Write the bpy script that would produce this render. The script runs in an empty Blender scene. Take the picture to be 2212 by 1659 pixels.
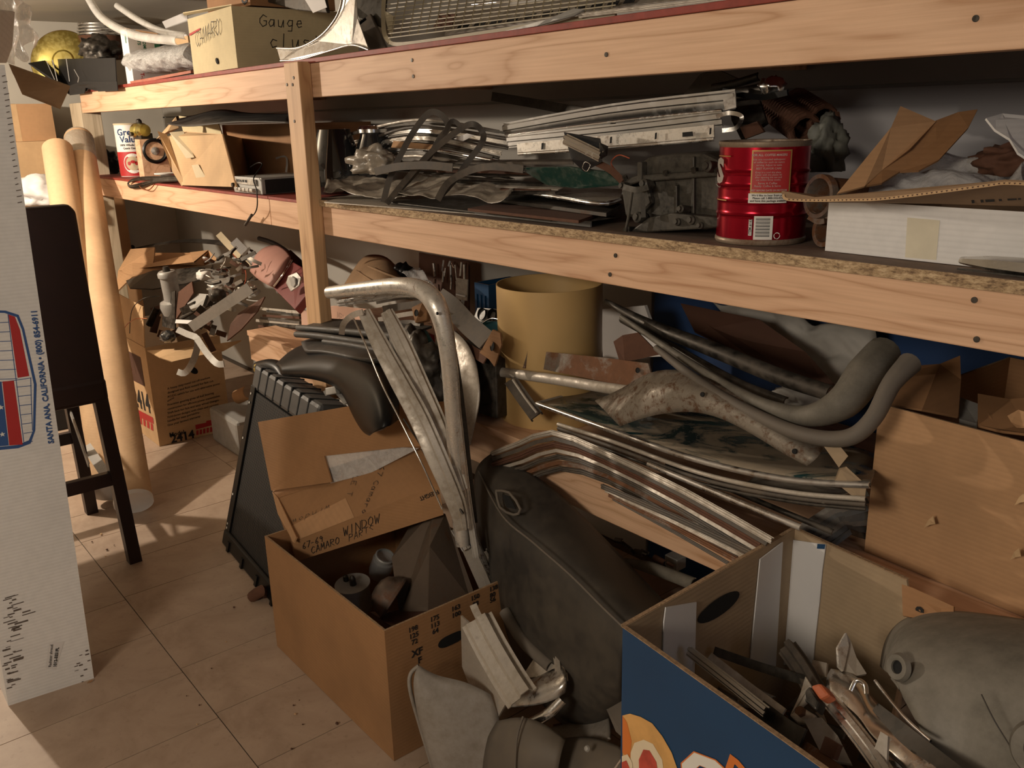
import bpy, bmesh, math, random
from mathutils import Vector, Matrix
random.seed(7)
PI = math.pi
S = bpy.context.scene
COL = S.collection
V = Vector
# ---------------------------------------------------------------- camera
FPX, CXP, CYP, EYE = 1900.0, 1106.0, 829.5, 1.27
RM = Matrix(((0.63568111, -0.21013444, 0.74280081),
             (0.77159883, 0.20205438, -0.60316604),
             (-0.0233402, 0.95656549, 0.29058164)))
cd = bpy.data.cameras.new('camera'); cam = bpy.data.objects.new('camera', cd); COL.objects.link(cam)
cd.sensor_fit = 'HORIZONTAL'; cd.sensor_width = 36.0; cd.lens = FPX / 2212 * 36.0
cd.clip_start = 0.02; cd.clip_end = 50
cam.matrix_world = Matrix.Translation((0, 0, EYE)) @ RM.to_4x4()
S.camera = cam
# ---------------------------------------------------------------- world, lights, exposure
w = bpy.data.worlds.new('world'); S.world = w; w.use_nodes = True
bg = w.node_tree.nodes['Background']; bg.inputs[0].default_value = (0.75, 0.8, 1.0, 1); bg.inputs[1].default_value = 0.02
S.view_settings.view_transform = 'Standard'; S.view_settings.look = 'None'
S.view_settings.gamma = 1; S.view_settings.use_curve_mapping = False
S.view_settings.exposure = 0.27
def light(name, kind, loc, power, color, size, target=None):
    l = bpy.data.lights.new(name, kind); l.energy = power; l.color = color
    if kind == 'AREA': l.shape = 'DISK'; l.size = size
    else: l.shadow_soft_size = size
    o = bpy.data.objects.new(name, l); COL.objects.link(o); o.location = loc
    if target: o.rotation_euler = (V(target) - V(loc)).to_track_quat('-Z', 'Y').to_euler()
    return o
light('bulb_light', 'POINT', (-3.80, 0.03, 1.47), 80, (1.0, 0.84, 0.67), 0.025)
light('warm_fill_light', 'AREA', (-0.35, -1.5, 1.74), 34, (1.0, 0.86, 0.70), 0.7, (-1.0, 1.3, 0.7))  # added warm fill behind the camera, lifts the dim right side; no lamp seen
light('cool_fill_light', 'AREA', (1.1, 0.3, 1.55), 1.2, (0.65, 0.75, 1.0), 0.5, (-0.8, 1.6, 1.2))  # added cool fill from the right for bluish shade; its source is unseen

# ---------------------------------------------------------------- pixel + depth -> world point
def ray(px, py): return RM @ V((px - CXP, -(py - CYP), -FPX))
def P(px, py, Y=None, X=None, Z=None):
    v = ray(px, py)
    if Y is not None: k = Y / v.y
    elif X is not None: k = X / v.x
    else: k = (Z - EYE) / v.z
    p = v * k
    return V((p.x, p.y, p.z + EYE))
def PY(Y, *pts): return [P(a, b, Y=Y) for a, b in pts]
def lerp(a, b, t): return a + (b - a) * t
ORD = ('first', 'second', 'third', 'fourth', 'fifth', 'sixth', 'seventh', 'eighth', 'ninth', 'tenth', 'eleventh', 'twelfth')
# ---------------------------------------------------------------- materials
MATS = {}
class NT:
    def __init__(s, name):
        s.m = bpy.data.materials.new(name); s.m.use_nodes = True; s.t = s.m.node_tree; s.n = s.t.nodes
        s.b = s.n['Principled BSDF']; s.co = s.n.new('ShaderNodeTexCoord')
    def link(s, a, b): s.t.links.new(a, b)
    def mapping(s, scale=(1, 1, 1), rot=(0, 0, 0), loc=(0, 0, 0)):
        m = s.n.new('ShaderNodeMapping'); m.inputs['Scale'].default_value = scale
        m.inputs['Rotation'].default_value = rot; m.inputs['Location'].default_value = loc
        s.link(s.co.outputs['Object'], m.inputs[0]); return m.outputs[0]
    def noise(s, vec, scale, detail=4, rough=0.55, dist=0.0):
        n = s.n.new('ShaderNodeTexNoise'); n.inputs['Scale'].default_value = scale
        n.inputs['Detail'].default_value = detail; n.inputs['Roughness'].default_value = rough
        n.inputs['Distortion'].default_value = dist; s.link(vec, n.inputs['Vector']); return n.outputs['Fac']
    def ramp(s, fac, stops):
        r = s.n.new('ShaderNodeValToRGB'); e = r.color_ramp.elements
        while len(e) < len(stops): e.new(0.5)
        for i, (p, c) in enumerate(stops):
            e[i].position = p; e[i].color = (c[0], c[1], c[2], 1) if hasattr(c, '__len__') else (c, c, c, 1)
        s.link(fac, r.inputs[0]); return r.outputs[0]
    def mix(s, fac, a, b, mode='MIX'):
        m = s.n.new('ShaderNodeMix'); m.data_type = 'RGBA'; m.blend_type = mode
        for sock, v in ((m.inputs[0], fac), (m.inputs[6], a), (m.inputs[7], b)):
            if hasattr(v, 'default_value') or hasattr(v, 'is_output'): s.link(v, sock)
            elif hasattr(v, '__len__'): sock.default_value = (v[0], v[1], v[2], 1)
            else: sock.default_value = v
        return m.outputs[2]
    def bump(s, h, strength=0.3, dist=0.002):
        b = s.n.new('ShaderNodeBump'); b.inputs['Strength'].default_value = strength
        b.inputs['Distance'].default_value = dist; s.link(h, b.inputs['Height']); s.link(b.outputs[0], s.b.inputs['Normal'])
    def set(s, **k):
        for a, v in k.items():
            i = s.b.inputs[a.replace('_', ' ')]
            if hasattr(v, 'is_output'): s.link(v, i)
            elif hasattr(v, '__len__'): i.default_value = (v[0], v[1], v[2], 1)
            else: i.default_value = v
        return s.m
def wood(name, light_c, dark_c, axis='x', knots=True, seed=0.0):
    t = NT(name)
    sc = {'x': (1, 9, 9), 'z': (9, 9, 1), 'y': (9, 1, 9)}[axis]
    v = t.mapping(sc, loc=(seed, seed * 1.7, seed * .6))
    big = t.noise(v, 1.3, 2, 0.5, 0.6)
    mth = t.n.new('ShaderNodeMath'); mth.operation = 'MULTIPLY'; mth.inputs[1].default_value = 12.0; t.link(big, mth.inputs[0])
    fr = t.n.new('ShaderNodeMath'); fr.operation = 'PINGPONG'; fr.inputs[1].default_value = 1.0; t.link(mth.outputs[0], fr.inputs[0])
    c = t.ramp(fr.outputs[0], [(0.0, dark_c), (0.18, [lerp(a, b, .6) for a, b in zip(dark_c, light_c)]), (0.5, light_c), (1.0, [min(1, a * 1.06) for a in light_c])])
    fine = t.noise(t.mapping({'x': (1.5, 60, 60), 'z': (60, 60, 1.5), 'y': (60, 1.5, 60)}[axis]), 3, 3)
    c = t.mix(0.35, c, t.ramp(fine, [(0.3, dark_c), (0.62, light_c)]))
    patch = t.noise(t.mapping(), 2.3, 3)
    c = t.mix(t.ramp(patch, [(0.45, 0.0), (0.75, 0.35)]), c, [lerp(a, b, .55) for a, b in zip(light_c, dark_c)])
    if knots:
        vo = t.n.new('ShaderNodeTexVoronoi'); vo.inputs['Scale'].default_value = 3.4
        t.link(t.mapping((1.0, 1.6, 1.6) if axis == 'x' else (1.6, 1.6, 1), loc=(seed + .3, .2, .1)), vo.inputs['Vector'])
        c = t.mix(t.ramp(vo.outputs['Distance'], [(0.02, 0.85), (0.06, 0.0)]), c, (dark_c[0] * .35, dark_c[1] * .25, dark_c[2] * .2))
    t.bump(fine, 0.15, 0.001)
    return t.set(Base_Color=c, Roughness=0.62)
def board(name, col, line=0.12, axis='z', edge=None, dirt=0.25):
    """corrugated cardboard: faint flute lines, blotches"""
    t = NT(name)
    wv = t.n.new('ShaderNodeTexWave'); wv.inputs['Scale'].default_value = 40; wv.inputs['Distortion'].default_value = 0.4
    wv.bands_direction = {'x': 'X', 'y': 'Y', 'z': 'Z'}[axis]
    t.link(t.co.outputs['Object'], wv.inputs['Vector'])
    n = t.noise(t.mapping(), 5, 4)
    n2 = t.noise(t.mapping(), 60, 3)
    d = [a * (1 - dirt * 1.6) for a in col]
    c = t.mix(t.ramp(n, [(0.45, 0.0), (0.8, 0.8)]), col, d)
    c = t.mix(t.ramp(n2, [(0.4, 0.0), (0.9, 0.5)]), c, [a * .8 for a in col])
    c = t.mix(t.ramp(wv.outputs['Fac'], [(0.0, line), (0.6, 0.0)]), c, [a * .6 for a in col])
    t.bump(wv.outputs['Fac'], 0.12, 0.001)
    return t.set(Base_Color=c, Roughness=0.78)
def metal(name, col=(.55, .55, .55), rough=0.35, dust=0.4, dustc=(.23, .19, .145), rust=0.0, rustc=(.16, .065, .025), metallic=1.0, scale=1.0, coat=0.0):
    t = NT(name)
    v = t.mapping()
    n = t.noise(v, 9 * scale, 6, 0.62, 0.4); n2 = t.noise(v, 55 * scale, 5, 0.7)
    mixn = t.mix(0.45, n, n2)
    lo = 0.75 - dust * 0.55
    df = t.ramp(mixn, [(max(0.0, lo - .17), 0.0), (min(1.0, lo + .14), 1.0)])
    c = t.mix(df, col, dustc)
    r = t.ramp(df, [(0.0, rough), (1.0, 0.8)])
    me = t.ramp(df, [(0.0, metallic), (1.0, 0.1)])
    if rust > 0:
        n3 = t.noise(t.mapping(loc=(3, 1, 2)), 7 * scale, 8, 0.75, 0.3)
        lo2 = 0.78 - rust * 0.55
        rf = t.ramp(n3, [(max(0, lo2 - .06), 0.0), (min(1, lo2 + .06), 1.0)])
        c = t.mix(rf, c, t.mix(n2, rustc, [a * .45 for a in rustc])); r = t.mix(rf, r, (.85, .85, .85)); me = t.mix(rf, me, (0, 0, 0))
    t.bump(n2, 0.12, 0.001)
    return t.set(Base_Color=c, Roughness=r, Metallic=me)
def plain(name, col, rough=0.6, metallic=0.0, var=0.25, scale=12, bump=0.1, coat=0.0, spec=0.5):
    t = NT(name); n = t.noise(t.mapping(), scale, 5, 0.6)
    c = t.mix(t.ramp(n, [(0.35, 0.0), (0.75, 1.0)]), col, [a * (1 - var) for a in col])
    if bump: t.bump(n, bump, 0.002)
    t.set(Base_Color=c, Roughness=rough, Metallic=metallic)
    t.b.inputs['Coat Weight'].default_value = coat; t.b.inputs['Specular IOR Level'].default_value = spec
    return t.m
def film(name, col=(.8, .8, .8), alpha=0.35, rough=0.12, bump=0.8, scale=30):
    t = NT(name); n = t.noise(t.mapping(), scale, 5, 0.6, 1.5)
    t.bump(n, bump, 0.006)
    a = t.ramp(n, [(0.35, alpha * .8), (0.7, min(1, alpha * 1.25))])
    t.set(Base_Color=col, Roughness=rough, Alpha=a); t.b.inputs['Specular IOR Level'].default_value = 1.0
    return t.m
def M(name):
    return MATS[name]
MATS.update(
    rail=wood('pine_rail', (.77, .51, .33), (.50, .27, .14), 'x', True, 0.0),
    rail2=wood('pine_rail_lower', (.74, .475, .30), (.48, .25, .13), 'x', True, 4.1),
    post=wood('pine_post', (.66, .42, .225), (.40, .215, .10), 'z', True, 2.0),
    oldpost=wood('weathered_post', (.55, .46, .33), (.33, .26, .17), 'z', False, 1.0),
    deck=plain('particle_board_top', (.20, .135, .095), .8, 0, .3, 60, .2),
    redpaint=plain('red_painted_edge', (.30, .045, .028), .6, 0, .35, 40, .3),
    redpale=plain('dusty_red_hardboard', (.40, .14, .09), .7, 0, .35, 30, .2),
    greyboard=board('grey_brown_board', (.41, .30, .185), 0.03),
    carton=board('tan_cardboard', (.50, .29, .145)),
    cartonx=board('tan_cardboard_upright_flutes', (.50, .28, .135), axis='x'),
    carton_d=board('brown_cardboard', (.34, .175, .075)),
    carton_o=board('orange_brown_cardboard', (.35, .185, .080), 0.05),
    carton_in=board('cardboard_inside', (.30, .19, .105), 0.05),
    kraft=board('light_kraft_cardboard', (.60, .40, .215), 0.03),
    pale_carton=board('pale_cream_cardboard', (.62, .52, .31), 0.03, dirt=.2),
    edge=plain('cut_cardboard_edge', (.42, .28, .16), .9, 0, .5, 220, .8),
    white_board=board('white_faced_cardboard', (.78, .77, .75), 0.14, dirt=.12),
    paper=plain('white_paper', (.72, .70, .68), .7, 0, .12, 9, .05),
    paper_y=plain('yellowed_paper', (.60, .50, .33), .75, 0, .2, 8, .1),
    ink=plain('black_print', (.015, .014, .014), .7, 0, 0, 10, 0),
    bluep=plain('blue_print', (.03, .09, .27), .55, 0, .1, 10, 0),
    redp=plain('red_print', (.45, .025, .025), .55, 0, .1, 10, 0),
    greenp=plain('green_print', (.02, .16, .08), .6, 0, .1, 10, 0),
    whitep=plain('white_print', (.80, .78, .72), .5, 0, .05, 10, 0),
    goldp=plain('gold_print', (.45, .28, .08), .5, .3, .1, 10, 0),
    navy=plain('navy_print_board', (.010, .055, .14), .45, 0, .15, 5, .03),
    blackc=plain('black_corrugated_plastic', (.017, .016, .016), .6, 0, .2, 20, .1, spec=.3),
    espresso=plain('espresso_wood', (.020, .007, .006), .45, 0, .3, 20, .05),
    rubber=plain('black_rubber', (.007, .007, .007), .36, 0, .3, 8, .1, spec=.22),
    rubber_d=metal('dusty_black_rubber', (.018, .017, .016), .45, .3, (.075, .065, .052), 0, metallic=0),
    weather=metal('dusty_weatherstrip', (.05, .045, .04), .45, .40, (.145, .115, .085), .12, metallic=.2),
    vinyl=metal('dusty_black_vinyl', (.026, .024, .022), .5, .34, (.095, .08, .06), 0, metallic=0, scale=.4),
    vinyl_g=metal('dusty_grey_vinyl', (.12, .105, .09), .6, .45, (.17, .145, .115), 0, metallic=0, scale=.5),
    chrome=metal('bright_trim', (.80, .79, .76), .2, .12, (.35, .31, .25)),
    alu=metal('brushed_aluminium', (.60, .58, .55), .26, .22, (.30, .265, .21)),
    alu_d=metal('dusty_aluminium_trim', (.62, .58, .52), .3, .42, (.30, .25, .185), metallic=.7),
    alu_r=metal('scratched_rusted_trim', (.74, .71, .65), .26, .24, (.36, .30, .22), .30, (.24, .14, .075), scale=1.8, metallic=.75),
    clearstrip=film('clear_plastic_strip', (.85, .84, .80), .5, .06, .05, 8),
    bagc=plain('grey_green_bag', (.17, .175, .15), .6, 0, .3, 20, .3),
    stain=plain('tape_stain', (.74, .68, .52), .6, 0, .2, 12, 0),
    sillm=metal('satin_sill_metal', (.50, .49, .47), .30, .10, (.24, .215, .18), scale=.6),
    galv=metal('grey_painted_metal', (.40, .395, .375), .42, .25, (.27, .245, .21), metallic=.35),
    darkm=metal('dirty_dark_metal', (.055, .052, .047), .38, .32, (.105, .085, .064), .18),
    greasy=metal('greasy_cast_iron', (.032, .030, .026), .33, .40, (.085, .074, .056), .08, metallic=.6, scale=2.2),
    rusty=metal('rusty_steel', (.30, .28, .25), .4, .35, (.20, .15, .105), .62, (.20, .085, .035)),
    rust=metal('heavy_rust', (.13, .07, .045), .7, .3, (.16, .11, .075), .8, (.14, .058, .03), metallic=.2),
    rustgrey=metal('grey_metal_speckled_with_rust', (.30, .27, .225), .36, .45, (.235, .20, .155), .42, (.15, .075, .035), metallic=.7, scale=7),
    lens=plain('smoked_glass', (.03, .032, .034), .08, .0, .1, 5, 0, coat=1.0, spec=.9),
    dustglass=metal('dusty_dark_glass', (.010, .040, .042), .10, .55, (.29, .24, .17), 0, metallic=0, scale=.9),
    greenglass=metal('green_tinted_glass', (.012, .045, .035), .12, .25, (.10, .115, .085), 0, metallic=0),
    brass=metal('yellow_zinc_plate', (.62, .52, .16), .3, .2, (.25, .20, .09), .12),
    tub=plain('yellow_plastic', (.62, .41, .17), .5, 0, .12, 3, .02),
    canred=plain('metallic_red_lithograph', (.42, .004, .022), .22, .75, .25, 3, .02),
    tin=metal('rusty_tin_rim', (.40, .33, .25), .35, .4, (.20, .13, .08), .4),
    pink=plain('dusty_pink_vinyl', (.46, .24, .19), .6, 0, .2, 6, .08),
    pinkred=plain('dull_red_vinyl', (.23, .05, .045), .5, 0, .25, 6, .08),
    pinkpaper=plain('salmon_paper', (.60, .37, .27), .8, 0, .12, 6, .05),
    cyan=plain('cyan_plastic', (.06, .23, .28), .4, 0, .15, 5, .02),
    bluepl=plain('blue_plastic', (.008, .06, .15), .45, 0, .2, 5, .05),
    brownpaper=plain('crumpled_brown_paper', (.33, .20, .10), .8, 0, .35, 9, .5),
    cloth=plain('grey_white_cloth', (.50, .48, .44), .85, 0, .3, 9, .3),
    copper=plain('copper_wire', (.45, .16, .07), .35, .8, .1, 10, 0),
    orangewire=plain('orange_wire', (.5, .10, .04), .5, 0, .1, 10, 0),
    tube=board('spiral_wound_tube', (.56, .37, .21), 0.0),
    filmc=film('clear_plastic_film', (.75, .74, .72), .42),
    film_d=film('dusty_plastic_film', (.42, .37, .30), .75, .3, .6, 22),
    bubble=film('bubble_wrap', (.62, .62, .61), .8, .10, 1.0, 70),
    glass=film('jar_glass', (.35, .36, .36), .45, .03, 0.05, 8),
    shadow_hole=plain('dark_void', (.006, .006, .006), .9, 0, 0, 5, 0),
    tanplastic=plain('tan_plastic_grille', (.42, .36, .24), .55, 0, .2, 20, .1),
    taupe=metal('dusty_grey_urethane', (.21, .19, .155), .5, .42, (.10, .09, .07), 0, metallic=0, scale=.5),
    hardboard=plain('brown_hardboard', (.10, .045, .027), .75, 0, .25, 10, .1),
    fluff=plain('orange_label', (.50, .13, .05), .6, 0, .3, 10, .1),
)
# ---------------------------------------------------------------- object helpers
def link_mesh(name, me, mat, parent=None, smooth=False):
    o = bpy.data.objects.new(name, me); COL.objects.link(o)
    if mat is not None:
        for m in (mat if isinstance(mat, (list, tuple)) else [mat]): me.materials.append(M(m) if isinstance(m, str) else m)
    if smooth:
        for p in me.polygons: p.use_smooth = True
    if parent: o.parent = parent
    return o
def mesh(name, vs, fs, mat, parent=None, smooth=False):
    me = bpy.data.meshes.new(name); me.from_pydata([tuple(v) for v in vs], [], fs); me.update()
    bm = bmesh.new(); bm.from_mesh(me); bmesh.ops.recalc_face_normals(bm, faces=bm.faces); bm.to_mesh(me); bm.free()
    return link_mesh(name, me, mat, parent, smooth)
def tag(o, label=None, cat=None, group=None, kind=None):
    if label: o['label'] = label
    if cat: o['category'] = cat
    if group: o['group'] = group
    if kind: o['kind'] = kind
    return o
def thing(name, label, cat, group=None):
    o = bpy.data.objects.new(name, None); o.empty_display_size = .05; COL.objects.link(o)
    return tag(o, label, cat, group)
def bevel(o, wd=0.002, seg=2):
    m = o.modifiers.new('bevel', 'BEVEL'); m.width = wd; m.segments = seg; m.limit_method = 'ANGLE'; m.angle_limit = math.radians(35); return o
def subsurf(o, n=1):
    m = o.modifiers.new('sub', 'SUBSURF'); m.levels = n; m.render_levels = n; m.boundary_smooth = 'PRESERVE_CORNERS'; return o
def solid(o, t, off=0.0):
    m = o.modifiers.new('solid', 'SOLIDIFY'); m.thickness = t; m.offset = off; return o
def bx(name, lo, hi, mat, parent=None, bev=0.0):
    x0, y0, z0 = lo; x1, y1, z1 = hi
    vs = [(x0,y0,z0),(x1,y0,z0),(x1,y1,z0),(x0,y1,z0),(x0,y0,z1),(x1,y0,z1),(x1,y1,z1),(x0,y1,z1)]
    fs = [(0,3,2,1),(4,5,6,7),(0,1,5,4),(1,2,6,5),(2,3,7,6),(3,0,4,7)]
    o = mesh(name, vs, fs, mat, parent)
    if bev: bevel(o, bev)
    return o
def normal_of(pts):
    n = V((0, 0, 0))
    for i in range(len(pts)):
        a, b = pts[i], pts[(i + 1) % len(pts)]
        n += V(((a.y - b.y) * (a.z + b.z), (a.z - b.z) * (a.x + b.x), (a.x - b.x) * (a.y + b.y)))
    return n.normalized()
def slab(name, pts, t, mat, parent=None, bev=0.0, away=None):
    """flat outline with real thickness; t = metres along the normal away from the viewer, or a vector"""
    pts = [V(p) for p in pts]
    if not isinstance(t, Vector):
        n = normal_of(pts); c = sum(pts, V((0, 0, 0))) / len(pts)
        if n.dot(c - V((0, 0, EYE))) < 0: n = -n
        t = n * t
    k = len(pts)
    vs = pts + [p + t for p in pts]
    fs = [tuple(range(k)), tuple(range(2 * k - 1, k - 1, -1))] + [(i, i + k, (i + 1) % k + k, (i + 1) % k) for i in range(k)]
    o = mesh(name, vs, fs, mat, parent)
    if bev: bevel(o, bev)
    return o
def cr(pts, n=6):
    """Catmull-Rom through points"""
    if len(pts) < 3 or n <= 1: return [V(p) for p in pts]
    pts = [V(p) for p in pts]; out = []
    for i in range(len(pts) - 1):
        p0 = pts[max(i - 1, 0)]; p1 = pts[i]; p2 = pts[i + 1]; p3 = pts[min(i + 2, len(pts) - 1)]
        for j in range(n):
            t = j / n
            out.append(.5 * ((2 * p1) + (p2 - p0) * t + (2 * p0 - 5 * p1 + 4 * p2 - p3) * t * t + (3 * p1 - p0 - 3 * p2 + p3) * t ** 3))
    out.append(pts[-1]); return out
def flat(wd, t): return [(-wd/2, -t/2), (wd/2, -t/2), (wd/2, t/2), (-wd/2, t/2)]
def chan(wd, h, t): return [(-wd/2, -h), (-wd/2 + t, -h), (-wd/2 + t, -t), (wd/2 - t, -t), (wd/2 - t, -h), (wd/2, -h), (wd/2, 0), (-wd/2, 0)]
def half(wd, h, t, n=8):
    o = [(-wd/2 * math.cos(PI * i / n), h * math.sin(PI * i / n)) for i in range(n + 1)]
    i_ = [((wd/2 - t) * math.cos(PI * i / n), (h - t) * math.sin(PI * i / n)) for i in range(n + 1)]
    return o + i_
def ridge(wd, h, t):
    """stepped trim section: flange, raised rib, flange"""
    q = [(-.5, 0), (-.38, 0), (-.30, 1), (-.02, 1), (.06, .35), (.34, .35), (.42, 0), (.5, 0)]
    return [(a * wd, b * h) for a, b in q] + [(a * wd, b * h - t) for a, b in reversed(q)]
def circ(r, n=10): return [(r * math.cos(2 * PI * i / n), r * math.sin(2 * PI * i / n)) for i in range(n)]
def sweep(name, path, prof, mat, parent=None, up=(0, 0, 1), sm=6, smooth=True, scale=None, bev=0.0, closed=False, twist=0.0):
    path = cr(path, sm); up = V(up); n = len(path); k = len(prof); vs = []
    for i, p in enumerate(path):
        a = path[max(i - 1, 0)]; b = path[min(i + 1, n - 1)]
        if closed: a = path[(i - 1) % n]; b = path[(i + 1) % n]
        T = (b - a)
        T = T.normalized() if T.length > 1e-9 else V((1, 0, 0))
        s = T.cross(up)
        if s.length < 1e-3: s = T.cross(V((1, 0, .1)))
        s.normalize(); v = s.cross(T).normalized()
        if twist:
            q = Matrix.Rotation(twist * i / (n - 1), 3, T); s = q @ s; v = q @ v
        sc = 1.0
        if scale:
            f = i / (n - 1) * (len(scale) - 1); j = min(int(f), len(scale) - 2); sc = lerp(scale[j], scale[j + 1], f - j)
        for (x, y) in prof: vs.append(p + s * x * sc + v * y * sc)
    fs = []
    for i in range(n if closed else n - 1):
        i2 = (i + 1) % n
        for j in range(k):
            j2 = (j + 1) % k; fs.append((i * k + j, i * k + j2, i2 * k + j2, i2 * k + j))
    if not closed: fs += [tuple(range(k)), tuple(range((n - 1) * k, n * k))]
    o = mesh(name, vs, fs, mat, parent, smooth and len(prof) > 8)
    if len(prof) > 8 or sm > 1:
        if smooth:
            for pl in o.data.polygons: pl.use_smooth = len(pl.vertices) == 4
            o.data.set_sharp_from_angle(angle=math.radians(38))
    return o
def lathe(name, prof, c, mat, parent=None, axis=(0, 0, 1), seg=40, sx=1.0, sy=1.0, start=0, end=2 * PI):
    """prof: (radius, distance along the axis); end < full turn leaves it open"""
    ax = V(axis).normalized(); a = ax.orthogonal().normalized(); b = ax.cross(a); c = V(c)
    full = abs(end - start - 2 * PI) < 1e-6; ns = seg if full else seg + 1; vs = []
    for r, z in prof:
        for i in range(ns):
            th = start + (end - start) * i / seg
            vs.append(c + ax * z + a * r * math.cos(th) * sx + b * r * math.sin(th) * sy)
    fs = []
    for k in range(len(prof) - 1):
        for i in range(seg if full else seg):
            j = (i + 1) % ns if full else i + 1
            fs.append((k * ns + i, k * ns + j, (k + 1) * ns + j, (k + 1) * ns + i))
    o = mesh(name, vs, fs, mat, parent, True)
    o.data.set_sharp_from_angle(angle=math.radians(40))
    return o
def grid(name, rows, mat, parent=None, t=0.0015, sub=2, smooth=True, jit=0.0, off=0.0):
    """surface through a grid of points, with thickness"""
    nr, nc = len(rows), len(rows[0]); vs = []
    for r in rows:
        for p in r:
            vs.append(V(p) + V((random.uniform(-jit, jit), random.uniform(-jit, jit), random.uniform(-jit, jit))))
    fs = [(i * nc + j, i * nc + j + 1, (i + 1) * nc + j + 1, (i + 1) * nc + j) for i in range(nr - 1) for j in range(nc - 1)]
    o = mesh(name, vs, fs, mat, parent, smooth)
    if sub: subsurf(o, sub)
    if t: solid(o, t, off)
    return o
def crumple(name, c, size, mat, parent=None, seed=1, amp=0.25, sub=4, flatten=True):
    """a crumpled bag or wad: displaced ball"""
    rnd = random.Random(seed); bm = bmesh.new(); bmesh.ops.create_icosphere(bm, subdivisions=sub, radius=1)
    from mathutils import noise as nz
    off = V((rnd.uniform(0, 50), rnd.uniform(0, 50), 0))
    for v in bm.verts:
        d = nz.noise(v.co * 2.2 + off) * amp * 1.3 + abs(nz.noise(v.co * 5.1 + off)) * amp * .9 + nz.noise(v.co * 11 + off) * amp * .25
        v.co *= 1 + d
        if flatten and v.co.z < -.7: v.co.z = -.7 + (v.co.z + .7) * .1
    me = bpy.data.meshes.new(name)
    for v in bm.verts: v.co = V((v.co.x * size[0], v.co.y * size[1], v.co.z * size[2])) + V(c)
    bm.to_mesh(me); bm.free()
    return link_mesh(name, me, mat, parent, True)
def crumpled_sheet(name, quad, mat, parent=None, seed=1, amp=0.02, n=14, t=0.0008):
    """quad: 4 corner points a b c d; a wrinkled film between them"""
    from mathutils import noise as nz
    a, b, c, d = [V(p) for p in quad]; nrm = normal_of([a, b, c, d]); rows = []
    for i in range(n + 1):
        r = []
        for j in range(n + 1):
            u, v_ = j / n, i / n
            p = a * (1 - u) * (1 - v_) + b * u * (1 - v_) + c * u * v_ + d * (1 - u) * v_
            q = p * 14 + V((seed * 7.1, seed * 3.3, 0))
            p = p + nrm * (nz.noise(q) * amp + abs(nz.noise(q * 2.3)) * amp * .8) + V((nz.noise(q * .7 + V((9, 0, 0))), 0, nz.noise(q * .7 + V((0, 9, 0))))) * amp
            r.append(p)
        rows.append(r)
    return grid(name, rows, mat, parent, t, 1)
def text(s, o, right, up, size, mat, parent, name='lettering', bold=0.0, shear=0.0, center=False, ext=0.0002, squeeze=1.0):
    cu = bpy.data.curves.new('txt', 'FONT'); cu.body = s; cu.size = size; cu.extrude = ext; cu.offset = bold * size; cu.shear = shear
    if center: cu.align_x = 'CENTER'
    cu.resolution_u = 2
    ob = bpy.data.objects.new('txt', cu); COL.objects.link(ob)
    dg = bpy.context.evaluated_depsgraph_get(); me = bpy.data.meshes.new_from_object(ob.evaluated_get(dg))
    bpy.data.objects.remove(ob)
    x = V(right).normalized() * squeeze; u = V(up); u = (u - V(right).normalized() * u.dot(V(right).normalized())).normalized(); n = V(right).normalized().cross(u)
    for v in me.vertices:
        c = v.co.copy(); v.co = V(o) + x * c.x + u * c.y + n * c.z
    me.materials.clear()
    return link_mesh(name, me, mat, parent)
def face_frame(a, b, d):
    """a = lower/upper left corner, b = along the face to the right, d = up; offset slightly to the viewer"""
    r = (b - a).normalized(); u = (d - a); u = (u - r * u.dot(r)).normalized(); n = r.cross(u)
    return r, u, n
def marker(strokes, o, r, u, mat, parent, wdt=0.0022, name='handwriting', lift=0.0006):
    """hand-drawn strokes given in metres on a face"""
    vs, fs = [], []; n = r.cross(u)
    for st in strokes:
        pts = [o + r * x + u * y + n * lift for x, y in st]
        for a, b in zip(pts[:-1], pts[1:]):
            d = (b - a)
            if d.length < 1e-6: continue
            d.normalize(); s = n.cross(d) * wdt / 2; e = d * wdt * .35; k = len(vs)
            vs += [a - e + s, a - e - s, b + e - s, b + e + s]; fs.append((k, k + 1, k + 2, k + 3))
    return mesh(name, vs, fs, mat, parent)
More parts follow.
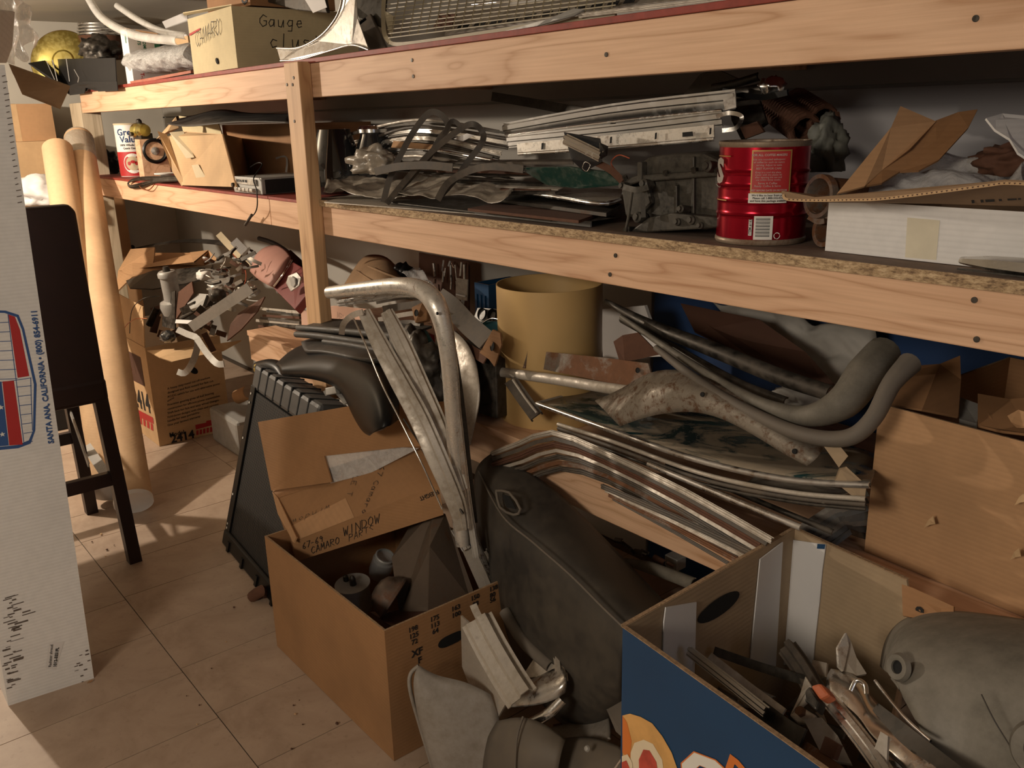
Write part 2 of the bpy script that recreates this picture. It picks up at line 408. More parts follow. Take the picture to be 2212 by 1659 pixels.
GLY = {  # simple hand lettering on a 4 x 6 cell
 'A': [[(0,0),(2,6),(4,0)],[(.8,2.2),(3.2,2.2)]], 'B': [[(0,0),(0,6),(3,5.4),(3,3.8),(0,3.1),(3.6,2.2),(3.4,.4),(0,0)]],
 'C': [[(4,5),(2,6),(.2,4),(.2,2),(2,0),(4,1)]], 'D': [[(0,0),(0,6),(3,5),(4,3),(3,.8),(0,0)]], 'E': [[(4,6),(0,6),(0,0),(4,0)],[(0,3),(3,3)]],
 'I': [[(2,0),(2,6)]], 'K': [[(0,0),(0,6)],[(4,6),(0,2.6),(4,0)]], 'M': [[(0,0),(.6,6),(2,2),(3.4,6),(4,0)]], 'N': [[(0,0),(0,6),(4,0),(4,6)]],
 'O': [[(2,6),(.2,4.4),(.2,1.6),(2,0),(3.8,1.6),(3.8,4.4),(2,6)]], 'P': [[(0,0),(0,6),(3.4,5.4),(3.4,3.6),(0,3)]], 'R': [[(0,0),(0,6),(3.4,5.4),(3.4,3.8),(0,3),(4,0)]],
 'S': [[(4,5.2),(2,6),(.3,4.6),(3.6,2.2),(2.4,0),(0,.9)]], 'T': [[(0,6),(4,6)],[(2,6),(2,0)]], 'W': [[(0,6),(1,0),(2,4),(3,0),(4,6)]], 'H': [[(0,0),(0,6)],[(4,0),(4,6)],[(0,3),(4,3)]],
 'L': [[(0,6),(0,0),(4,0)]], 'G': [[(4,5),(2,6),(.2,4),(.2,2),(2,0),(4,1),(4,3),(2.4,3)]], 'U': [[(0,6),(.3,1),(2,0),(3.7,1),(4,6)]],
 'c': [[(3,3),(1,3.6),(0,2),(1,0),(3,.6)]], 'l': [[(1,6),(1,0)]], 'u': [[(0,3.6),(.3,.4),(2,0),(3,3.6),(3.2,0)]], 's': [[(3,3.2),(1,3.6),(.4,2.6),(2.8,1.2),(2,0),(0,.5)]],
 't': [[(1.4,5.5),(1.6,.3),(3,0)],[(0,3.8),(3,3.8)]], 'e': [[(.3,1.8),(3,2),(2.4,3.6),(.8,3.4),(.2,1.6),(1.4,0),(3.2,.6)]], 'r': [[(0,3.6),(.4,0)],[(.4,2.4),(1.8,3.6),(3,3.4)]],
 'a': [[(3,3.4),(1,3.6),(0,1.8),(1,0),(2.6,.8),(3,3.6),(3.2,0)]], 'n': [[(0,3.6),(.2,0)],[(.2,2.6),(1.8,3.7),(2.8,2.8),(3,0)]], 'g': [[(3,3.4),(1,3.6),(0,1.8),(1,.4),(3,1),(3,3.6),(2.8,-2),(.6,-2)]],
 'i': [[(1,3.6),(1,0)],[(1,5),(1,5.4)]], 'd': [[(3,1),(1.4,0),(0,1.8),(1.4,3.6),(3,3)],[(3,6),(3,0)]], 'w': [[(0,3.6),(.9,0),(1.8,3),(2.8,0),(3.6,3.6)]], 'o': [[(1.6,3.6),(0,2),(1.4,0),(3.2,1.6),(1.6,3.6)]],
 '6': [[(3,6),(.6,3.4),(.4,1),(2,0),(3.4,1.2),(2,2.8),(.6,2)]], '7': [[(0,6),(4,6),(1.4,0)]], '-': [[(0,3),(3,3)]], '9': [[(3.4,4.2),(1.8,6),(.4,4.4),(1.6,3),(3.4,4.4),(3,0)]], '4': [[(3,0),(3,6),(0,2),(4,2)]], '0': [[(2,6),(.4,3),(2,0),(3.6,3),(2,6)]],
 'm': [[(0,3.6),(.2,0)],[(.2,2.8),(1.2,3.6),(1.8,2.8),(1.9,0)],[(1.9,2.8),(3,3.6),(3.6,2.6),(3.8,0)]],
}
def hand(s, o, r, u, h, mat, parent, wdt=0.002, slant=0.15, squeeze=1.0, name='handwriting', rnd=3):
    g = random.Random(rnd); x = 0; k = h / 6; st = []
    for ch in s:
        if ch in GLY:
            dy = g.uniform(-.3, .3)
            for s_ in GLY[ch]: st.append([((x + a * squeeze + (b * slant)) * k, (b + dy) * k) for a, b in s_])
        x += (5.4 if ch != ' ' else 3.4) * squeeze
    return marker(st, o, r, u, mat, parent, wdt, name)
def carton(root, base, h, t, mat, open_top=True, name='body', inner=None):
    """base: 4 floor corners in order; h: height vector; walls of thickness t"""
    base = [V(b) for b in base]; h = h if isinstance(h, Vector) else V((0, 0, h)); c = sum(base, V((0, 0, 0))) / 4
    ins = []
    for i in range(4):
        a = (base[i] - base[i - 1]).normalized(); b = (base[i] - base[(i + 1) % 4]).normalized(); ins.append(base[i] - (a + b) * t)
    up = h.normalized() * t
    vs = base + [b + h for b in base] + [p + up for p in ins] + [p + h for p in ins]
    fs = [(3, 2, 1, 0)] + [(i, (i + 1) % 4, 4 + (i + 1) % 4, 4 + i) for i in range(4)]
    if open_top:
        fs += [(8, 9, 10, 11)] + [(8 + i, 12 + i, 12 + (i + 1) % 4, 8 + (i + 1) % 4) for i in range(4)]
        rim = len(fs); fs += [(4 + i, 4 + (i + 1) % 4, 12 + (i + 1) % 4, 12 + i) for i in range(4)]
        o = mesh(name, vs, fs, [mat, 'edge', inner or mat], root)
        for p in o.data.polygons:
            if p.index >= rim: p.material_index = 1
            elif p.index >= 5: p.material_index = 2
        return o
    vs = vs[:8]; fs = fs + [(4, 5, 6, 7)]
    return mesh(name, vs, fs, mat, root)
def finalize():
    done = set()
    for r in [o for o in COL.objects if o.parent is None and o.type in ('MESH', 'EMPTY') and o.get('kind') != 'structure']:
        ds = [r] + list(r.children_recursive); ms = [d for d in ds if d.type == 'MESH' and d.data.vertices]
        if not ms: continue
        lo = [min(v.co[k] for d in ms for v in d.data.vertices) for k in range(3)]; hi = [max(v.co[k] for d in ms for v in d.data.vertices) for k in range(3)]
        L = V(((lo[0] + hi[0]) / 2, (lo[1] + hi[1]) / 2, lo[2]))
        for d in ms:
            if d.data.name not in done:
                d.data.transform(Matrix.Translation(-L)); done.add(d.data.name)
        r.location = L
# ================================================================ SETTING
XL, YB, ZC = -5.32, 1.80, 1.80
def struct(o): o['kind'] = 'structure'; return o
MATS['grout'] = plain('floor_subbase', (.10, .075, .055), .9)
t = NT('vinyl_tile'); n = t.noise(t.mapping(), 6, 6, .65, .5); n2 = t.noise(t.mapping(), 45, 5, .7)
info = t.n.new('ShaderNodeObjectInfo')
c = t.ramp(n, [(.3, (.33, .235, .165)), (.5, (.43, .32, .235)), (.7, (.50, .385, .29))])
c = t.mix(t.ramp(n2, [(.58, 0.0), (.75, .55)]), c, (.20, .14, .095))
c = t.mix(t.ramp(info.outputs['Random'], [(0, 0.0), (1, .22)]), c, (.34, .25, .19))
t.bump(n2, .08, .001); MATS['tile'] = t.set(Base_Color=c, Roughness=.55)
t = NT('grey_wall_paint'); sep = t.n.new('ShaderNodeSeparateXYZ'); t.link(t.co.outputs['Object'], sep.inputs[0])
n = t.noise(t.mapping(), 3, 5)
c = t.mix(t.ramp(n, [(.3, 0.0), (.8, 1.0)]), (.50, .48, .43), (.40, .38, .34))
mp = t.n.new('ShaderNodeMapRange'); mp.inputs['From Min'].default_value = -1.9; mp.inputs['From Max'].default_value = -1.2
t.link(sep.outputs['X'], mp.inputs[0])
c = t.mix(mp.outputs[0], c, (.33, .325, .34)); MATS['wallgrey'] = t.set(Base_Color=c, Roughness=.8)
MATS['wallwhite'] = plain('off_white_wall', (.56, .53, .46), .8, 0, .12, 3, .05)
MATS['wallblue'] = plain('blue_wall_paint', (.012, .05, .16), .7, 0, .2, 4, .05)
MATS['ceil'] = plain('ceiling_paint', (.42, .385, .32), .85, 0, .12, 3, .05)
t = NT('dusty_dark_glass'); n = t.noise(t.mapping((1, 1.6, 1.6)), 6, 9, .68, 1.2); n2 = t.noise(t.mapping(), 60, 4)
m_ = t.ramp(n, [(.44, 0.0), (.53, 1.0)])
c = t.mix(m_, (.012, .040, .042), t.mix(n2, (.30, .24, .165), (.20, .165, .12)))
MATS['dustglass'] = t.set(Base_Color=c, Roughness=t.ramp(m_, [(0, .14), (1, .75)]))
fl = struct(bx('floor', (-5.6, -2.6, -.05), (1.3, 1.85, -.003), 'grout'))
TS = .2235; ox, oy = -1.74, .530
ts = TS / 2 - .0012
bmt = bmesh.new(); bmesh.ops.create_cube(bmt, size=1)
for v in bmt.verts: v.co = V((v.co.x * 2 * ts, v.co.y * 2 * ts, (v.co.z - .5) * .0028))
tile_me = bpy.data.meshes.new('tile'); bmt.to_mesh(tile_me); bmt.free(); tile_me.materials.append(MATS['tile'])
TY = .62
bmt2 = None
for v in tile_me.vertices: v.co.y *= (TY / 2 - .0012) / ts
for j, y0 in enumerate((.53 - 2 * TY, .53 - TY, .53, .53 + TY)):
    for i in range(-16, 8):
        x = ox + TS * (i + .5) + (0, .018, 0, .1)[j]
        if x < XL + TS/2 or x > .2: continue
        o = bpy.data.objects.new('tile', tile_me); COL.objects.link(o); o.location = (x, y0 + TY / 2, 0); o.parent = fl
wb = struct(bx('wall_back', (-5.45, YB + .012, -.02), (1.3, YB + .1, ZC), 'wallgrey'))
zg = EYE + .043
bx('siding_board', (-5.32, YB, zg + .003), (1.2, YB + .0119, ZC - .001), 'wallgrey', wb, .0015)
bx('siding_board', (-5.32, YB, .86), (1.2, YB + .0119, zg - .003), 'wallgrey', wb, .0015)
bx('siding_board', (-5.32, YB, .0), (-1.60, YB + .0119, .854), 'wallgrey', wb, .0015)
bx('siding_board', (-1.59, YB, .0), (1.2, YB + .0119, .854), 'wallblue', wb, .0015)
struct(bx('wall_left', (XL - .1, -2.6, 0), (XL, YB, ZC), 'wallwhite'))
struct(bx('wall_right', (1.2, -2.6, 0), (1.3, YB, ZC), 'wallwhite'))
struct(bx('wall_front', (XL, -2.7, 0), (1.2, -2.6, ZC), 'wallwhite'))
struct(bx('ceiling', (-5.45, -2.7, ZC), (1.3, 1.9, ZC + .08), 'ceil'))

# ================================================================ WOODEN SHELVING
YF = 1.188
sh = thing('wooden_storage_shelf', 'long three-level storage shelf of bare pine two-by-fours along the back wall', 'shelf')
xe = .9
zr1, zr2, zr3 = EYE + .0635, EYE - .309, EYE - .803     # rail undersides
zt1, zt2, zt3 = EYE + .1510, EYE - .2290, EYE - .7150   # rail tops
bx('rail', (-4.60, YF, zr1), (xe, YF + .038, zt1), 'rail', sh, .002)
xj = P(583, 450, Y=YF).x
bx('rail', (-4.60, YF, zr2), (xj - .001, YF + .038, zt2), 'rail2', sh, .002)
bx('rail', (xj + .001, YF, zr2), (xe, YF + .038, zt2), 'rail2', sh, .002)
bx('rail', (-2.93, YF, zr3), (xe, YF + .038, zt3), 'rail', sh, .002)
bx('shelf_board', (-4.70, YF - .006, zt1 + .0005), (xe, YB - .005, zt1 + .012), ['redpaint'], sh, .001)
bx('shelf_board', (-4.60, YF - .002, zt2 + .0005), (-2.36, YB - .005, zt2 + .009), ['redpaint'], sh, .001)
t = NT('particle_board_edge'); n = t.noise(t.mapping((1, 1, 3)), 70, 4, .8)
c = t.ramp(n, [(.35, (.16, .10, .055)), (.5, (.42, .29, .16)), (.65, (.62, .47, .29))]); t.bump(n, .5, .002)
MATS['osb'] = t.set(Base_Color=c, Roughness=.85)
bx('shelf_board', (-2.345, YF - .008, zt2 + .0005), (xe, YB - .005, zt2 + .0185), 'deck', sh)
bx('board_edge', (-2.345, YF - .010, zt2 + .001), (xe, YF - .0082, zt2 + .018), 'osb', sh)
bx('shelf_board', (-2.93, YF - .004, zt3 + .0005), (xe, YB - .005, zt3 + .0185), 'rail2', sh, .001)
ZT, ZM, ZML, ZB = zt1 + .012, zt2 + .0185, zt2 + .009, zt3 + .0185
# posts
pf = YF - .038
bx('post', (-2.378, pf, EYE - .80), (-2.292, pf + .0375, EYE + .1555), 'post', sh, .0025)
bx('post', (-4.78, pf + .03, 0), (-4.60, pf + .12, EYE + .11), 'oldpost', sh, .003)
for x in (-3.4, -2.31, -1.2, -.1):
    bx('cross_brace', (x, YF + .038, zr1 + .02), (x + .038, YB - .006, zt1 - .001), 'rail', sh)
    bx('cross_brace', (x, YF + .038, zr2 + .02), (x + .038, YB - .006, zt2 - .001), 'rail2', sh)
def heads(spots, y, mat='darkm'):
    for px, py in spots:
        p = P(px, py, Y=y); lathe('nail_head', [(.0, -.0016), (.0042, -.0014), (.0042, .002)], p, mat, sh, axis=(0, 1, 0), seg=12)
heads([(1310, 118), (1318, 593), (1330, 552), (2105, 648), (2110, 733), (2108, 40), (890, 130), (893, 165)], YF - .0004)
heads([(634, 168), (620, 183), (636, 262), (632, 183)], pf - .0004)
# ================================================================ placement helpers (pixel of the photo + chosen depth -> metres)
def dep(p): return -(RM.transposed() @ (V(p) - V((0, 0, EYE)))).z
def W3(q, Y=None, Z=None, X=None):
    if len(q) == 3: return P(q[0], q[1], Y=q[2])
    return P(q[0], q[1], Y=Y, Z=Z, X=X)
def viewdir(p): return (V((0, 0, EYE)) - p).normalized()
def strip(name, pts, wpx, mat, parent=None, kind='flat', t=.002, h=None, up=None, sm=6, Y=None, Z=None, scale=None, twist=0.0):
    w3 = [W3(q, Y, Z) for q in pts]; mid = w3[len(w3) // 2]; wd = wpx * dep(mid) / FPX
    if up is None: up = viewdir(mid)
    if h is None: h = wd * .4
    prof = {'flat': lambda: flat(wd, t), 'ridge': lambda: ridge(wd, h, t), 'half': lambda: half(wd, h, t), 'chan': lambda: chan(wd, h, t), 'tube': lambda: circ(wd / 2)}[kind]()
    return sweep(name, w3, prof, mat, parent, up, sm, scale=scale, twist=twist)
def plate(name, pts, t, mat, parent=None, Y=None, Z=None, X=None, bev=0.0):
    return slab(name, [W3(q, Y, Z, X) for q in pts], t, mat, parent, bev)
def onp(px, py, p0, n):
    v = ray(px, py); o = V((0, 0, EYE)); return o + v * ((p0 - o).dot(n) / v.dot(n))
def fit_text(s, A, B, up, mat, parent, bold=0.0, name='lettering', size=None, lift=.0008):
    """text from A to B (metres) scaled so that it fills the span"""
    r = (B - A); L = r.length; n = r.normalized().cross(V(up) - r.normalized() * V(up).dot(r.normalized())).normalized()
    if n.dot(viewdir(A)) < 0: n = -n
    o = text(s, V((0, 0, 0)), (1, 0, 0), (0, 1, 0), 1.0, mat, parent, name, 0)
    wd = max(v.co.x for v in o.data.vertices); k = L / wd; bpy.data.objects.remove(o)
    if size is None: size, sq = k, 1.0
    else: sq = k / size
    return text(s, A + n * lift, r, up, size, mat, parent, name, bold, squeeze=sq)
def cub(name, p, lx, ly, h, mat, parent=None, ang=0.0, open_top=False, t=.004, inner=None, bev=0.0):
    """box whose near bottom corner (right, front) is p"""
    R_ = Matrix.Rotation(math.radians(ang), 3, 'Z'); a = R_ @ V((-lx, 0, 0)); b = R_ @ V((0, ly, 0))
    o = carton(parent, [p, p + b, p + a + b, p + a], h, t, mat, open_top, name, inner)
    if bev: bevel(o, bev)
    return o, R_
def one(o, label, cat, group=None): return tag(o, label, cat, group)

# ================================================================ TALL WHITE CARTON (left edge)
wc = thing('tall_shipping_carton', 'tall white-faced shipping carton with blue and red logo at the left edge', 'box')
B1, B2 = P(18, 1525, Z=0), P(203, 1465, Z=0); T2 = P(10, 140, Y=.415); d = T2 - B2; T1 = B1 + d
th_ = V((-.13, 0, 0))
vs = [B1, B2, T2, T1] + [q + th_ for q in (B1, B2, T2, T1)]
o = mesh('body', vs, [(0,1,2,3),(7,6,5,4),(0,4,5,1),(1,5,6,2),(3,7,4,0)], 'white_board', wc); solid(o, .004, -1)
FN = (B2 - B1).cross(d).normalized()
if FN.x < 0: FN = -FN
def W(px, py, l=.0006): return onp(px, py, B1, FN) + FN * l
def flatprint(name, pts, mat, parent, l=.0006): return mesh(name, [W(a, b, l) for a, b in pts], [tuple(range(len(pts)))], mat, parent)
Wu, Wr = d.normalized(), (B2 - B1).normalized()
out = [(-60,668),(12,671),(40,680),(52,710),(79,830),(76,930),(66,958),(40,968),(-60,978)]
flatprint('logo_border', out, 'bluep', wc, .0005)
flatprint('logo_field', [(-60,674),(10,676),(36,685),(47,712),(73,830),(71,930),(62,951),(38,961),(-60,971)], 'white_board', wc, .0008)
flatprint('logo_stripe', [(18,679),(32,684),(43,712),(63,812),(38,816)], 'redp', wc, .0011)
flatprint('logo_stripe', [(5,824),(30,822),(49,960),(20,962)], 'redp', wc, .0011)
flatprint('logo_star_panel', [(-60,832),(3,824),(19,962),(-60,970)], 'bluep', wc, .0011)
def wline(a, b, wd=.0015, l=.0010): return (W(*a, l), W(*b, l), wd)
def lines(name, segs, mat, parent):
    vs, fs = [], []
    for a, b, wd in segs:
        dd = (b - a).normalized(); s = FN.cross(dd) * wd / 2; k = len(vs); vs += [a + s, a - s, b - s, b + s]; fs.append((k, k+1, k+2, k+3))
    return mesh(name, vs, fs, mat, parent)
sg = [wline((-20, 698 + 20.3 * i), (18 + 3.3 * i, 696 + 20.3 * i)) for i in range(7)] + [wline((17,679),(52,960)), wline((3,826),(68,816)), wline((66,816),(70,930))]
sg += [wline((36 + 3 * i, 836 + 20 * i), (68 + .4 * i, 833 + 20 * i)) for i in range(7)]
lines('logo_grid', sg, 'bluep', wc)
for cx_, cy_ in ((5, 938), (2, 880)):
    c = W(cx_, cy_, .0015); pts = [c + (Wr * math.sin(a) + Wu * math.cos(a)) * (.006 if i % 2 == 0 else .0025) for i, a in enumerate([k * PI / 5 for k in range(10)])]
    mesh('logo_star', pts, [tuple(range(10))], 'whitep', wc)
o = fit_text('SANTA ANA, CALIFORNIA \u2022 (800) 854-6911', W(116, 957), W(79, 672), -Wr, 'bluep', wc, .03, 'address_line')
mesh('shipping_label', [W(98,1443), W(106,1388), W(139,1385), W(120,1446)], [(0,1,2,3)], 'paper', wc)
fit_text('1012-5551FL', W(121, 1440, .001), W(127, 1398, .001), -Wr, 'ink', wc, .03, 'part_number')
fit_text('Radiator shroud', W(110, 1440, .001), W(114, 1392, .001), -Wr, 'ink', wc, 0, 'part_number')
rg = random.Random(5); st = []
for i in range(64):
    y = rg.uniform(1290, 1490); x = rg.uniform(4, 30) if rg.random() < .7 else rg.uniform(160, 190) if y > 1390 else rg.uniform(20, 50)
    ln = rg.uniform(6, 30) if x < 60 else rg.uniform(4, 9); st.append(wline((x, y), (x + ln, y - ln * .3), rg.uniform(.0012, .0042), .0008))
for i in range(22): y = 165 + i * 13; st.append(wline((4 + i * 2.3 * .7, y), (4 + i * 2.3 * .7 + rg.uniform(5, 12), y - 2), .0016, .0008))
MATS['scuff'] = plain('dark_scuff', (.14, .11, .09), .9, 0, .4, 90, 0)
lines('scuff_marks', st, 'scuff', wc)
plate('flap', [(20,140,.42), (152,187,.60), (130,236,.62), (48,204,.47)], .003, 'greyboard', wc)
plate('flap', [(-30,20,.30), (32,26,.40), (27,100,.42), (14,136,.42), (-30,136,.32)], .003, 'white_board', wc)
plate('bottom_flap', [(20,1524,.18), (62,1518,.22), (150,1486,.31), (200,1468,.352), (150,1500,.30)], .003, 'carton_d', wc)
pb = crumpled_sheet('plastic_bag', [P(-40,-40,Y=.42), P(60,-25,Y=.55), P(84,100,Y=.60), P(20,140,Y=.43)], 'filmc', None, 3, .035, 16, .0006)
one(pb, 'clear plastic bag bunched up on top of the tall white carton', 'bag')

# ================================================================ BAR STOOL
st_ = thing('bar_stool', 'dark espresso-brown bar stool with a solid back panel beside the white carton', 'stool')
fa = P(302, 1214, Z=0); fb = P(226, 1094, Z=0)
xa, ya = fa.x - .018, fa.y - .01; xb = fb.x + .02
tp = P(160, 440, X=xa - .02); br = P(226, 835, X=xa)
def leg(x0, y0, x1, y1, z1): sweep('leg', [V((x0, y0, 0)), V((x1, y1, z1))], flat(.036, .036), 'espresso', st_, up=(1, 0, 0), sm=1)
leg(xa, ya, xa, br.y - .02, br.z + .02); leg(xa, ya - .40, xa, br.y - .40, br.z + .02)
leg(xb, ya, xb + .01, ya - .01, br.z); leg(xb, ya - .40, xb + .01, ya - .38, br.z)
pz0, pz1 = br.z - .0, tp.z
slab('back_panel', [V((xa + .018, br.y, pz0)), V((xa + .018, br.y - .42, pz0 - .0)), V((xa - .01, tp.y - .42, pz1)), V((xa - .01, tp.y - .015, pz1)), V((xa - .01, tp.y, pz1 - .02))], V((-.035, 0, 0)), 'espresso', st_, .008)
bx('seat', (xb - .02, ya - .43, br.z - .04), (xa + .02, ya, br.z + .03), 'espresso', st_, .012)
sz = P(200, 1043, X=xa).z
bx('stretcher', (xa - .012, ya - .40, sz - .02), (xa + .012, ya, sz + .02), 'espresso', st_, .002)
bx('stretcher', (xb - .012, ya - .40, sz - .02), (xb + .012, ya, sz + .02), 'espresso', st_, .002)
bx('stretcher', (xb, ya - .41, sz + .09), (xa, ya - .39, sz + .12), 'espresso', st_, .002)

# ================================================================ LONG CARDBOARD TUBES
def tube(label, top, ytop, bot, ybot_z, r, name='cardboard_tube'):
    t_ = thing(name, label, 'tube', None)
    A = P(bot[0], bot[1], Z=.03); B = P(top[0], top[1], X=ytop); ax = (B - A)
    A = A + V((0, 0, r * .35))
    L = (B - A).length; ax = (B - A).normalized()
    lathe('tube_wall', [(r, 0), (r, L), (r - .004, L), (r - .004, .02), (r - .004, 0), (r, 0)], A, 'tube', t_, ax, 36)
    return t_, A, B, ax
t1, A, B, ax = tube('long tan cardboard mailing tube with white end cap leaning on the shelf end', (170, 300), -4.50, (291, 1098), 0, .062)
lathe('end_cap', [(.0, -.001), (.054, -.001), (.0635, -.004), (.0635, .012)], A, 'paper', t1, ax, 36)
lathe('end_wrap', [(.0628, -.16), (.0635, -.02), (.058, .012), (0, .018)], B, 'film_d', t1, ax, 28)
t2, A, B, ax = tube('long tan cardboard tube, left one of the two leaning tubes, open top', (124, 322), -4.36, (243, 1072), 0, .062)
lathe('end_cap', [(.0, -.001), (.054, -.001), (.0635, -.004), (.0635, .012)], A, 'paper', t2, ax, 36)

# ================================================================ LEFT CORNER CARTONS AND STUFF
def ccarton(name, p, lx, ly, h, mat, label, ang=0, cat='box', open_top=False, tape=True, inner=None):
    r = thing(name, label, cat); o, R_ = cub('body', p, lx, ly, h, mat, r, ang, open_top, inner=inner)
    if tape and not open_top:
        b = R_ @ V((0, ly, 0)); a = R_ @ V((-lx, 0, 0)); up = V((0, 0, h + .0008))
        q = p + b * .46 + up; mesh('tape', [q, q + b * .08, q + b * .08 + a, q + a], [(0, 1, 2, 3)], 'kraft', r)
        q = p + V((.0008, 0, 0)); bb = b * .46
        mesh('tape', [q + bb, q + bb + b * .08, q + bb + b * .08 + V((0, 0, h)), q + bb + V((0, 0, h))], [(0, 1, 2, 3)], 'kraft', r)
    return r
c0 = P(100, 392, X=-4.98)
ccarton('stacked_carton', V((-4.98, c0.y - .24, 0)), .30, .62, .5, 'carton', 'plain tan carton standing on the floor in the left corner')
ccarton('stacked_carton', V((-4.98, c0.y - .22, .502)), .30, .58, c0.z - .504, 'carton_d', 'brown carton in the middle of the left corner stack')
c1 = P(100, 305, X=-4.98)
k = ccarton('stacked_carton', V((-4.98, c0.y - .20, c0.z + .001)), .30, .42, c1.z - c0.z, 'kraft', 'light tan carton with scribble marks lying third in the left corner stack')
hand('MW', V((-4.9795, c0.y + .08, c0.z + .06)), V((0, 1, 0)), V((0, 0, 1)), .06, 'ink', k, .0025)
c2 = P(82, 225, X=-5.02)
ccarton('stacked_carton', V((-5.02, c0.y - .25, c1.z + .002)), .26, .34, c2.z - c1.z, 'carton', 'shaded tan carton topmost of the stack in the left corner')
p = P(92, 425, X=-4.55)
wbg = crumple('white_bag', p + V((0, 0, .02)), (.11, .12, .075), 'paper', None, 4, .22); one(wbg, 'white plastic bag showing between the leaning tubes and dark stool', 'bag')
bc = thing('black_case', 'black equipment case on the floor seen between the stool legs', 'case')
q = P(196, 985, Z=0); o, _ = cub('body', V((q.x - .42, q.y - .05, 0)), .34, .24, .30, 'blackc', bc, 0, bev=.01)
bx('handle', (q.x - .60, q.y - .07, .2), (q.x - .42, q.y - .055, .225), 'galv', bc, .003)
bx('latch', (q.x - .66, q.y - .056, .12), (q.x - .62, q.y - .051, .17), 'galv', bc, .002)
s1 = strip('metal_strut', [(140,860,.62), (190,1005,.55)], 9, 'galv', None, 'chan', .002, up=(0, -1, .2)); one(s1, 'thin pale metal strut leaning behind the stool legs', 'strut')
s2 = strip('grey_channel', [(186,962,.66), (232,1030,.60)], 22, 'galv', None, 'chan', .003); one(s2, 'short grey metal channel leaning low behind the bar stool', 'channel')
s3 = strip('metal_strut', [(128,866,.80), (150,930,.80)], 14, 'darkm', None, 'tube'); one(s3, 'dark round rod behind the black case left of the stool', 'rod')

# ================================================================ TOP SHELF
# black tray with the brass pan
tr = thing('black_tray', 'black corrugated plastic tray at the left end of the top shelf', 'tray')
plate('front', [(108,128,1.17), (248,125,1.17), (252,190,1.165), (205,196,1.165), (190,192,1.165), (186,198,1.165), (150,203,1.165)], .004, 'blackc', tr)
plate('side', [(62,136,1.03), (92,131,1.10), (108,128,1.17), (150,203,1.165), (128,180,1.12)], .004, 'blackc', tr)
plate('flap', [(150,185,1.14), (178,176,1.15), (252,176,1.16), (254,196,1.155), (212,198,1.155), (208,190,1.155), (184,190,1.155), (182,202,1.15), (150,206,1.145)], .003, 'blackc', tr)
bx('bottom', (-4.68, 1.17, ZT + .001), (-4.20, 1.40, ZT + .004), 'blackc', tr)
for a, b, c_, d_ in ((100,132,118,172), (113,129,124,176), (143,127,150,176), (160,150,170,168), (170,168,168,178)): strip('crease', [(a,b,1.08 if a < 120 else 1.13), (c_,d_,1.08 if a < 120 else 1.13)], 1.5, 'galv', tr, t=.001)
pan = thing('brass_pan', 'round brass-coloured pan lid standing in the black tray', 'pan lid')
c = P(137, 132, Y=1.20); ax = (V((0, 0, EYE)) - c).normalized() + V((-.12, 0, .10))
rp = 66 * dep(c) / FPX
lathe('pan_face', [(0, .03), (.3 * rp, .028), (.36 * rp, .018), (.75 * rp, .016), (.93 * rp, .0), (rp, -.008), (rp * 1.02, -.012), (rp, -.016), (0, -.016)], c, 'brass', pan, ax, 48, sy=.88)
lathe('rim', [(rp * .97, -.016), (rp * 1.035, -.016), (rp * 1.035, -.03), (rp * .97, -.03)], c, 'rust', pan, ax, 48, sy=.88)
sp_ = thing('stacked_cake_pans', 'stack of thin steel rims over a rusty drum behind the brass pan', 'pans')
c = P(222, 128, Y=1.38); r0 = 44 * dep(c) / FPX; mz = dep(c) / FPX
lathe('drum', [(r0 * .9, 0), (r0 * .96, 22 * mz), (r0, 46 * mz), (0, 46 * mz)], c, 'rust', sp_)
for i in range(4): lathe('rim', [(r0 * .88, 0), (r0 * (1 - .03 * i), .002), (r0 * (1 - .03 * i), .008), (r0 * .88, .011), (r0 * .88, 0)], c + V((0, 0, (47 + i * 6.5) * mz)), 'alu', sp_)
dk = crumple('dark_bundle', P(215, 108, Y=1.25), (.07, .08, .055), 'darkm', None, 9, .3); one(dk, 'dark crumpled bundle between the brass pan and the green striped box', 'bundle')
# parts box
pbx = thing('auto_parts_box', 'white and green auto parts box standing upright on the top shelf', 'box')
c = P(292, 196, Y=1.20); c = V((c.x, 1.20, ZT + .001)); hh = P(268, 64, Y=1.2).z - ZT
lx_ = .085; ly_ = .15
cub('body', c, lx_, ly_, hh, 'paper', pbx)
bx('green_band', (c.x - lx_ - .0005, 1.1995, ZT + hh * .44), (c.x + .0005, 1.20 + ly_, ZT + hh * .53), 'greenp', pbx)
fx = V((c.x + .001, 0, 0))
def PX(px, py, X): return P(px, py, X=X)
text('AUTOMOTIVE', V((c.x + .001, 1.255, ZT + hh * .95)), (0, 0, -1), (0, 1, 0), .017, 'greenp', pbx, 'lettering', .03)
text('PARTS', V((c.x + .001, 1.235, ZT + hh * .95)), (0, 0, -1), (0, 1, 0), .017, 'greenp', pbx, 'lettering', .03)
text('lko', V((c.x + .001, 1.285, ZT + hh * .9)), (0, 0, -1), (0, 1, 0), .024, 'greenp', pbx, 'lettering', .03)
text('Filko', V((c.x - .03, 1.1985, ZT + hh * .92)), (0, 0, -1), (1, 0, 0), .018, 'greenp', pbx, 'lettering', .03)
bx('green_square', (c.x, 1.30, ZT + hh * .62), (c.x + .001, 1.33, ZT + hh * .74), 'greenp', pbx)
bx('photo_print', (c.x, 1.322, ZT + hh * .56), (c.x + .0012, 1.348, ZT + hh * .93), 'ink', pbx)
text('T-1', V((c.x + .001, 1.23, ZT + hh * .20)), (0, 0, -1), (0, 1, 0), .02, 'redp', pbx, 'lettering', .03)
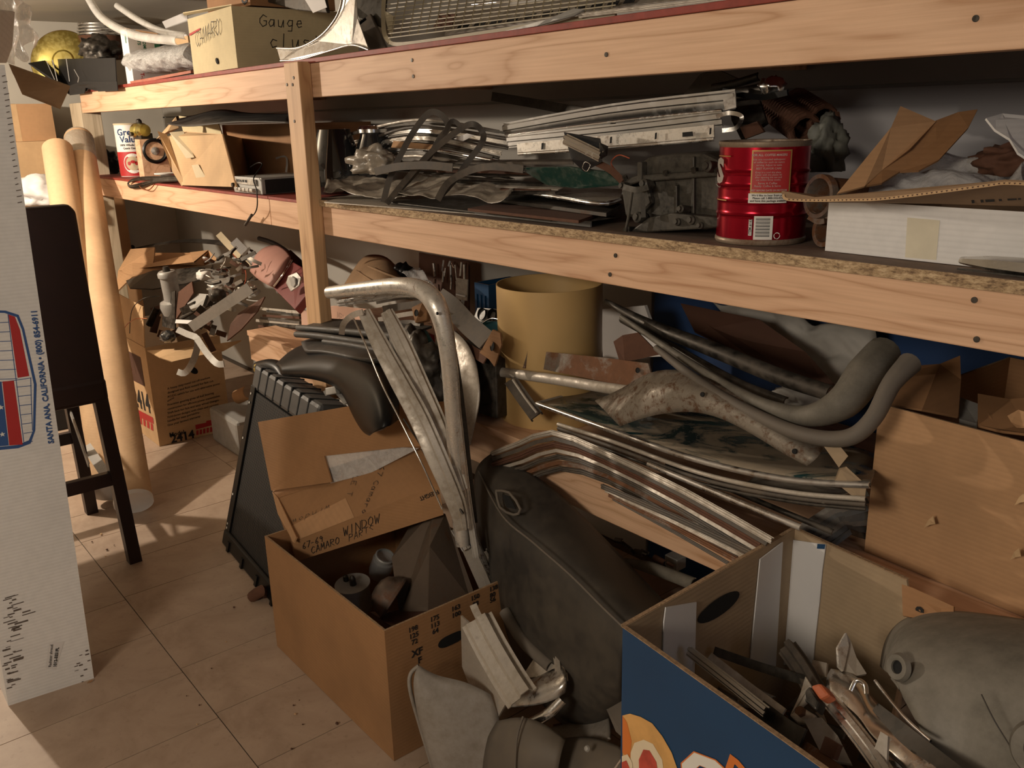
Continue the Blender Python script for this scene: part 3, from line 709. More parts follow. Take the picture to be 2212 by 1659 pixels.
# small tan carton
tb = thing('small_tan_carton', 'small light tan carton with a printed column behind the bubble wrap', 'box')
c = V((P(412,130,Y=1.36).x, 1.36, ZT + .001)); hh = P(412, 76, Y=1.36).z - ZT; cub('body', c, .15, .16, hh, 'kraft', tb)
u0 = c + V((-.13, -.001, hh * .35))
for i in range(9): bx('print_bar', (c.x - .145, 1.3585, ZT + hh * (.35 + i * .06)), (c.x - .118, 1.3595, ZT + hh * (.38 + i * .06)), 'ink', tb)
hand('RISE', c + V((-.10, -.001, hh * .72)), V((1, 0, 0)), V((0, 0, 1)), .016, 'ink', tb, .0015); hand('IS', c + V((-.08, -.001, hh * .55)), V((1, 0, 0)), V((0, 0, 1)), .014, 'ink', tb, .0015)
tf = plate('kraft_sheet', [(268,62,1.22), (340,74,1.26), (350,84,1.34), (290,70,1.34)], .004, 'carton', None); one(tf, 'tan cardboard sheet lying over the parts box', 'cardboard')
# bubble wrap
bw = thing('bubble_wrap_bundle', 'silvery bubble wrap bundle lying on flat boards on the top shelf', 'bubble wrap')
a = P(248, 148, Y=1.20); b = P(412, 132, Y=1.20); rows = []
from mathutils import noise as nz
for i in range(40):
    f = i / 39; c = lerp(a, b, f); rr = (.25 + .75 * min(1, f * 5)) * .044; r = []
    for j in range(29):
        th = 2 * PI * (j % 28) / 28; p = c + V((0, -math.cos(th) * rr * 1.9 + .06, math.sin(th) * rr + .02)); p += V((0, 1, 1)) * (nz.noise(p * 45) * .014 + abs(nz.noise(p * 90)) * .008); r.append(p)
    rows.append(r)
grid('wrap', rows, 'bubble', bw, 0, 1)
fb1 = plate('flat_board', [(280,176,1.195), (412,152,1.195), (412,158,1.195), (284,182,1.195)], V((0, .3, .0)), 'redpale', None); one(fb1, 'flat dusty red board under the bubble wrap', 'board')
fb2 = plate('flat_board', [(284,183,1.20), (412,160,1.20), (455,160,1.20), (455,166,1.20), (290,190,1.20)], V((0, .3, .0)), 'darkm', None); one(fb2, 'flat black board lowest under the bubble wrap', 'board')
# instrument cluster carton
cb = thing('cream_carton', 'cream-coloured closed carton with marker writing on the top shelf', 'box')
c = V((P(519, 152, Y=1.185).x, 1.178, ZT + .001)); lx_ = c.x - P(410, 158, Y=1.178).x; hh = P(497, 14, Y=1.178).z - ZT
cub('body', c, lx_, .42, hh, 'pale_carton', cb, -2)
fo = V((c.x - lx_, 1.1765, ZT))
hand('CAMARO', fo + V((.07, .008, hh * .48)), V((1, -.04, .10)).normalized(), V((0, 0, 1)), .045, 'ink', cb, .003)
hand('Gauge', V((c.x + .003, 1.26, ZT + hh * .70)), V((.035, 1, 0)).normalized(), V((0, 0, 1)), .034, 'ink', cb, .0025)
hand('cluster', V((c.x + .004, 1.29, ZT + hh * .36)), V((.035, 1, 0)).normalized(), V((0, 0, 1)), .040, 'ink', cb, .0028)
mesh('red_tape', [fo + V((.01, .012, hh * .70)), fo + V((.12, .008, hh * .76)), fo + V((.12, .008, hh * .79)), fo + V((.01, .012, hh * .74))], [(0,1,2,3)], 'redp', cb)
lathe('punched_hole', [(0, 0), (.010, 0), (.012, .002)], fo + V((lx_ * .60, .002, hh * .17)), 'shadow_hole', cb, (0, 1, 0), 14, sx=.7)
plate('torn_flap', [(395,29,1.18), (500,11,1.18), (498,16,1.20), (398,34,1.20)], .003, 'pale_carton', cb)
cb2 = thing('brown_carton', 'small brown carton resting on the cream carton at the top edge', 'box')
c2 = V((c.x - .0, 1.24, ZT + hh + .006)); cub('body', c2, .30, .30, .14, 'carton_d', cb2, 3)
fit_text('CAMARO', P(458, 10, Y=1.238), P(536, 9, Y=1.238), V((0, 0, 1)), 'ink', cb2, .02)
# clear curved strips
for i, (pts, wd, lab) in enumerate((([(190,-6,1.17), (222,40,1.17), (290,76,1.17), (385,88,1.17)], 18, 'clear curved plastic strip arching above the green striped box'), ([(252,12,1.25), (300,44,1.25), (350,68,1.25), (402,78,1.25)], 14, 'second thin clear curved strip beneath the ceiling at left'))):
    one(strip('curved_plastic_strip', pts, wd, 'clearstrip', None, 'half', .0022), lab, 'strip')
one(plate('white_card', [(350,47,1.5), (402,25,1.5), (425,140,1.45), (400,140,1.45)], .003, 'paper', None), 'white card leaning behind the cream carton', 'panel')
# fan-shaped aluminium trim
ft = thing('curved_aluminium_trim', 'fan-shaped polished aluminium trim piece above the middle post', 'trim')
plate('web', [(598,104,1.20), (640,104,1.20), (680,88,1.20), (712,60,1.20), (733,26,1.20), (740,-30,1.2), (768,-20,1.2), (772,40,1.20), (796,107,1.19), (760,97,1.19), (720,108,1.19), (650,128,1.19), (606,132,1.19)], .002, 'alu', ft)
strip('lip', [(598,104,1.195), (645,103,1.195), (690,80,1.195), (722,45,1.195), (737,10,1.195), (740,-30,1.195)], 5, 'alu', ft, 'half', .001)
strip('lip', [(606,131,1.185), (650,128,1.185), (715,109,1.185), (760,97,1.185), (796,107,1.185)], 5, 'alu', ft, 'half', .001)
# dark bits behind the fan
g = 'dark parts piled behind the fan trim'
for i, (pts, m, lb) in enumerate((([(560,0,1.3), (700,-5,1.3), (706,28,1.3), (640,22,1.3)], 'darkm', 'flat dirty plate above the cream carton, left of the fan trim'), ([(745,-5,1.32), (830,-5,1.32), (825,60,1.3), (775,40,1.3)], 'greasy', 'black greasy plate at the top edge right of the fan trim'), ([(770,55,1.28), (800,28,1.3), (838,110,1.25), (800,108,1.24)], 'weather', 'brown-grey plate standing right of the fan trim on the shelf'))):
    one(plate('dark_plate', pts, .012, m, None, bev=.003), lb, 'plate', g)
one(plate('white_tag', [(656,-5,1.27), (700,-5,1.27), (706,16,1.27), (676,28,1.27)], .001, 'paper', None), 'white paper tag above the cream carton', 'tag')
one(strip('black_rod', [(790,40,1.26), (770,62,1.24), (786,98,1.22)], 6, 'rubber', None, 'tube'), 'short bent black rod right of the fan-shaped trim', 'rod')
# lattice grille
gr = thing('lattice_grille', 'tan plastic lattice grille lying on the top shelf', 'grille')
vs, fs = [], []
def bar(a, b, wd, dpt=.004):
    d_ = (b - a).normalized(); n = viewdir((a + b) / 2); s = d_.cross(n).normalized() * wd / 2; n = n * -dpt; k = len(vs)
    vs.extend([a - s, a + s, b + s, b - s, a - s + n, a + s + n, b + s + n, b - s + n])
    fs.extend([(k, k+1, k+2, k+3), (k+7, k+6, k+5, k+4), (k, k+4, k+5, k+1), (k+1, k+5, k+6, k+2), (k+2, k+6, k+7, k+3), (k+3, k+7, k+4, k)])
for i in range(14):
    y = 82 - i * 9; bar(P(838 - i * .6, y, Y=1.22 + i * .012), P(1330, y - 62, Y=1.22 + i * .012), .0022)
for i in range(26):
    x = 845 + i * 19; bar(P(x, 84 - (x - 838) * .126, Y=1.22), P(x + 22, 84 - (x - 838) * .126 - 122, Y=1.376), .0026)
lt = mesh('lattice', vs, fs, 'tanplastic', gr); lt['kind'] = 'stuff'
strip('frame', [(842,92,1.215), (830,70,1.24), (828,20,1.30), (832,-30,1.34)], 9, 'tanplastic', gr, 'flat', .006)
strip('frame', [(842,92,1.215), (900,92,1.215), (1330,28,1.215)], 8, 'tanplastic', gr, 'flat', .006)
plate('corner_plate', [(826,20,1.3), (850,35,1.28), (845,80,1.24), (830,72,1.26)], .004, 'tanplastic', gr)
# slotted plate on the right of the grille
sl = thing('slotted_sheet_metal', 'pale slotted metal sheet lying right of the lattice grille', 'panel')
plate('sheet', [(960,75,1.30), (1290,22,1.30), (1660,-30,1.30), (1500,-45,1.40), (980,28,1.42)], .003, 'alu_d', sl)
for i in range(11):
    x = 985 + i * 36; y = 64 - i * 5.6
    plate('slot', [(x, y, 1.298), (x + 24, y - 4, 1.298), (x + 30, y - 13, 1.31), (x + 6, y - 9, 1.31)], .0008, 'shadow_hole', sl)
one(plate('rust_plate', [(935,62,1.27), (975,56,1.27), (985,30,1.28), (950,28,1.28)], .004, 'rust', None), 'small rusty plate lying under the lattice grille', 'plate')
pw = thing('long_blade_trim', 'long slim grey blade-like trim tapering to a point on the top shelf', 'trim')
plate('blade', [(1080,70,1.19), (1180,42,1.19), (1240,18,1.20), (1262,20,1.20), (1240,34,1.19), (1160,56,1.19)], .003, 'galv', pw)
one(strip('flat_bar', [(1250,34,1.2), (1450,10,1.2), (1640,-12,1.2)], 10, 'alu_d', None, 'ridge', .002), 'flat dull metal bar lying along the front of the top shelf', 'bar')
one(strip('flat_bar', [(1020,10,1.45), (1200,-8,1.45), (1320,-20,1.45)], 6, 'chrome', None, 'half', .002), 'shiny thin bar behind the lattice grille', 'bar')
# ================================================================ MIDDLE SHELF, LEFT BAY
# oats canister
oc = thing('oats_canister', 'round oats canister, white over red, at the left end of the middle shelf', 'canister')
a = P(262, 379, Y=1.235); r0 = .5 * 56 * dep(a) / FPX; c = V((a.x, 1.235 + r0, ZML + .001)); hh = P(250, 268, Y=1.28).z - ZML
lathe('drum', [(0, 0), (r0, 0), (r0, hh), (r0 * .96, hh), (0, hh)], c, 'whitep', oc, seg=48)
def arc(name, c, r, a0, a1, z0, z1, mat, parent, seg=24, t=.0006):
    vs, fs = [], []
    for k, (rr, z) in enumerate(((r, z0), (r + t, z0), (r + t, z1), (r, z1))):
        for i in range(seg + 1):
            th = lerp(a0, a1, i / seg); vs.append(c + V((rr * math.cos(th), rr * math.sin(th), z)))
    n = seg + 1
    for k in range(4):
        for i in range(seg): fs.append((k * n + i, k * n + i + 1, ((k + 1) % 4) * n + i + 1, ((k + 1) % 4) * n + i))
    return mesh(name, vs, fs, mat, parent, False)
def bend(o, c, r, th0):
    """wrap a flat print (x along, y up, metres) round a vertical cylinder; th0 = angle of x = 0"""
    for v in o.data.vertices:
        th = th0 + v.co.x / r; v.co = c + V((r + .0009 + v.co.z) * 1.0 * V((math.cos(th), math.sin(th), 0)).x for _ in (0,)) if False else c + V(((r + .0009) * math.cos(th), (r + .0009) * math.sin(th), v.co.y))
    return o
def ctext(s, size, c, r, th, z, mat, parent, bold=0.0, name='lettering', center=True):
    o = text(s, V((0, 0, 0)), (1, 0, 0), (0, 1, 0), size, mat, parent, name, bold, center=center)
    for v in o.data.vertices: v.co.y += z
    return bend(o, c, r, th)
tc = math.atan2(-c.y, -c.x)          # towards the camera
arc('red_band', c, r0, 0, 2 * PI, 0.002, hh * .47, 'redp', oc, 48)
arc('rim', c, r0, 0, 2 * PI, hh - .006, hh + .001, 'paper_y', oc, 48, .0015)
def disc_on(c, r, th, z, rw, rh, mat, parent, name, l=.0012, n=24):
    pts = []
    for i in range(n):
        x = rw * math.cos(2 * PI * i / n); y = rh * math.sin(2 * PI * i / n); t_ = th + x / r; pts.append(c + V(((r + l) * math.cos(t_), (r + l) * math.sin(t_), z + y)))
    return mesh(name, pts + [c + V(((r + l + .0002) * math.cos(th), (r + l + .0002) * math.sin(th), z))], [(i, (i + 1) % n, n) for i in range(n)], mat, parent)
disc_on(c, r0, tc - .0, hh * .25, .040, .044, 'whitep', oc, 'bowl_print')
disc_on(c, r0, tc - .0, hh * .25, .029, .031, 'paper_y', oc, 'oats_print', .0018)
disc_on(c, r0, tc - .0, hh * .28, .010, .007, 'redp', oc, 'berry_print', .0024)
ctext('Great', .040, c, r0, tc - .12, hh * .78, 'bluep', oc, .02)
ctext('Value', .038, c, r0, tc - .02, hh * .65, 'bluep', oc, .02)
ctext('100% Whole Grain', .012, c, r0, tc - .02, hh * .58, 'ink', oc, .02)
ctext('Quick Oats', .012, c, r0, tc - .08, hh * .52, 'ink', oc, .02)
# dark bags left of it
db = crumple('black_bag', P(222, 352, Y=1.32) + V((0, 0, -.01)), (.075, .07, .07), 'rubber', None, 12, .3); one(db, 'black plastic bag slumped left of the oats canister', 'bag')
# wooden speaker box
wbx = thing('wooden_case', 'small wooden case with round black opening beside the oats canister', 'case')
c = P(313, 379, Y=1.215); c = V((c.x - .01, 1.215, ZML + .001)); w_ = .5 * 60 * dep(c) / FPX
hh = P(318, 302, Y=1.215).z - ZML
lxx = .115
cub('body', c, lxx, .11, hh, 'rail2', wbx, -8, bev=.002)
cc = P(335, 326, X=c.x + .004)
lathe('ring', [(.045, 0), (.052, .008), (.045, .014), (.038, .008), (.036, -.004), (0, -.006)], cc, 'rubber', wbx, (1, -.25, .0), 30)
lathe('gauge_core', [(0, .012), (.016, .010), (.018, 0)], cc, 'alu', wbx, (1, -.25, 0), 18)
# brass motor
bm_ = thing('brass_flasher_unit', 'small brass-coloured cylindrical mechanism on top of the wooden case', 'mechanism')
q = P(304, 300, Y=1.255); 
c = P(296, 283, Y=1.24)
lathe('drum', [(0, 0), (.028, 0), (.030, .004), (.030, .05), (.026, .056), (0, .056)], c + V((-.02, 0, 0)), 'brass', bm_, (.9, .3, .05), 28)
lathe('side_drum', [(0, 0), (.024, 0), (.026, .003), (.024, .040), (0, .042)], c + V((.045, .0, .002)), 'brass', bm_, (1, .2, 0), 24)
lathe('top_knob', [(0, 0), (.010, 0), (.012, .012), (.008, .02), (0, .02)], c + V((.02, .01, .028)), 'darkm', bm_, (.2, -.4, 1), 16)
lathe('side_knob', [(0, 0), (.008, 0), (.009, .014), (0, .016)], c + V((.03, -.028, -.012)), 'darkm', bm_, (.3, -1, 0), 16)
bx('mount', (c.x - .03, c.y - .01, ZML + hh + .002), (c.x + .07, c.y + .04, c.z - .01), 'darkm', bm_, .002)
# spool with wire
so = thing('wire_spool', 'white flanged spool with coiled black wires hanging over the middle shelf edge', 'spool')
c = P(352, 386, Y=1.21); c = V((c.x, 1.225, ZML + .004))
lathe('spool_core', [(0, 0), (.040, 0), (.040, .003), (.022, .006), (.022, .026), (.045, .030), (.045, .034), (0, .034)], c, 'whitep', so, seg=30)
for k, (dx, rz) in enumerate(((0, .0), (.012, .006), (.02, .012))):
    pts = [(390, 380 + k * 3, 1.19), (350, 382 + k * 3, 1.185), (300, 384 + k * 2, 1.18), (278, 394, 1.175), (282, 405 - k * 2, 1.175), (305, 404 - k * 4, 1.178), (335, 394 - k * 2, 1.182), (392, 390 - k * 2, 1.19)]
    strip('wire', pts, 3.4, 'darkm' if k else 'rubber', so, 'tube')
strip('wire', [(300,400,1.178), (308,408,1.172), (322,410,1.172), (334,398,1.176)], 2.2, 'copper', so, 'tube')
# open kraft carton
kc = thing('open_kraft_carton', 'light tan carton tipped open with packing tape scraps on the middle shelf', 'box')
plate('side', [(360,295,1.17), (392,400,1.178), (512,404,1.178), (482,290,1.215), (395,283,1.215)], .004, 'kraft', kc)
plate('end', [(482,290,1.215), (512,404,1.178), (545,385,1.42), (530,300,1.44)], .004, 'carton', kc)
plate('flap', [(340,283,1.14), (360,290,1.17), (400,398,1.185), (392,402,1.185), (372,370,1.16)], .003, 'kraft', kc)
plate('flap', [(338,300,1.20), (380,252,1.27), (386,250,1.30), (386,276,1.27), (362,284,1.23)], .003, 'kraft', kc)
plate('back', [(386,250,1.36), (470,262,1.38), (482,300,1.38), (400,300,1.36)], .004, 'pale_carton', kc)
plate('paper_label', [(366,286,1.166), (396,283,1.205), (420,340,1.19), (402,342,1.175)], .0008, 'paper_y', kc)
plate('tape', [(414,357,1.186), (428,355,1.188), (450,392,1.184), (428,397,1.183)], .0008, 'paper_y', kc)
# big dark carton behind
dc = thing('brown_carton', 'big shaded brown carton standing behind the radio on the middle shelf', 'box')
a = P(510, 330, Y=1.45); cub('body', V((P(640, 330, Y=1.40).x, 1.40, ZML + .001)), .62, .30, .215, 'carton_d', dc, 0)
rs = thing('rubber_sheet', 'dirty black rubber sheet draped over the open kraft carton', 'sheet')
rows = [[P(360,268,Y=1.19), P(395,275,Y=1.16), P(440,270,Y=1.16), P(500,262,Y=1.2), P(560,262,Y=1.22), P(632,266,Y=1.24)],
        [P(368,264,Y=1.25), P(410,262,Y=1.22), P(455,248,Y=1.22), P(510,252,Y=1.28), P(565,254,Y=1.30), P(636,254,Y=1.32)],
        [P(380,258,Y=1.36), P(420,250,Y=1.34), P(478,232,Y=1.34), P(520,244,Y=1.4), P(580,246,Y=1.42), P(640,246,Y=1.44)]]
grid('sheet', rows, 'rubber_d', rs, .003, 2, jit=.002)
# radio
ra = thing('car_radio', 'grey metal car radio with push buttons beside the middle post', 'radio')
c = P(570, 415, Y=1.20); c = V((c.x, 1.195, ZML + .0015)); hh = .052
lx_ = c.x - P(512, 408, Y=1.195).x
cub('case', c, lx_, .20, hh, 'galv', ra, 3, bev=.003)
cub('side_cover', c + V((.0008, .012, .002)), .002, .165, hh - .008, 'blackc', ra, 3)
bx('dial_window', (c.x - lx_ * .90, c.y - .012, ZML + .030), (c.x - lx_ * .15, c.y - .002, ZML + .048), 'alu', ra, .001)
text('88 92 96 104 108', V((c.x - lx_ * .84, c.y - .0125, ZML + .037)), (1, 0, 0), (0, 0, 1), .012, 'ink', ra, 'dial_numbers', .02)
for i in range(5):
    x = c.x - lx_ * (.86 - i * .15); bx('push_button', (x, c.y - .022, ZML + .010), (x + lx_ * .115, c.y - .002, ZML + .020), 'alu', ra, .0015)
lathe('tuning_knob', [(0, .022), (.007, .022), (.008, .004), (.010, 0)], V((c.x - lx_ * .93, c.y, ZML + .026)), 'darkm', ra, (0, -1, 0), 14)
strip('bracket', [(596,342,1.40), (616,338,1.40), (620,352,1.39), (618,372,1.38)], 4, 'galv', ra, 'flat', .002)
strip('antenna_lead', [(540,362,1.25), (556,352,1.22), (566,356,1.22), (548,385,1.18), (554,410,1.165), (556,440,1.16), (552,458,1.16), (542,470,1.16)], 2.6, 'rubber', ra, 'tube')
strip('lead_plug', [(544,464,1.16), (530,486,1.158)], 6, 'darkm', ra, 'tube', sm=1)

# ================================================================ MIDDLE SHELF, RIGHT BAY
def single(o, name, label, cat, group=None): o.name = name; return tag(o, label, cat, group)
# smoked lens bells
sl1 = thing('smoked_glass_bell', 'large glossy smoked glass bell right beside the middle post', 'glass cover')
c = P(730, 400, Y=1.33); c.z = ZM + .001; m = dep(c) / FPX; hh = (P(730, 280, Y=1.33).z - ZM)
lathe('shell', [(52*m, 0), (60*m, hh*.08), (58*m, hh*.4), (42*m, hh*.8), (34*m, hh), (31*m, hh), (38*m, hh*.8), (54*m, hh*.4), (55*m, hh*.08), (48*m, 0), (52*m, 0)], c, 'lens', sl1, seg=44)
lathe('cap', [(0, hh*.97), (33*m, hh*.97), (33*m, hh*.985), (0, hh*.985)], c, 'lens', sl1)
sl2 = thing('smoked_glass_jar', 'smaller smoked glass jar with chrome collar behind the plastic wrap', 'glass cover')
c = P(810, 372, Y=1.40); m = dep(c) / FPX; hh = (P(810, 272, Y=1.40).z - c.z); c.z = ZM + .001; hh = P(810, 272, Y=1.40).z - ZM
lathe('shell', [(20*m, 0), (30*m, hh*.2), (44*m, hh*.4), (44*m, hh*.55), (26*m, hh*.86), (25*m, hh*.95), (22*m, hh*.95), (22*m, hh*.86), (40*m, hh*.55), (40*m, hh*.4), (20*m, 0)], c, 'lens', sl2, seg=40)
lathe('collar', [(25*m, hh*.88), (31*m, hh*.90), (31*m, hh*.95), (25*m, hh*1.0), (22*m, hh), (22*m, hh*.9), (25*m, hh*.88)], c, 'chrome', sl2, seg=40)
pbw = crumple('plastic_bag', P(808, 352, Y=1.25), (.075, .05, .038), 'film_d', None, 21, .4); one(pbw, 'crumpled cloudy plastic bag under the smoked glass jar', 'bag')
# flat stack left: plastic bags spread over the boards
for i, (quad, lab) in enumerate((
    ([(700,418,1.21), (880,432,1.21), (900,385,1.34), (730,378,1.36)], 'clear plastic sheeting spread flat beside the middle post'),
    ([(850,425,1.205), (1100,438,1.205), (1110,385,1.32), (880,378,1.34)], 'wrinkled clear plastic bag lying under the curved weatherstrips'))):
    o = crumpled_sheet('plastic_sheet', [W3(q) for q in quad], 'film_d', None, 5 + i, .016, 20, .0008); one(o, lab, 'plastic sheet')
# flat strips and boards lying on the shelf
flats = [
 ('flat_board', [(700,436,ZM+.003),(760,420,ZM+.003),(1060,447,ZM+.003),(1040,462,ZM+.003)], .004, 'alu_d', 'thin dull metal plate lowest on the shelf near the middle post'),
 ('flat_board', [(840,436,ZM+.010),(1010,420,ZM+.010),(1250,455,ZM+.010),(1190,476,ZM+.010)], .004, 'darkm', 'dark flat plate second from the bottom of the flat stack'),
]
for n_, q, t_, m_, lab in flats:
    pts = [P(a, b, Z=z) for a, b, z in q]; one(slab(n_, pts, V((0, 0, -t_ * .6)), m_, None), lab, 'plate')
# slotted rail in front
srl = thing('slotted_rail', 'long blue-grey slotted metal rail at the front edge of the shelf', 'rail')
A_, B_ = P(1025, 452, Y=1.215), P(1275, 486, Y=1.215)
A_.z = ZM + .012; B_.z = ZM + .012
slab('web', [A_, B_, V((B_.x, B_.y, ZM + .001)), V((A_.x, A_.y, ZM + .001))], V((0, .004, 0)), 'galv', srl)
slab('flange', [A_, B_, B_ + V((.01, .07, .002)), A_ + V((.02, .08, .002))], V((0, 0, .002)), 'darkm', srl)
for i in range(6):
    q = lerp(A_, B_, .16 + i * .145); bx('slot', (q.x, q.y - .0006, ZM + .006), (q.x + .0045, q.y + .0002, ZM + .0105), 'shadow_hole', srl)
def lying(name, pts, z, t, mat, label, cat='plate', bev=.001, group=None):
    w3 = [P(a, b, Z=ZM + z) for a, b in pts]; o = slab(name, w3, V((0, 0, -t)), mat, None, bev); return one(o, label, cat, group)
lying('dark_flat_plate', [(1062,428),(1140,412),(1345,440),(1310,460)], .030, .008, 'darkm', 'dark framed plate below the chrome-edged pane')
lying('brown_board', [(1010,450),(1080,436),(1290,462),(1250,476)], .021, .006, 'rust', 'rust-brown flat board under the dark framed plate')
cp = thing('chrome_edged_pane', 'rectangular grey pane with rounded bright metal edge in the middle shelf stack', 'pane')
q = [(1103,412),(1165,400),(1345,408),(1338,432),(1295,440)]
w3 = [P(a, b, Z=ZM + .045) for a, b in q]
slab('pane', w3, V((0, 0, -.003)), 'alu_d', cp)
sweep('bright_edge', [w3[1], w3[0], w3[0] * .5 + w3[4] * .5 + V((0, 0, .001)), w3[4], w3[3]], circ(.0048, 10), 'chrome', cp, sm=4)
one(plate('green_glass', [(1120,363,1.25),(1230,361,1.25),(1310,372,1.26),(1345,400,1.26),(1250,408,1.27),(1180,400,1.27)], .005, 'greenglass', None, bev=.001), 'green tinted glass plate leaning in the middle shelf pile', 'glass plate')
# bundle of thin strips fanned behind
g = 'thin bright strips fanned out behind the weatherstrip loops'
rg = random.Random(3)
for i in range(13):
    y0 = 292 + i * 6.5; y1 = 238 + i * 9; mt = ('alu_d', 'darkm', 'weather', 'chrome', 'darkm')[i % 5]
    o = strip('trim_strip', [(752 + rg.uniform(-20, 40), y0 + rg.uniform(-6, 6), 1.38 + i * .008), (900, (y0 + y1) / 2 - 6, 1.42), (1090 + rg.uniform(-30, 20), y1 + 45 + rg.uniform(-8, 8), 1.48 - i * .006)], rg.uniform(4, 9), mt, None, 'ridge' if i % 2 else 'half', .0015); one(o, 'thin metal trim strip fanned out behind the dark weatherstrip loops', 'trim strip', g)
one(plate('white_tag', [(980,300,1.34),(1008,288,1.34),(1026,292,1.34),(1000,305,1.34)], .001, 'paper', None), 'small white tag among the fanned trim strips', 'tag')
lv = [('dusty_panel', [(845,318,1.36),(930,322,1.36),(935,312,1.37),(850,304,1.37)], 'carton', 'tan strip of cardboard between the glass jar and weatherstrips')]
for n_, q, m_, lab in lv: one(plate(n_, q, .003, m_), lab, 'cardboard')
g = 'dark flat parts layered under the weatherstrip loops'
for i in range(10):
    y = 345 + i * 7.5; x0 = 900 + rg.uniform(-60, 60); x1 = 1200 + rg.uniform(-60, 60)
    o = strip('flat_part', [(x0, y + rg.uniform(-8, 8), 1.33 - i * .006), ((x0 + x1) / 2, y + 3, 1.335 - i * .006), (x1, y + rg.uniform(0, 16), 1.34 - i * .006)], rg.uniform(7, 16), ('weather', 'darkm', 'alu_d', 'rust', 'darkm')[i % 5], None, 'chan' if i % 3 == 0 else 'flat', .002, up=(0, -.3, 1)); one(o, 'dark flat metal part layered beneath the weatherstrip loops, %s from the top' % ORD[i], 'metal part', g)
# weatherstrip loops
for i, (pts, wd, lab) in enumerate((
   ([(828,437,1.20),(842,385,1.22),(868,330,1.25),(895,282,1.27),(928,243,1.30),(955,250,1.32),(968,275,1.33),(950,300,1.32),(925,345,1.30)], 13, 'dark channel weatherstrip loop, left one with a narrow bend'),
   ([(835,440,1.19),(880,385,1.21),(930,330,1.23),(985,285,1.26),(1020,268,1.28),(1042,285,1.30),(1040,310,1.29),(1010,350,1.26),(985,385,1.23),(950,425,1.20)], 13, 'dark channel weatherstrip loop, wide one arching in the middle'),
   ([(850,425,1.215),(900,372,1.23),(950,310,1.26),(975,262,1.30),(1000,278,1.32)], 10, 'dark weatherstrip lying straight behind the two loops'))):
    one(strip('weatherstrip', pts, wd, 'weather', None, 'chan', .0022, h=.012), lab, 'weatherstrip')
one(strip('flat_metal_strip', [(810,371,1.17),(860,360,1.18),(920,357,1.20),(978,362,1.22)], 17, 'weather', None, 'flat', .002), 'dusty flat metal strip poking out left below the loops', 'strip')
one(strip('curved_weatherstrip', [(945,432,1.19),(968,395,1.20),(1010,370,1.21),(1060,360,1.22),(1130,366,1.24)], 15, 'weather', None, 'chan', .0022, h=.010), 'curved dark weatherstrip ending near the wrinkled plastic bag', 'weatherstrip')
one(strip('dark_bar', [(1062,208,1.62),(1180,228,1.60),(1330,258,1.56)], 20, 'darkm', None, 'chan', .003), 'long black bar at the back under the top shelf', 'bar')
# three bright sill channels
s_a = thing('sill_plate', 'long bright metal sill channel, uppermost of the three with twin ridges', 'sill plate')
strip('sill', [(1090,282,1.33),(1320,243,1.335),(1588,214,1.34)], 36, 'sillm', s_a, 'ridge', .002, h=.006, sm=4)
strip('top_flange', [(1092,266,1.35),(1320,228,1.352),(1586,200,1.36)], 12, 'sillm', s_a, 'flat', .002, up=(0, -.2, 1), sm=4)
plate('end_tab', [(1560,203,1.335),(1588,198,1.335),(1590,232,1.33),(1566,238,1.33)], .002, 'alu', s_a)
s_b = thing('sill_plate', 'long grey metal sill channel, middle one of the three', 'sill plate')
strip('sill', [(1098,306,1.30),(1330,283,1.305),(1560,256,1.31)], 30, 'sillm', s_b, 'ridge', .002, h=.005, sm=4)
strip('bead', [(1100,292,1.30),(1330,262,1.305),(1560,238,1.31)], 6, 'chrome', s_b, 'tube', sm=4)
s_c = thing('sill_plate', 'long slotted metal sill channel with brown residue, lowest of the three', 'sill plate')
strip('sill', [(1118,322,1.27),(1330,304,1.275),(1543,284,1.28)], 26, 'alu_r', s_c, 'flat', .002, sm=4)
strip('lip', [(1120,333,1.265),(1330,318,1.27),(1543,300,1.275)], 8, 'chrome', s_c, 'half', .001, sm=4)
for x in (1170, 1318, 1415, 1533):
    y = 322 - (x - 1118) * .09; plate('slot', [(x,y-8,1.268),(x+4,y-9,1.268),(x+3,y+5,1.268),(x-1,y+6,1.268)], .0004, 'shadow_hole', s_c)
plate('slot', [(1474,286,1.268),(1496,284,1.268),(1497,294,1.268),(1474,296,1.268)], .0004, 'shadow_hole', s_c)
_ce = strip('chrome_end', [(1590,205,1.42),(1640,196,1.41),(1690,182,1.40)], 30, 'darkm', None, 'half', .003); crumple('crumpled_tip', P(1668, 190, Y=1.385), (.020, .018, .017), 'chrome', _ce, 77, .4, 3)
one(_ce, 'crumpled chrome bumper end sticking out above the sill channels', 'bumper end')
one(strip('dark_trim_piece', [(1540,190,1.44),(1590,180,1.43),(1640,165,1.42)], 18, 'darkm', None, 'half', .003), 'dark blade behind the crumpled chrome end', 'blade')
one(plate('wood_plate', [(1470,212,1.50),(1512,160,1.50),(1545,148,1.50),(1598,172,1.50),(1560,205,1.50)], .006, 'weather', None), 'weathered grey plate leaning beneath the top shelf', 'plate')
one(strip('clip', [(1548,252,1.29),(1575,244,1.28),(1602,252,1.28),(1590,276,1.28),(1560,282,1.27)], 9, 'chrome', None, 'flat', .002), 'bent bright clip at the right end of the sill channels', 'clip')
one(strip('black_bracket', [(1560,196,1.38),(1640,210,1.37),(1700,200,1.36)], 12, 'rubber', None, 'chan', .003), 'black bracket under the crumpled chrome end', 'bracket')
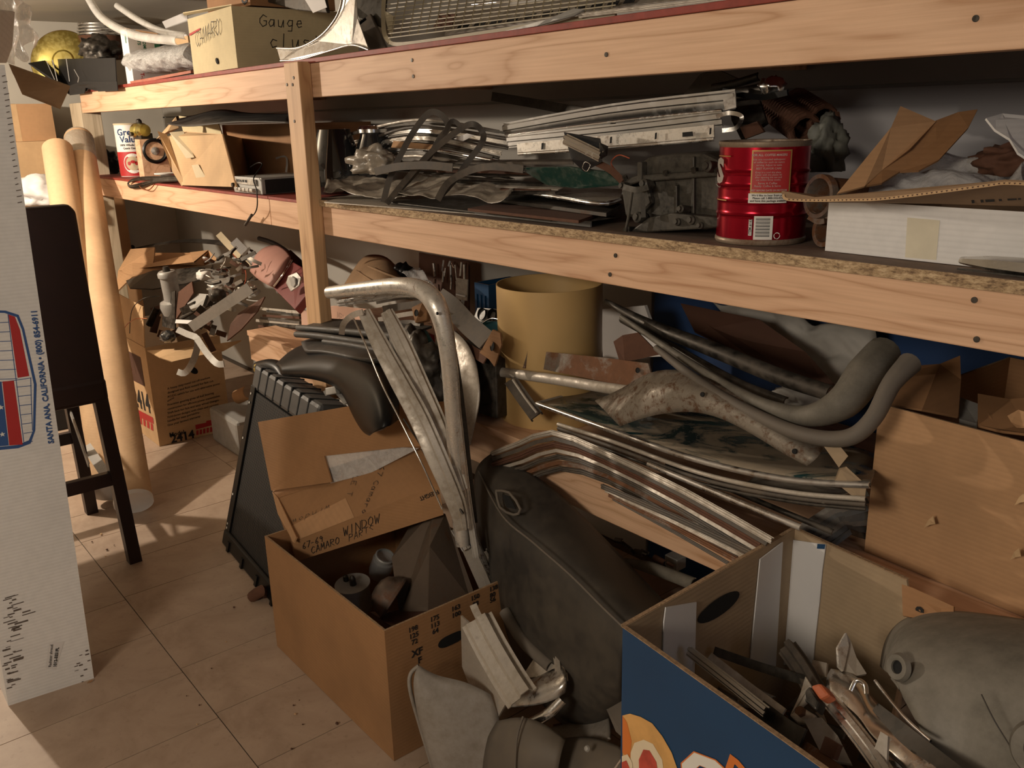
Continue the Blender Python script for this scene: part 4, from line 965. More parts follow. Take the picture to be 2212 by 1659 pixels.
# chrome bracket corner
cbk = thing('chrome_corner_bracket', 'chrome corner moulding standing between sill channels and green glass', 'moulding')
plate('fin', [(1218,286,1.21),(1234,345,1.22),(1262,372,1.24),(1300,350,1.23),(1296,300,1.22)], .002, 'lens', cbk)
strip('moulding', [(1220,300,1.205),(1258,318,1.205),(1298,338,1.205)], 24, 'chrome', cbk, 'ridge', .002, h=.006, sm=2)
plate('side_fin', [(1296,308,1.205),(1314,316,1.23),(1312,336,1.23),(1298,344,1.205)], .002, 'darkm', cbk)
one(strip('spring_clip', [(1258,362,1.22),(1264,350,1.218),(1275,356,1.216),(1268,370,1.216),(1258,364,1.214)], 2, 'chrome', None, 'tube'), 'small wire spring clip below the chrome corner moulding', 'clip')
one(strip('orange_wire', [(1360,342,1.26),(1336,335,1.25),(1320,352,1.25),(1334,372,1.25)], 2.5, 'orangewire', None, 'tube'), 'thin orange wire curling left of the greasy gearbox', 'wire')
one(strip('rusty_strap', [(1290,352,1.24),(1320,368,1.235),(1345,392,1.23)], 15, 'rust', None, 'flat', .004), 'rusty hinge arm between chrome moulding and greasy gearbox', 'hinge')
# greasy gearbox
gb = thing('greasy_gearbox', 'greasy black cast gearbox standing left of the red coffee can', 'gearbox')
y0 = 1.225
def GB(pts, y, t, name='housing', bev=.004): return slab(name, [P(a, b, Y=y) for a, b in pts], V((0, t, 0)), 'greasy', gb, bev)
GB([(1378,352),(1400,338),(1455,331),(1520,330),(1552,345),(1556,470),(1538,494),(1400,488),(1378,450)], y0 + .02, .11, 'housing', .008)
GB([(1335,392),(1378,378),(1560,366),(1562,380),(1380,394),(1340,406)], y0 + .008, .10, 'flange', .003)
GB([(1376,350),(1386,350),(1386,392),(1376,394)], y0 + .005, .03, 'side_plate', .002)
GB([(1340,405),(1400,400),(1410,440),(1380,470),(1350,470)], y0 + .012, .06, 'front_housing', .006)
GB([(1400,470),(1450,460),(1552,470),(1555,492),(1400,502),(1352,506)], y0 - .002, .09, 'base_plate', .003)
GB([(1455,400),(1462,400),(1462,466),(1455,466)], y0 + .012, .02, 'rib', .002)
GB([(1492,338),(1499,338),(1499,462),(1492,462)], y0 + .014, .02, 'rib', .002)
for px, py, r in ((1352,402,.007),(1398,398,.009),(1384,470,.010),(1500,476,.008),(1470,480,.007),(1535,360,.010),(1478,452,.007),(1362,498,.008),(1520,488,.006)):
    lathe('boss', [(0, .016), (r * .6, .016), (r * .62, .012), (r, .010), (r, -.01)], P(px, py, Y=y0 + .004), 'greasy', gb, (0, -1, .15), 16)
for px, py in ((1352,388),(1440,378),(1500,372),(1550,372)):
    lathe('bolt_head', [(0, .008), (.005, .008), (.005, 0)], P(px, py, Y=y0 + .010), 'greasy', gb, (0, -.6, 1), 6)
strip('lever_rod', [(1366,412,1.205),(1360,455,1.205),(1352,498,1.205)], 6, 'greasy', gb, 'tube')
strip('lever_arm', [(1348,404,1.21),(1375,410,1.205),(1402,404,1.21)], 12, 'greasy', gb, 'flat', .005)
strip('link', [(1388,420,1.21),(1390,470,1.207)], 10, 'greasy', gb, 'flat', .006, sm=1)
strip('wire_loop', [(1550,396,1.22),(1556,388,1.215),(1562,392,1.215),(1555,404,1.215),(1548,398,1.215)], 2, 'alu', gb, 'tube')
# red coffee can
cn = thing('coffee_can', 'large metallic red coffee can with white label and barcode', 'can')
a = P(1640, 531, Y=1.216); dirc = V((a.x, a.y, 0)).normalized(); rc = .5 * 186 * (dep(a) + .06) / FPX
c = V((a.x, a.y, 0)) + dirc * rc; c.z = ZM + .001; hc = P(1660, 306, Y=c.y - rc * .5).z - ZM
prof = [(0, .004), (rc * .97, .004), (rc * 1.0, 0)]
prof = [(0, .003), (rc * .96, .003)]
body = [(rc, .008)]
for k in range(1, 60):
    z = .008 + (hc - .016) * k / 60; f = k / 60; b = 0
    for f0 in (.27, .42, .58, .73): b += .0022 * math.exp(-((f - f0) / .012) ** 2)
    body.append((rc + b, z))
body += [(rc, hc - .008)]
lathe('can_wall', body + [(rc - .001, hc - .008), (rc - .0015, .008)], c, 'canred', cn, seg=72)
lathe('bottom_rim', [(0, .003), (rc * .96, .003), (rc * 1.0, 0), (rc * 1.022, .003), (rc * 1.022, .007), (rc, .009)], c, 'tin', cn, seg=64)
lathe('top_rim', [(rc, hc - .009), (rc * 1.02, hc - .006), (rc * 1.02, hc - .001), (rc, hc), (rc * .98, hc - .001), (rc * .985, hc - .009)], c, 'tin', cn, seg=64)
rr = rc + .0026
def cang(px, py=420):
    v = ray(px, py); v = V((v.x, v.y)); o = V((0, 0)); d_ = v.normalized(); cc_ = V((c.x, c.y)); b = d_.dot(cc_); disc = b * b - (cc_.dot(cc_) - rr * rr); k = b - math.sqrt(max(disc, 0)); q = d_ * k - cc_; return math.atan2(q.y, q.x)
def cz(px, py):
    th = cang(px, py); q = c + V((rr * math.cos(th), rr * math.sin(th), 0)); return P(px, py, Y=q.y).z - c.z
def band(name, x0, x1, yt, yb, mat, t=.0006, rr_=rr): return arc(name, c, rr_, cang(x0), cang(x1), cz((x0 + x1) / 2, yb), cz((x0 + x1) / 2, yt), mat, cn, 16, t)
band('text_panel_border', 1620, 1705, 324, 418, 'goldp', .0005)
band('text_panel', 1623, 1702, 327, 415, 'redp', .0009)
band('phone_panel', 1617, 1699, 418, 439, 'whitep', .0009)
band('barcode_panel', 1632, 1673, 467, 518, 'whitep', .0009)
band('item_panel', 1621, 1628, 474, 509, 'whitep', .0009)
for i in range(18):
    y = 471 + i * 2.35; band('barcode_bar', 1636, 1667, y, y + (.9, 1.5, .6)[i % 3], 'ink', .0012)
def cprint(s, px, py, size, mat, bold=.0): return ctext(s, size, c, rr + .0006, cang(px, py), cz(px, py), mat, cn, bold)
cprint('FOR ALL COFFEE MAKERS', 1663, 337, .0048, 'whitep', .02)
for k, s in enumerate(('Use one rounded tablespoon', 'of coffee for each six ounce', 'serving. Adjust to taste.')): cprint(s, 1662, 346 + k * 6.2, .0042, 'whitep')
cprint('BEST FLAVOR CARE', 1661, 366, .0044, 'whitep')
for k, s in enumerate(('Keep in a cool dry place.', 'Cover with the plastic lid', 'after opening the can and', 'use within three weeks.')): cprint(s, 1660, 374 + k * 5.4, .0040, 'whitep')
cprint('Serve A Coffee', 1658, 398, .0048, 'whitep'); cprint('Ready. Coffee & Serve', 1658, 404, .0045, 'whitep')
cprint('BEST BEFORE DATE ON BOTTOM', 1661, 413, .0038, 'whitep', .02)
for k, s in enumerate(("We'd like to hear from you!", 'Please call 1-800-555-0100', 'and have this package available.')): cprint(s, 1660, 424 + k * 6, .0046, 'ink', .01)
cprint('S', 1556, 392, .052, 'whitep', .05)
arc('gold_line', c, rr, cang(1551), cang(1575), cz(1563, 338), cz(1563, 336), 'goldp', cn, 8)
arc('gold_line', c, rr, cang(1551), cang(1570), cz(1563, 433), cz(1563, 431), 'goldp', cn, 8)
o = text('ITEM #163', V((0, 0, 0)), (0, 1, 0), (-1, 0, 0), .0056, 'ink', cn, 'item_number', .01)
zz = cz(1626, 507)
for v in o.data.vertices: v.co.y += zz
bend(o, c, rr + .0008, cang(1627))
th0 = cang(1683); z0 = cz(1683, 509)
for k in range(3):
    a0 = k * 2 * PI / 3 + .5; pts = []
    for i in range(5): aa = a0 + i * .42; pts.append((math.cos(aa) * .0048, math.sin(aa) * .0048))
    strokes = [[(x, y) for x, y in pts]]
    o = marker(strokes, V((0, 0, 0)), V((1, 0, 0)), V((0, 1, 0)), 'whitep', cn, .0012, 'recycling_mark')
    for v in o.data.vertices: v.co.y += z0
    bend(o, c, rr + .0004, th0)
# springs behind the can
for i, (A_, B_, lab) in enumerate((((1672,232,1.62), (1742,282,1.52), 'rusty coil spring behind the red coffee can, left one'), ((1720,222,1.64), (1782,262,1.56), 'rusty coil spring behind the red coffee can, right one'))):
    A_, B_ = W3(A_), W3(B_); ax = (B_ - A_).normalized(); u_ = ax.orthogonal().normalized(); v_ = ax.cross(u_); L = (B_ - A_).length; rs_ = .026; pts = []
    n = 14
    for k in range(n * 12 + 1):
        th = 2 * PI * k / 12; pts.append(A_ + ax * L * k / (n * 12) + u_ * rs_ * math.cos(th) + v_ * rs_ * math.sin(th))
    one(sweep('coil_spring', pts, circ(L / n * .46, 6), 'rust', None, sm=1), lab, 'spring')
one(crumple('grey_bag', P(1786, 322, Y=1.50), (.030, .04, .055), 'bagc', None, 31, .35), 'crumpled grey-green bag right behind the coffee can', 'bag')
one(plate('rust_flange', [(1598,275,1.40),(1635,262,1.40),(1650,285,1.40),(1610,300,1.40)], .006, 'rust'), 'small rusty ragged plate behind the coffee can', 'plate')
one(strip('bolt', [(1770,272,1.50),(1786,288,1.48)], 6, 'galv', None, 'tube', sm=1), 'grey bolt sticking up behind the coffee can', 'bolt')
one(plate('dark_plate', [(1575,222,1.46),(1640,215,1.46),(1655,262,1.44),(1600,300,1.42),(1580,260,1.44)], .01, 'darkm', None), 'dark square plate at the right end of the sill channels', 'plate')
# pipe flange
pf_ = thing('pipe_manifold', 'rusty two-port exhaust manifold between the can and the white carton', 'manifold')
c = P(1766, 424, Y=1.265); m = dep(c) / FPX; ax = V((-.35, -1, .12)).normalized()
lathe('upper_port', [(38*m, 0), (47*m, 0), (47*m, -.012), (42*m, -.014), (42*m, -.11), (36*m, -.11), (37*m, -.01), (38*m, 0)], c, 'rusty', pf_, ax, 40)
c2 = P(1778, 500, Y=1.265); c2.z = max(c2.z, ZM + 38 * m)
lathe('lower_port', [(26*m, 0), (36*m, 0), (36*m, -.012), (31*m, -.014), (31*m, -.10), (25*m, -.10), (26*m, 0)], c2, 'rusty', pf_, ax, 36)
lathe('inner_cone', [(0, -.10), (37*m, -.09), (37*m, -.10)], c, 'greasy', pf_, ax, 30)
lathe('inner_cone', [(0, -.09), (26*m, -.08), (26*m, -.09)], c2, 'greasy', pf_, ax, 30)
strip('web', [(1752,466,1.275),(1768,474,1.275),(1784,472,1.275)], 20, 'rusty', pf_, 'flat', .012)
# white carton with flaps
wh = thing('open_white_carton', 'white-faced open carton with raised flaps on the right of the middle shelf', 'box')
a = P(1782, 541, Y=1.236); x0 = a.x; x1 = -.22; zt = P(1790, 432, Y=1.236).z
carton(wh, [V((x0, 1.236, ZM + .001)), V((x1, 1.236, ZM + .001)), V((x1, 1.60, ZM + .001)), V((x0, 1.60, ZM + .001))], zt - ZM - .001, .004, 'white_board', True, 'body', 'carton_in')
plate('flap', [(1688,418,1.12),(1700,430,1.12),(1760,432,1.13),(1900,429,1.135),(2010,416,1.14),(2130,400,1.15),(2170,395,1.15),(2230,398,1.15),(2230,446,1.232),(2010,440,1.232),(1850,436,1.232),(1745,437,1.20)], .004, 'carton_in', wh)
eg = [(1692,421,1.119),(1702,431,1.119),(1760,433,1.129),(1830,432,1.131),(1900,430,1.133),(2010,417,1.138),(2130,401,1.148),(2170,396,1.148),(2225,398,1.148)]
strip('corrugated_edge', eg, 6, 'kraft', wh, 'flat', .004)
w3 = cr([W3(q) for q in eg[1:]], 5); vs, fs = [], []
i = 0; acc = 0
for a_, b_ in zip(w3[:-1], w3[1:]):
    L = (b_ - a_).length; d_ = (b_ - a_).normalized(); n_ = viewdir(a_); s_ = d_.cross(n_).normalized()
    while acc < L:
        q = a_ + d_ * acc + n_ * .0024; k = len(vs); vs += [q - s_ * .0010, q + d_ * .0016 + s_ * .0012, q + d_ * .0032 - s_ * .0010]; fs.append((k, k+1, k+2)); acc += .0060
    acc -= L
fl_ = mesh('flutes', vs, fs, 'hardboard', wh); fl_['kind'] = 'stuff'
plate('raised_flap', [(1808,418,1.24),(1925,275,1.34),(1945,229,1.38),(2022,262,1.40),(1965,322,1.34),(1905,368,1.30),(1868,402,1.26)], .004, 'carton', wh)
plate('raised_flap', [(1865,402,1.262),(1905,366,1.302),(2022,260,1.402),(2070,242,1.44),(2112,236,1.46),(2092,275,1.42),(2028,345,1.36),(1985,368,1.33),(1944,370,1.32),(1905,395,1.28)], .004, 'carton_d', wh)
plate('torn_flap', [(2130,255,1.30),(2165,245,1.34),(2240,252,1.36),(2240,356,1.28),(2200,330,1.27),(2182,300,1.28),(2150,280,1.29)], .003, 'white_board', wh)
for x, y in ((1975, 402), (2080, 398)): pass
fit_text('FILTER', P(2098, 438, Y=1.215), P(2225, 428, Y=1.20), V((0, -.3, 1)), 'ink', wh, .02, 'printed_mark', size=.03)
plate('tape_stain', [(1960,470,1.2355),(2030,476,1.2355),(2022,562,1.2355),(1955,556,1.2355)], .0004, 'stain', wh)
wb2 = crumpled_sheet('plastic_bag', [P(1868,420,Y=1.31), P(2230,412,Y=1.31), P(2230,345,Y=1.50), P(1900,352,Y=1.50)], 'filmc', None, 8, .03, 22, .0007); one(wb2, 'clear plastic bag inside the open white carton', 'bag')
for k, (x, y) in enumerate(((2120, 342), (2185, 346))): pass
one(crumple('rusty_lump', P(2180, 352, Y=1.46), (.05, .04, .025), 'rust', None, 41, .35), 'rusty lumpy casting inside the white carton', 'casting')
# chrome handle
ch = thing('chrome_door_handle', 'tapered chrome handle lying in front of the white carton', 'handle')
h0 = P(2075, 560, Y=1.200); h0.z = ZM + .014; rows = []
n = 10; pts = [h0 + V((k * .022, -.0005 * k, 0)) for k in range(n)]
sweep('handle_shell', pts, [(-.012, -.004), (-.010, .006), (0, .010), (.010, .006), (.012, -.004), (0, -.010)], 'chrome', ch, sm=3, scale=[.45, 1.0, 1.15, 1.2, 1.2, 1.2])
sweep('lower_trim', [q + V((0, -.004, -.011)) for q in pts], flat(.006, .002), 'darkm', ch, sm=2)
# ================================================================ POWER TOOL CARTON AND ITS HEAP (left, on the floor)
pc = thing('power_tool_carton', 'printed tan carton overflowing with metal parts on the floor at left', 'box')
F0 = P(345, 965, Z=0); F1 = P(490, 930, Z=0); xr = F0.x; y0 = F0.y; y1 = F1.y + .02; ztp = P(322, 757, Y=y0).z; lx_ = .62
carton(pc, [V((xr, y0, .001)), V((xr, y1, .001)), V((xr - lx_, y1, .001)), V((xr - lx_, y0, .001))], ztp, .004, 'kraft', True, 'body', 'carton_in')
plate('flap', [(228,620,1.03), (308,663,1.02), (312,754,1.018), (252,726,1.018)], .004, 'kraft', pc)
plate('flap', [(318,757,1.02), (400,752,1.12), (521,735,1.30), (482,757,1.24), (430,768,1.14), (372,781,1.04), (345,772,1.01)], .004, 'kraft', pc)
X1 = xr + .0012
def XW(px, py, X=None): return P(px, py, X=X1 if X is None else X)
def xtext(s, a, b, size=None, mat='ink', bold=.0, parent=None, X=None): return fit_text(s, P(a[0], a[1], X=X or X1), P(b[0], b[1], X=X or X1), V((0, 0, 1)), mat, parent or pc, bold, size=size, lift=.0004)
xtext('Model', (366,944), (398,937), None, 'ink', .02); xtext('2414', (370,957), (420,945), None, 'ink', .03)
for i, (s, w1) in enumerate((('A heavy duty metal cut-off machine', 462), ('designed and field tested for fast cut.', 470), ('AC/DC switch for use with alternative power', 484), ('source.', 385), ('Precision gearing gives all ball bearing', 470), ('construction for efficient power transmission.', 484), ('Shaft lock for fast and easy wheel changes.', 482), ('Fold-down designs with chain and carrying', 480), ('handle for easy portability.', 440), ('One year limited warranty.', 442))):
    yy = 838 + i * 8.8; xtext(s, (362, yy + 4), (w1 - 8, yy - (w1 - 362) * .21), None, 'ink')
mesh('red_logo', [XW(423,928), XW(468,916), XW(468,905), XW(446,909), XW(445,913), XW(422,918)], [(0,1,2,3,4,5)], 'redp', pc)
for i in range(6): mesh('red_logo_bar', [XW(424 + i*7.4, 940 - i*1.6), XW(429 + i*7.4, 939 - i*1.6), XW(429 + i*7.4, 929 - i*1.8), XW(424 + i*7.4, 930 - i*1.8)], [(0,1,2,3)], 'redp', pc)
YW = y0 - .0012
def yq(name, pts, mat): return mesh(name, [P(a, b, Y=YW) for a, b in pts], [tuple(range(len(pts)))], mat, pc)
yq('photo_print', [(265,752),(303,772),(313,835),(275,815)], 'hardboard')
yq('red_logo', [(281,876),(330,902),(332,916),(283,892)], 'redp')
for i in range(6): yq('red_logo_bar', [(285+i*8, 892+i*4.3), (290+i*8, 895+i*4.3), (291+i*8, 908+i*4.6), (286+i*8, 905+i*4.6)], 'redp')
fit_text('2414', P(291,874,Y=YW), P(326,892,Y=YW), V((0,0,1)), 'ink', pc, .03, lift=.0003)
lathe('hand_hole', [(0, 0), (.020, 0), (.021, .001)], P(418, 800, X=X1 + .0005), 'shadow_hole', pc, (1, 0, 0), 20, sx=.6)
# heap contents
def st2(name, pts, wpx, mat, label, cat, kind='flat', group=None, **k): return one(strip(name, pts, wpx, mat, None, kind, **k), label, cat, group)
def pl2(name, pts, t, mat, label, cat, group=None, **k): return one(plate(name, pts, t, mat, None, **k), label, cat, group)
mt = thing('grey_motor', 'grey cylindrical motor standing upright in the power tool carton', 'motor')
c = P(374, 648, Y=1.12); m = dep(c) / FPX
lathe('motor_body', [(0, 64*m), (17*m, 64*m), (20*m, 60*m), (20*m, 52*m), (17*m, 50*m), (18*m, 0), (28*m, -3*m), (30*m, -14*m), (26*m, -30*m), (0, -32*m)], c, 'galv', mt, (.04, -.1, 1), 28)
lathe('cap', [(0, 74*m), (6*m, 74*m), (8*m, 66*m), (8*m, 62*m)], c, 'darkm', mt, (.04, -.1, 1), 16)
lathe('stud', [(0, 24*m), (3*m, 24*m), (3*m, 0)], c + V((-.045, 0, -.01)), 'galv', mt, (-.1, 0, 1), 10)
st2('channel_bar', [(412,708,1.05), (480,662,1.06), (540,622,1.08)], 24, 'galv', 'long grey painted channel bar lying across the power tool carton', 'bar', 'chan', h=.018, t=.003, sm=2)
br_ = thing('bent_bracket', 'pale bent strap bracket hanging over the front of the power tool carton', 'bracket')
strip('strap', [(383,712,1.06),(405,722,1.045),(426,732,1.04),(424,760,1.035),(412,790,1.03),(398,806,1.03),(384,803,1.03)], 14, 'galv', br_, 'flat', .003, sm=3)
strip('strap', [(426,732,1.04),(446,762,1.035),(468,785,1.03),(484,786,1.03)], 14, 'galv', br_, 'flat', .003, sm=3)
dp_ = thing('torn_door_panel', 'torn cardboard door panel with a rectangular cut-out on top of the heap at left', 'door panel')
plate('board', [(282,538,1.30),(334,534,1.32),(332,560,1.30),(330,572,1.28),(418,566,1.32),(410,545,1.36),(450,540,1.42),(470,560,1.42),(440,572,1.40),(330,586,1.25),(285,598,1.18),(250,632,1.10),(255,585,1.2)], .006, 'carton', dp_)
plate('back_board', [(330,546,1.39),(412,546,1.39),(416,570,1.39),(332,572,1.39)], .004, 'carton_d', dp_)
plate('dark_liner', [(272,606,1.15),(330,584,1.24),(430,578,1.36),(462,580,1.40),(440,602,1.34),(400,612,1.28),(330,624,1.18),(280,622,1.12)], .006, 'darkm', dp_)
st2('curved_band', [(290,538,1.45),(380,522,1.48),(470,524,1.5),(540,545,1.48)], 16, 'darkm', 'dark curved band arching behind the torn door panel', 'band', 'flat', t=.004, up=(0, -.4, 1))
rl = thing('rubber_roll', 'black rubber rolls standing upright in the back left corner', 'rubber roll')
for x, yb_, yt, w_ in ((262, 600, 484, 30), (240, 610, 545, 22), (286, 610, 532, 18)):
    strip('roll', [(x, yb_, 1.50), (x - 2, (yb_ + yt) / 2, 1.50), (x, yt, 1.50)], w_, 'rubber', rl, 'tube', scale=[.8, 1, 1, .85, .5])
pk = thing('pink_vinyl_case', 'dusty pink padded vinyl case with dull red side leaning beside the middle post', 'case')
rows = [[P(545,588,Y=1.30), P(552,556,Y=1.34), P(575,536,Y=1.38), P(600,534,Y=1.40)],
        [P(562,606,Y=1.26), P(575,575,Y=1.28), P(600,552,Y=1.32), P(622,546,Y=1.36)],
        [P(588,620,Y=1.24), P(602,595,Y=1.26), P(618,572,Y=1.30), P(628,560,Y=1.34)]]
grid('padded_lid', rows, 'pink', pk, .02, 2)
plate('red_side', [(590,622,1.25),(632,565,1.33),(655,578,1.33),(668,628,1.27),(636,668,1.22)], .03, 'pinkred', pk, bev=.004)
strip('chrome_edge', [(592,618,1.235),(612,592,1.25),(630,562,1.31)], 4, 'chrome', pk, 'tube')
plate('emblem', [(617,612,1.235),(622,596,1.24),(640,588,1.25),(650,600,1.25),(645,618,1.24),(628,630,1.235)], .006, 'alu', pk, bev=.002)
lathe('emblem_ring', [(.0, .001), (.018, .001), (.0185, -.004)], P(633, 609, Y=1.238), 'galv', pk, (0, -1, .1), 6)
hp = [
 ('white_lump', 'crumple', (440, 595), 1.22, (.030,.026,.022), 'whitep', 'white plastic lump beside the grey motor', 'casting'),
 ('dented_cup', 'crumple', (478, 588), 1.28, (.03,.03,.014), 'chrome', 'small shiny dented cap in the heap at left', 'cap'),
 ('dark_casting', 'crumple', (470, 640), 1.16, (.030,.03,.026), 'darkm', 'dark lumpy casting behind the grey channel bar', 'casting'),
 ('dark_bottle', 'crumple', (362, 728), 1.07, (.028,.028,.026), 'lens', 'dark glossy rounded reflector low in the power tool carton', 'reflector')]
for n_, k_, px_, y_, s_, m_, lab, ct in hp: one(crumple(n_, P(px_[0], px_[1], Y=y_), s_, m_, None, len(lab), .22, 3), lab, ct)
pl2('dark_plate', [(352,640,1.10),(378,628,1.11),(378,712,1.08),(350,705,1.07)], .005, 'darkm', 'dark upright plate in front of the grey motor', 'plate')
pl2('tan_plate', [(384,632,1.12),(414,608,1.15),(418,632,1.14),(380,690,1.09)], .005, 'rust', 'tan rusty plate leaning right of the grey motor', 'plate')
pl2('round_cover', [(400,648,1.13),(430,634,1.16),(455,636,1.18),(438,660,1.13),(412,668,1.11)], .012, 'galv', 'flat grey round lid in the power tool carton', 'lid')
pl2('rust_sheet', [(516,676,1.10),(572,640,1.16),(556,672,1.12),(520,712,1.07),(490,736,1.04),(498,700,1.06)], .004, 'rust', 'rust-brown sheet hanging right of the channel bar', 'sheet')
pl2('paper_card', [(380,690,1.085),(420,692,1.09),(418,700,1.085),(378,698,1.08)], .002, 'paper', 'white card edge low in the power tool carton', 'card')
st2('printed_ruler', [(472,505,1.52),(500,535,1.48),(545,575,1.42)], 15, 'paper_y', 'pale printed strip rising diagonally out of the heap at left', 'strip', t=.002)
st2('grey_flat_bar', [(505,520,1.50),(540,556,1.44),(600,612,1.36)], 20, 'galv', 'grey blade crossing behind the pink case', 'blade', t=.003)
st2('black_strap', [(560,515,1.58),(600,530,1.54),(660,575,1.5)], 10, 'rubber', 'black strap behind the pink vinyl case', 'strap', 'tube')
pl2('black_pouch', [(602,548,1.42),(628,540,1.44),(650,560,1.42),(656,590,1.38),(630,575,1.38)], .015, 'rubber', 'black pouch behind the pink vinyl case', 'pouch')
g = 'thin rods and strips sticking out of the heap at left'
rg = random.Random(11)
for i in range(60):
    x = rg.uniform(430, 545); y = rg.uniform(548, 665) - (x - 500) * .1; a = rg.uniform(-1.2, .6); L = rg.uniform(16, 42); yy = rg.uniform(1.14, 1.34)
    st2('scrap_rod', [(x, y, yy), (x + L * .5 * math.cos(a) + rg.uniform(-4, 4), y + L * .5 * math.sin(a) + rg.uniform(-4, 4), yy + .01), (x + L * math.cos(a), y + L * math.sin(a), yy + .03)], rg.uniform(2.5, 8), rg.choice(['darkm', 'rust', 'galv', 'alu_d', 'darkm', 'weather']), 'thin bent metal piece sticking out of the heap at left', 'scrap', rg.choice(['flat', 'tube', 'chan']), g)
g2 = 'dark parts filling the power tool carton'
for i in range(26):
    x = rg.uniform(318, 470); y = rg.uniform(640, 735); a = rg.uniform(-1.4, 1.4); L = rg.uniform(20, 46); yy = rg.uniform(1.08, 1.22)
    st2('dark_part', [(x, y, yy), (x + L * math.cos(a), y + L * math.sin(a), yy + .03)], rg.uniform(6, 18), rg.choice(['darkm', 'rust', 'darkm', 'greasy', 'weather', 'hardboard']), 'dark dirty part down inside the power tool carton', 'part', rg.choice(['flat', 'chan', 'half']), g2, sm=1)
for i, pts in enumerate((([(318,688,1.03),(290,690,1.0),(268,712,.99),(272,755,.995),(285,800,1.0)]), ([(345,640,1.08),(310,645,1.02),(285,670,1.0),(280,720,1.0)]), ([(500,545,1.4),(530,585,1.3),(526,620,1.25),(512,640,1.2)]))):
    st2('loose_wire', pts, 1.8, ('copper', 'darkm', 'orangewire')[i], ('thin copper wire looping over the left flap of the tool carton', 'thin dark wire looping above the tool carton flap', 'orange wire dangling in the heap near the pink case')[i], 'wire', 'tube')
# stacked flat layers right of the heap
g3 = 'flat dusty plates layered under the pink case'
for i in range(9):
    y = 668 + i * 6.5
    st2('flat_plate', [(570 + rg.uniform(-12, 14), y + rg.uniform(-2, 2), 1.30), (655, y + 8 + rg.uniform(-3, 3), 1.32)], rg.uniform(5, 10), ('alu_d', 'darkm', 'rust', 'weather')[i % 4], 'flat dusty plate in the layered stack under the pink case, %s from the top' % ORD[i], 'plate', 'flat', g3, sm=1, t=.03)

# ================================================================ BOTTOM SHELF
psg = thing('salmon_paper', 'salmon-coloured paper sheet with scribbled handwriting behind the post', 'paper')
plate('sheet', [(650,672,1.30),(722,660,1.31),(800,668,1.33),(812,690,1.33),(800,722,1.30),(652,712,1.28)], .001, 'pinkpaper', psg)
o3 = P(728, 690, Y=1.295); hand('MPH D', o3, V((1, -.12, -.05)).normalized(), V((.0, 0, 1)), .028, 'ink', psg, .0012, slant=.3)
hand('eunaggil', P(725, 705, Y=1.292), V((1, -.12, -.05)).normalized(), V((0, 0, 1)), .022, 'ink', psg, .0010, slant=.3)
pbg = thing('brown_paper_bag', 'crumpled brown paper bag behind the post on the bottom shelf', 'paper bag')
rows = [[P(738,628,Y=1.42),P(775,560,Y=1.48),P(800,546,Y=1.50),P(840,555,Y=1.50),P(868,590,Y=1.50),P(900,625,Y=1.48)],
        [P(732,634,Y=1.38),P(770,585,Y=1.42),P(805,570,Y=1.40),P(845,585,Y=1.42),P(872,610,Y=1.43),P(898,635,Y=1.42)],
        [P(735,640,Y=1.36),P(765,612,Y=1.35),P(800,600,Y=1.37),P(835,610,Y=1.35),P(870,630,Y=1.38),P(892,642,Y=1.38)],
        [P(740,646,Y=1.36),P(770,640,Y=1.35),P(800,636,Y=1.35),P(835,640,Y=1.35),P(870,648,Y=1.36),P(890,650,Y=1.36)]]
grid('bag', rows, 'brownpaper', pbg, .003, 2, jit=.009)
for q in (((770,585,1.40),(800,605,1.355),(840,628,1.34)), ((795,575,1.39),(835,592,1.39),(868,604,1.41))): strip('fold', list(q), 5, 'brownpaper', pbg, 'half', .001)
one(crumpled_sheet('plastic_wrap', [P(852,590,Y=1.46), P(935,612,Y=1.44), P(905,578,Y=1.52), P(860,574,Y=1.52)], 'filmc', None, 13, .02, 12), 'greyish plastic wrap behind the brown paper bag', 'plastic wrap')
one(crumple('black_glove', P(872, 590, Y=1.48), (.03, .03, .03), 'rubber', None, 17, .3, 3), 'black crumpled rubber piece beside the brown paper bag', 'rubber piece')
# tool rack
tk = thing('tool_rack', 'dark hanging rack crowded with keys and small chrome tools on the back wall', 'rack')
plate('board', [(905,545,1.70),(1012,565,1.70),(1012,690,1.68),(905,670,1.68)], .006, 'hardboard', tk)
for i in range(34):
    x = rg.uniform(908, 1005); y = rg.uniform(556, 668); L = rg.uniform(10, 34)
    strip('small_tool', [(x, y, 1.665), (x + rg.uniform(-5, 5), y + L, 1.66)], rg.uniform(2.5, 7), rg.choice(['chrome', 'alu', 'darkm', 'galv', 'alu_d']), tk, rg.choice(['flat', 'tube', 'half']), .002, sm=1)
plate('packet', [(985,600,1.66),(1010,604,1.66),(1008,650,1.65),(984,646,1.65)], .004, 'film_d', tk)
strip('hook_pin', [(986,636,1.65),(1004,640,1.64)], 4, 'whitep', tk, 'tube', sm=1)
blc = thing('blue_crate', 'blue plastic crate on the bottom shelf near the yellow bin', 'crate')
q = P(1005, 690, Y=1.56); cub('body', V((q.x + .07, 1.60, ZB + .001)), .07, .14, P(1020, 620, Y=1.55).z - ZB, 'bluepl', blc, 0, True, inner='bluepl')
for i in range(3): bx('rib', (q.x + .008 + i * .02, 1.596, ZB + .02), (q.x + .015 + i * .02, 1.599, ZB + .18), 'bluepl', blc)
mu = thing('muffin_tin', 'grey muffin tin with round cups leaning left of the yellow bin', 'baking tin')
plate('sheet', [(1018,700,1.50),(1032,665,1.52),(1085,668,1.53),(1090,712,1.50),(1040,715,1.49)], .002, 'galv', mu)
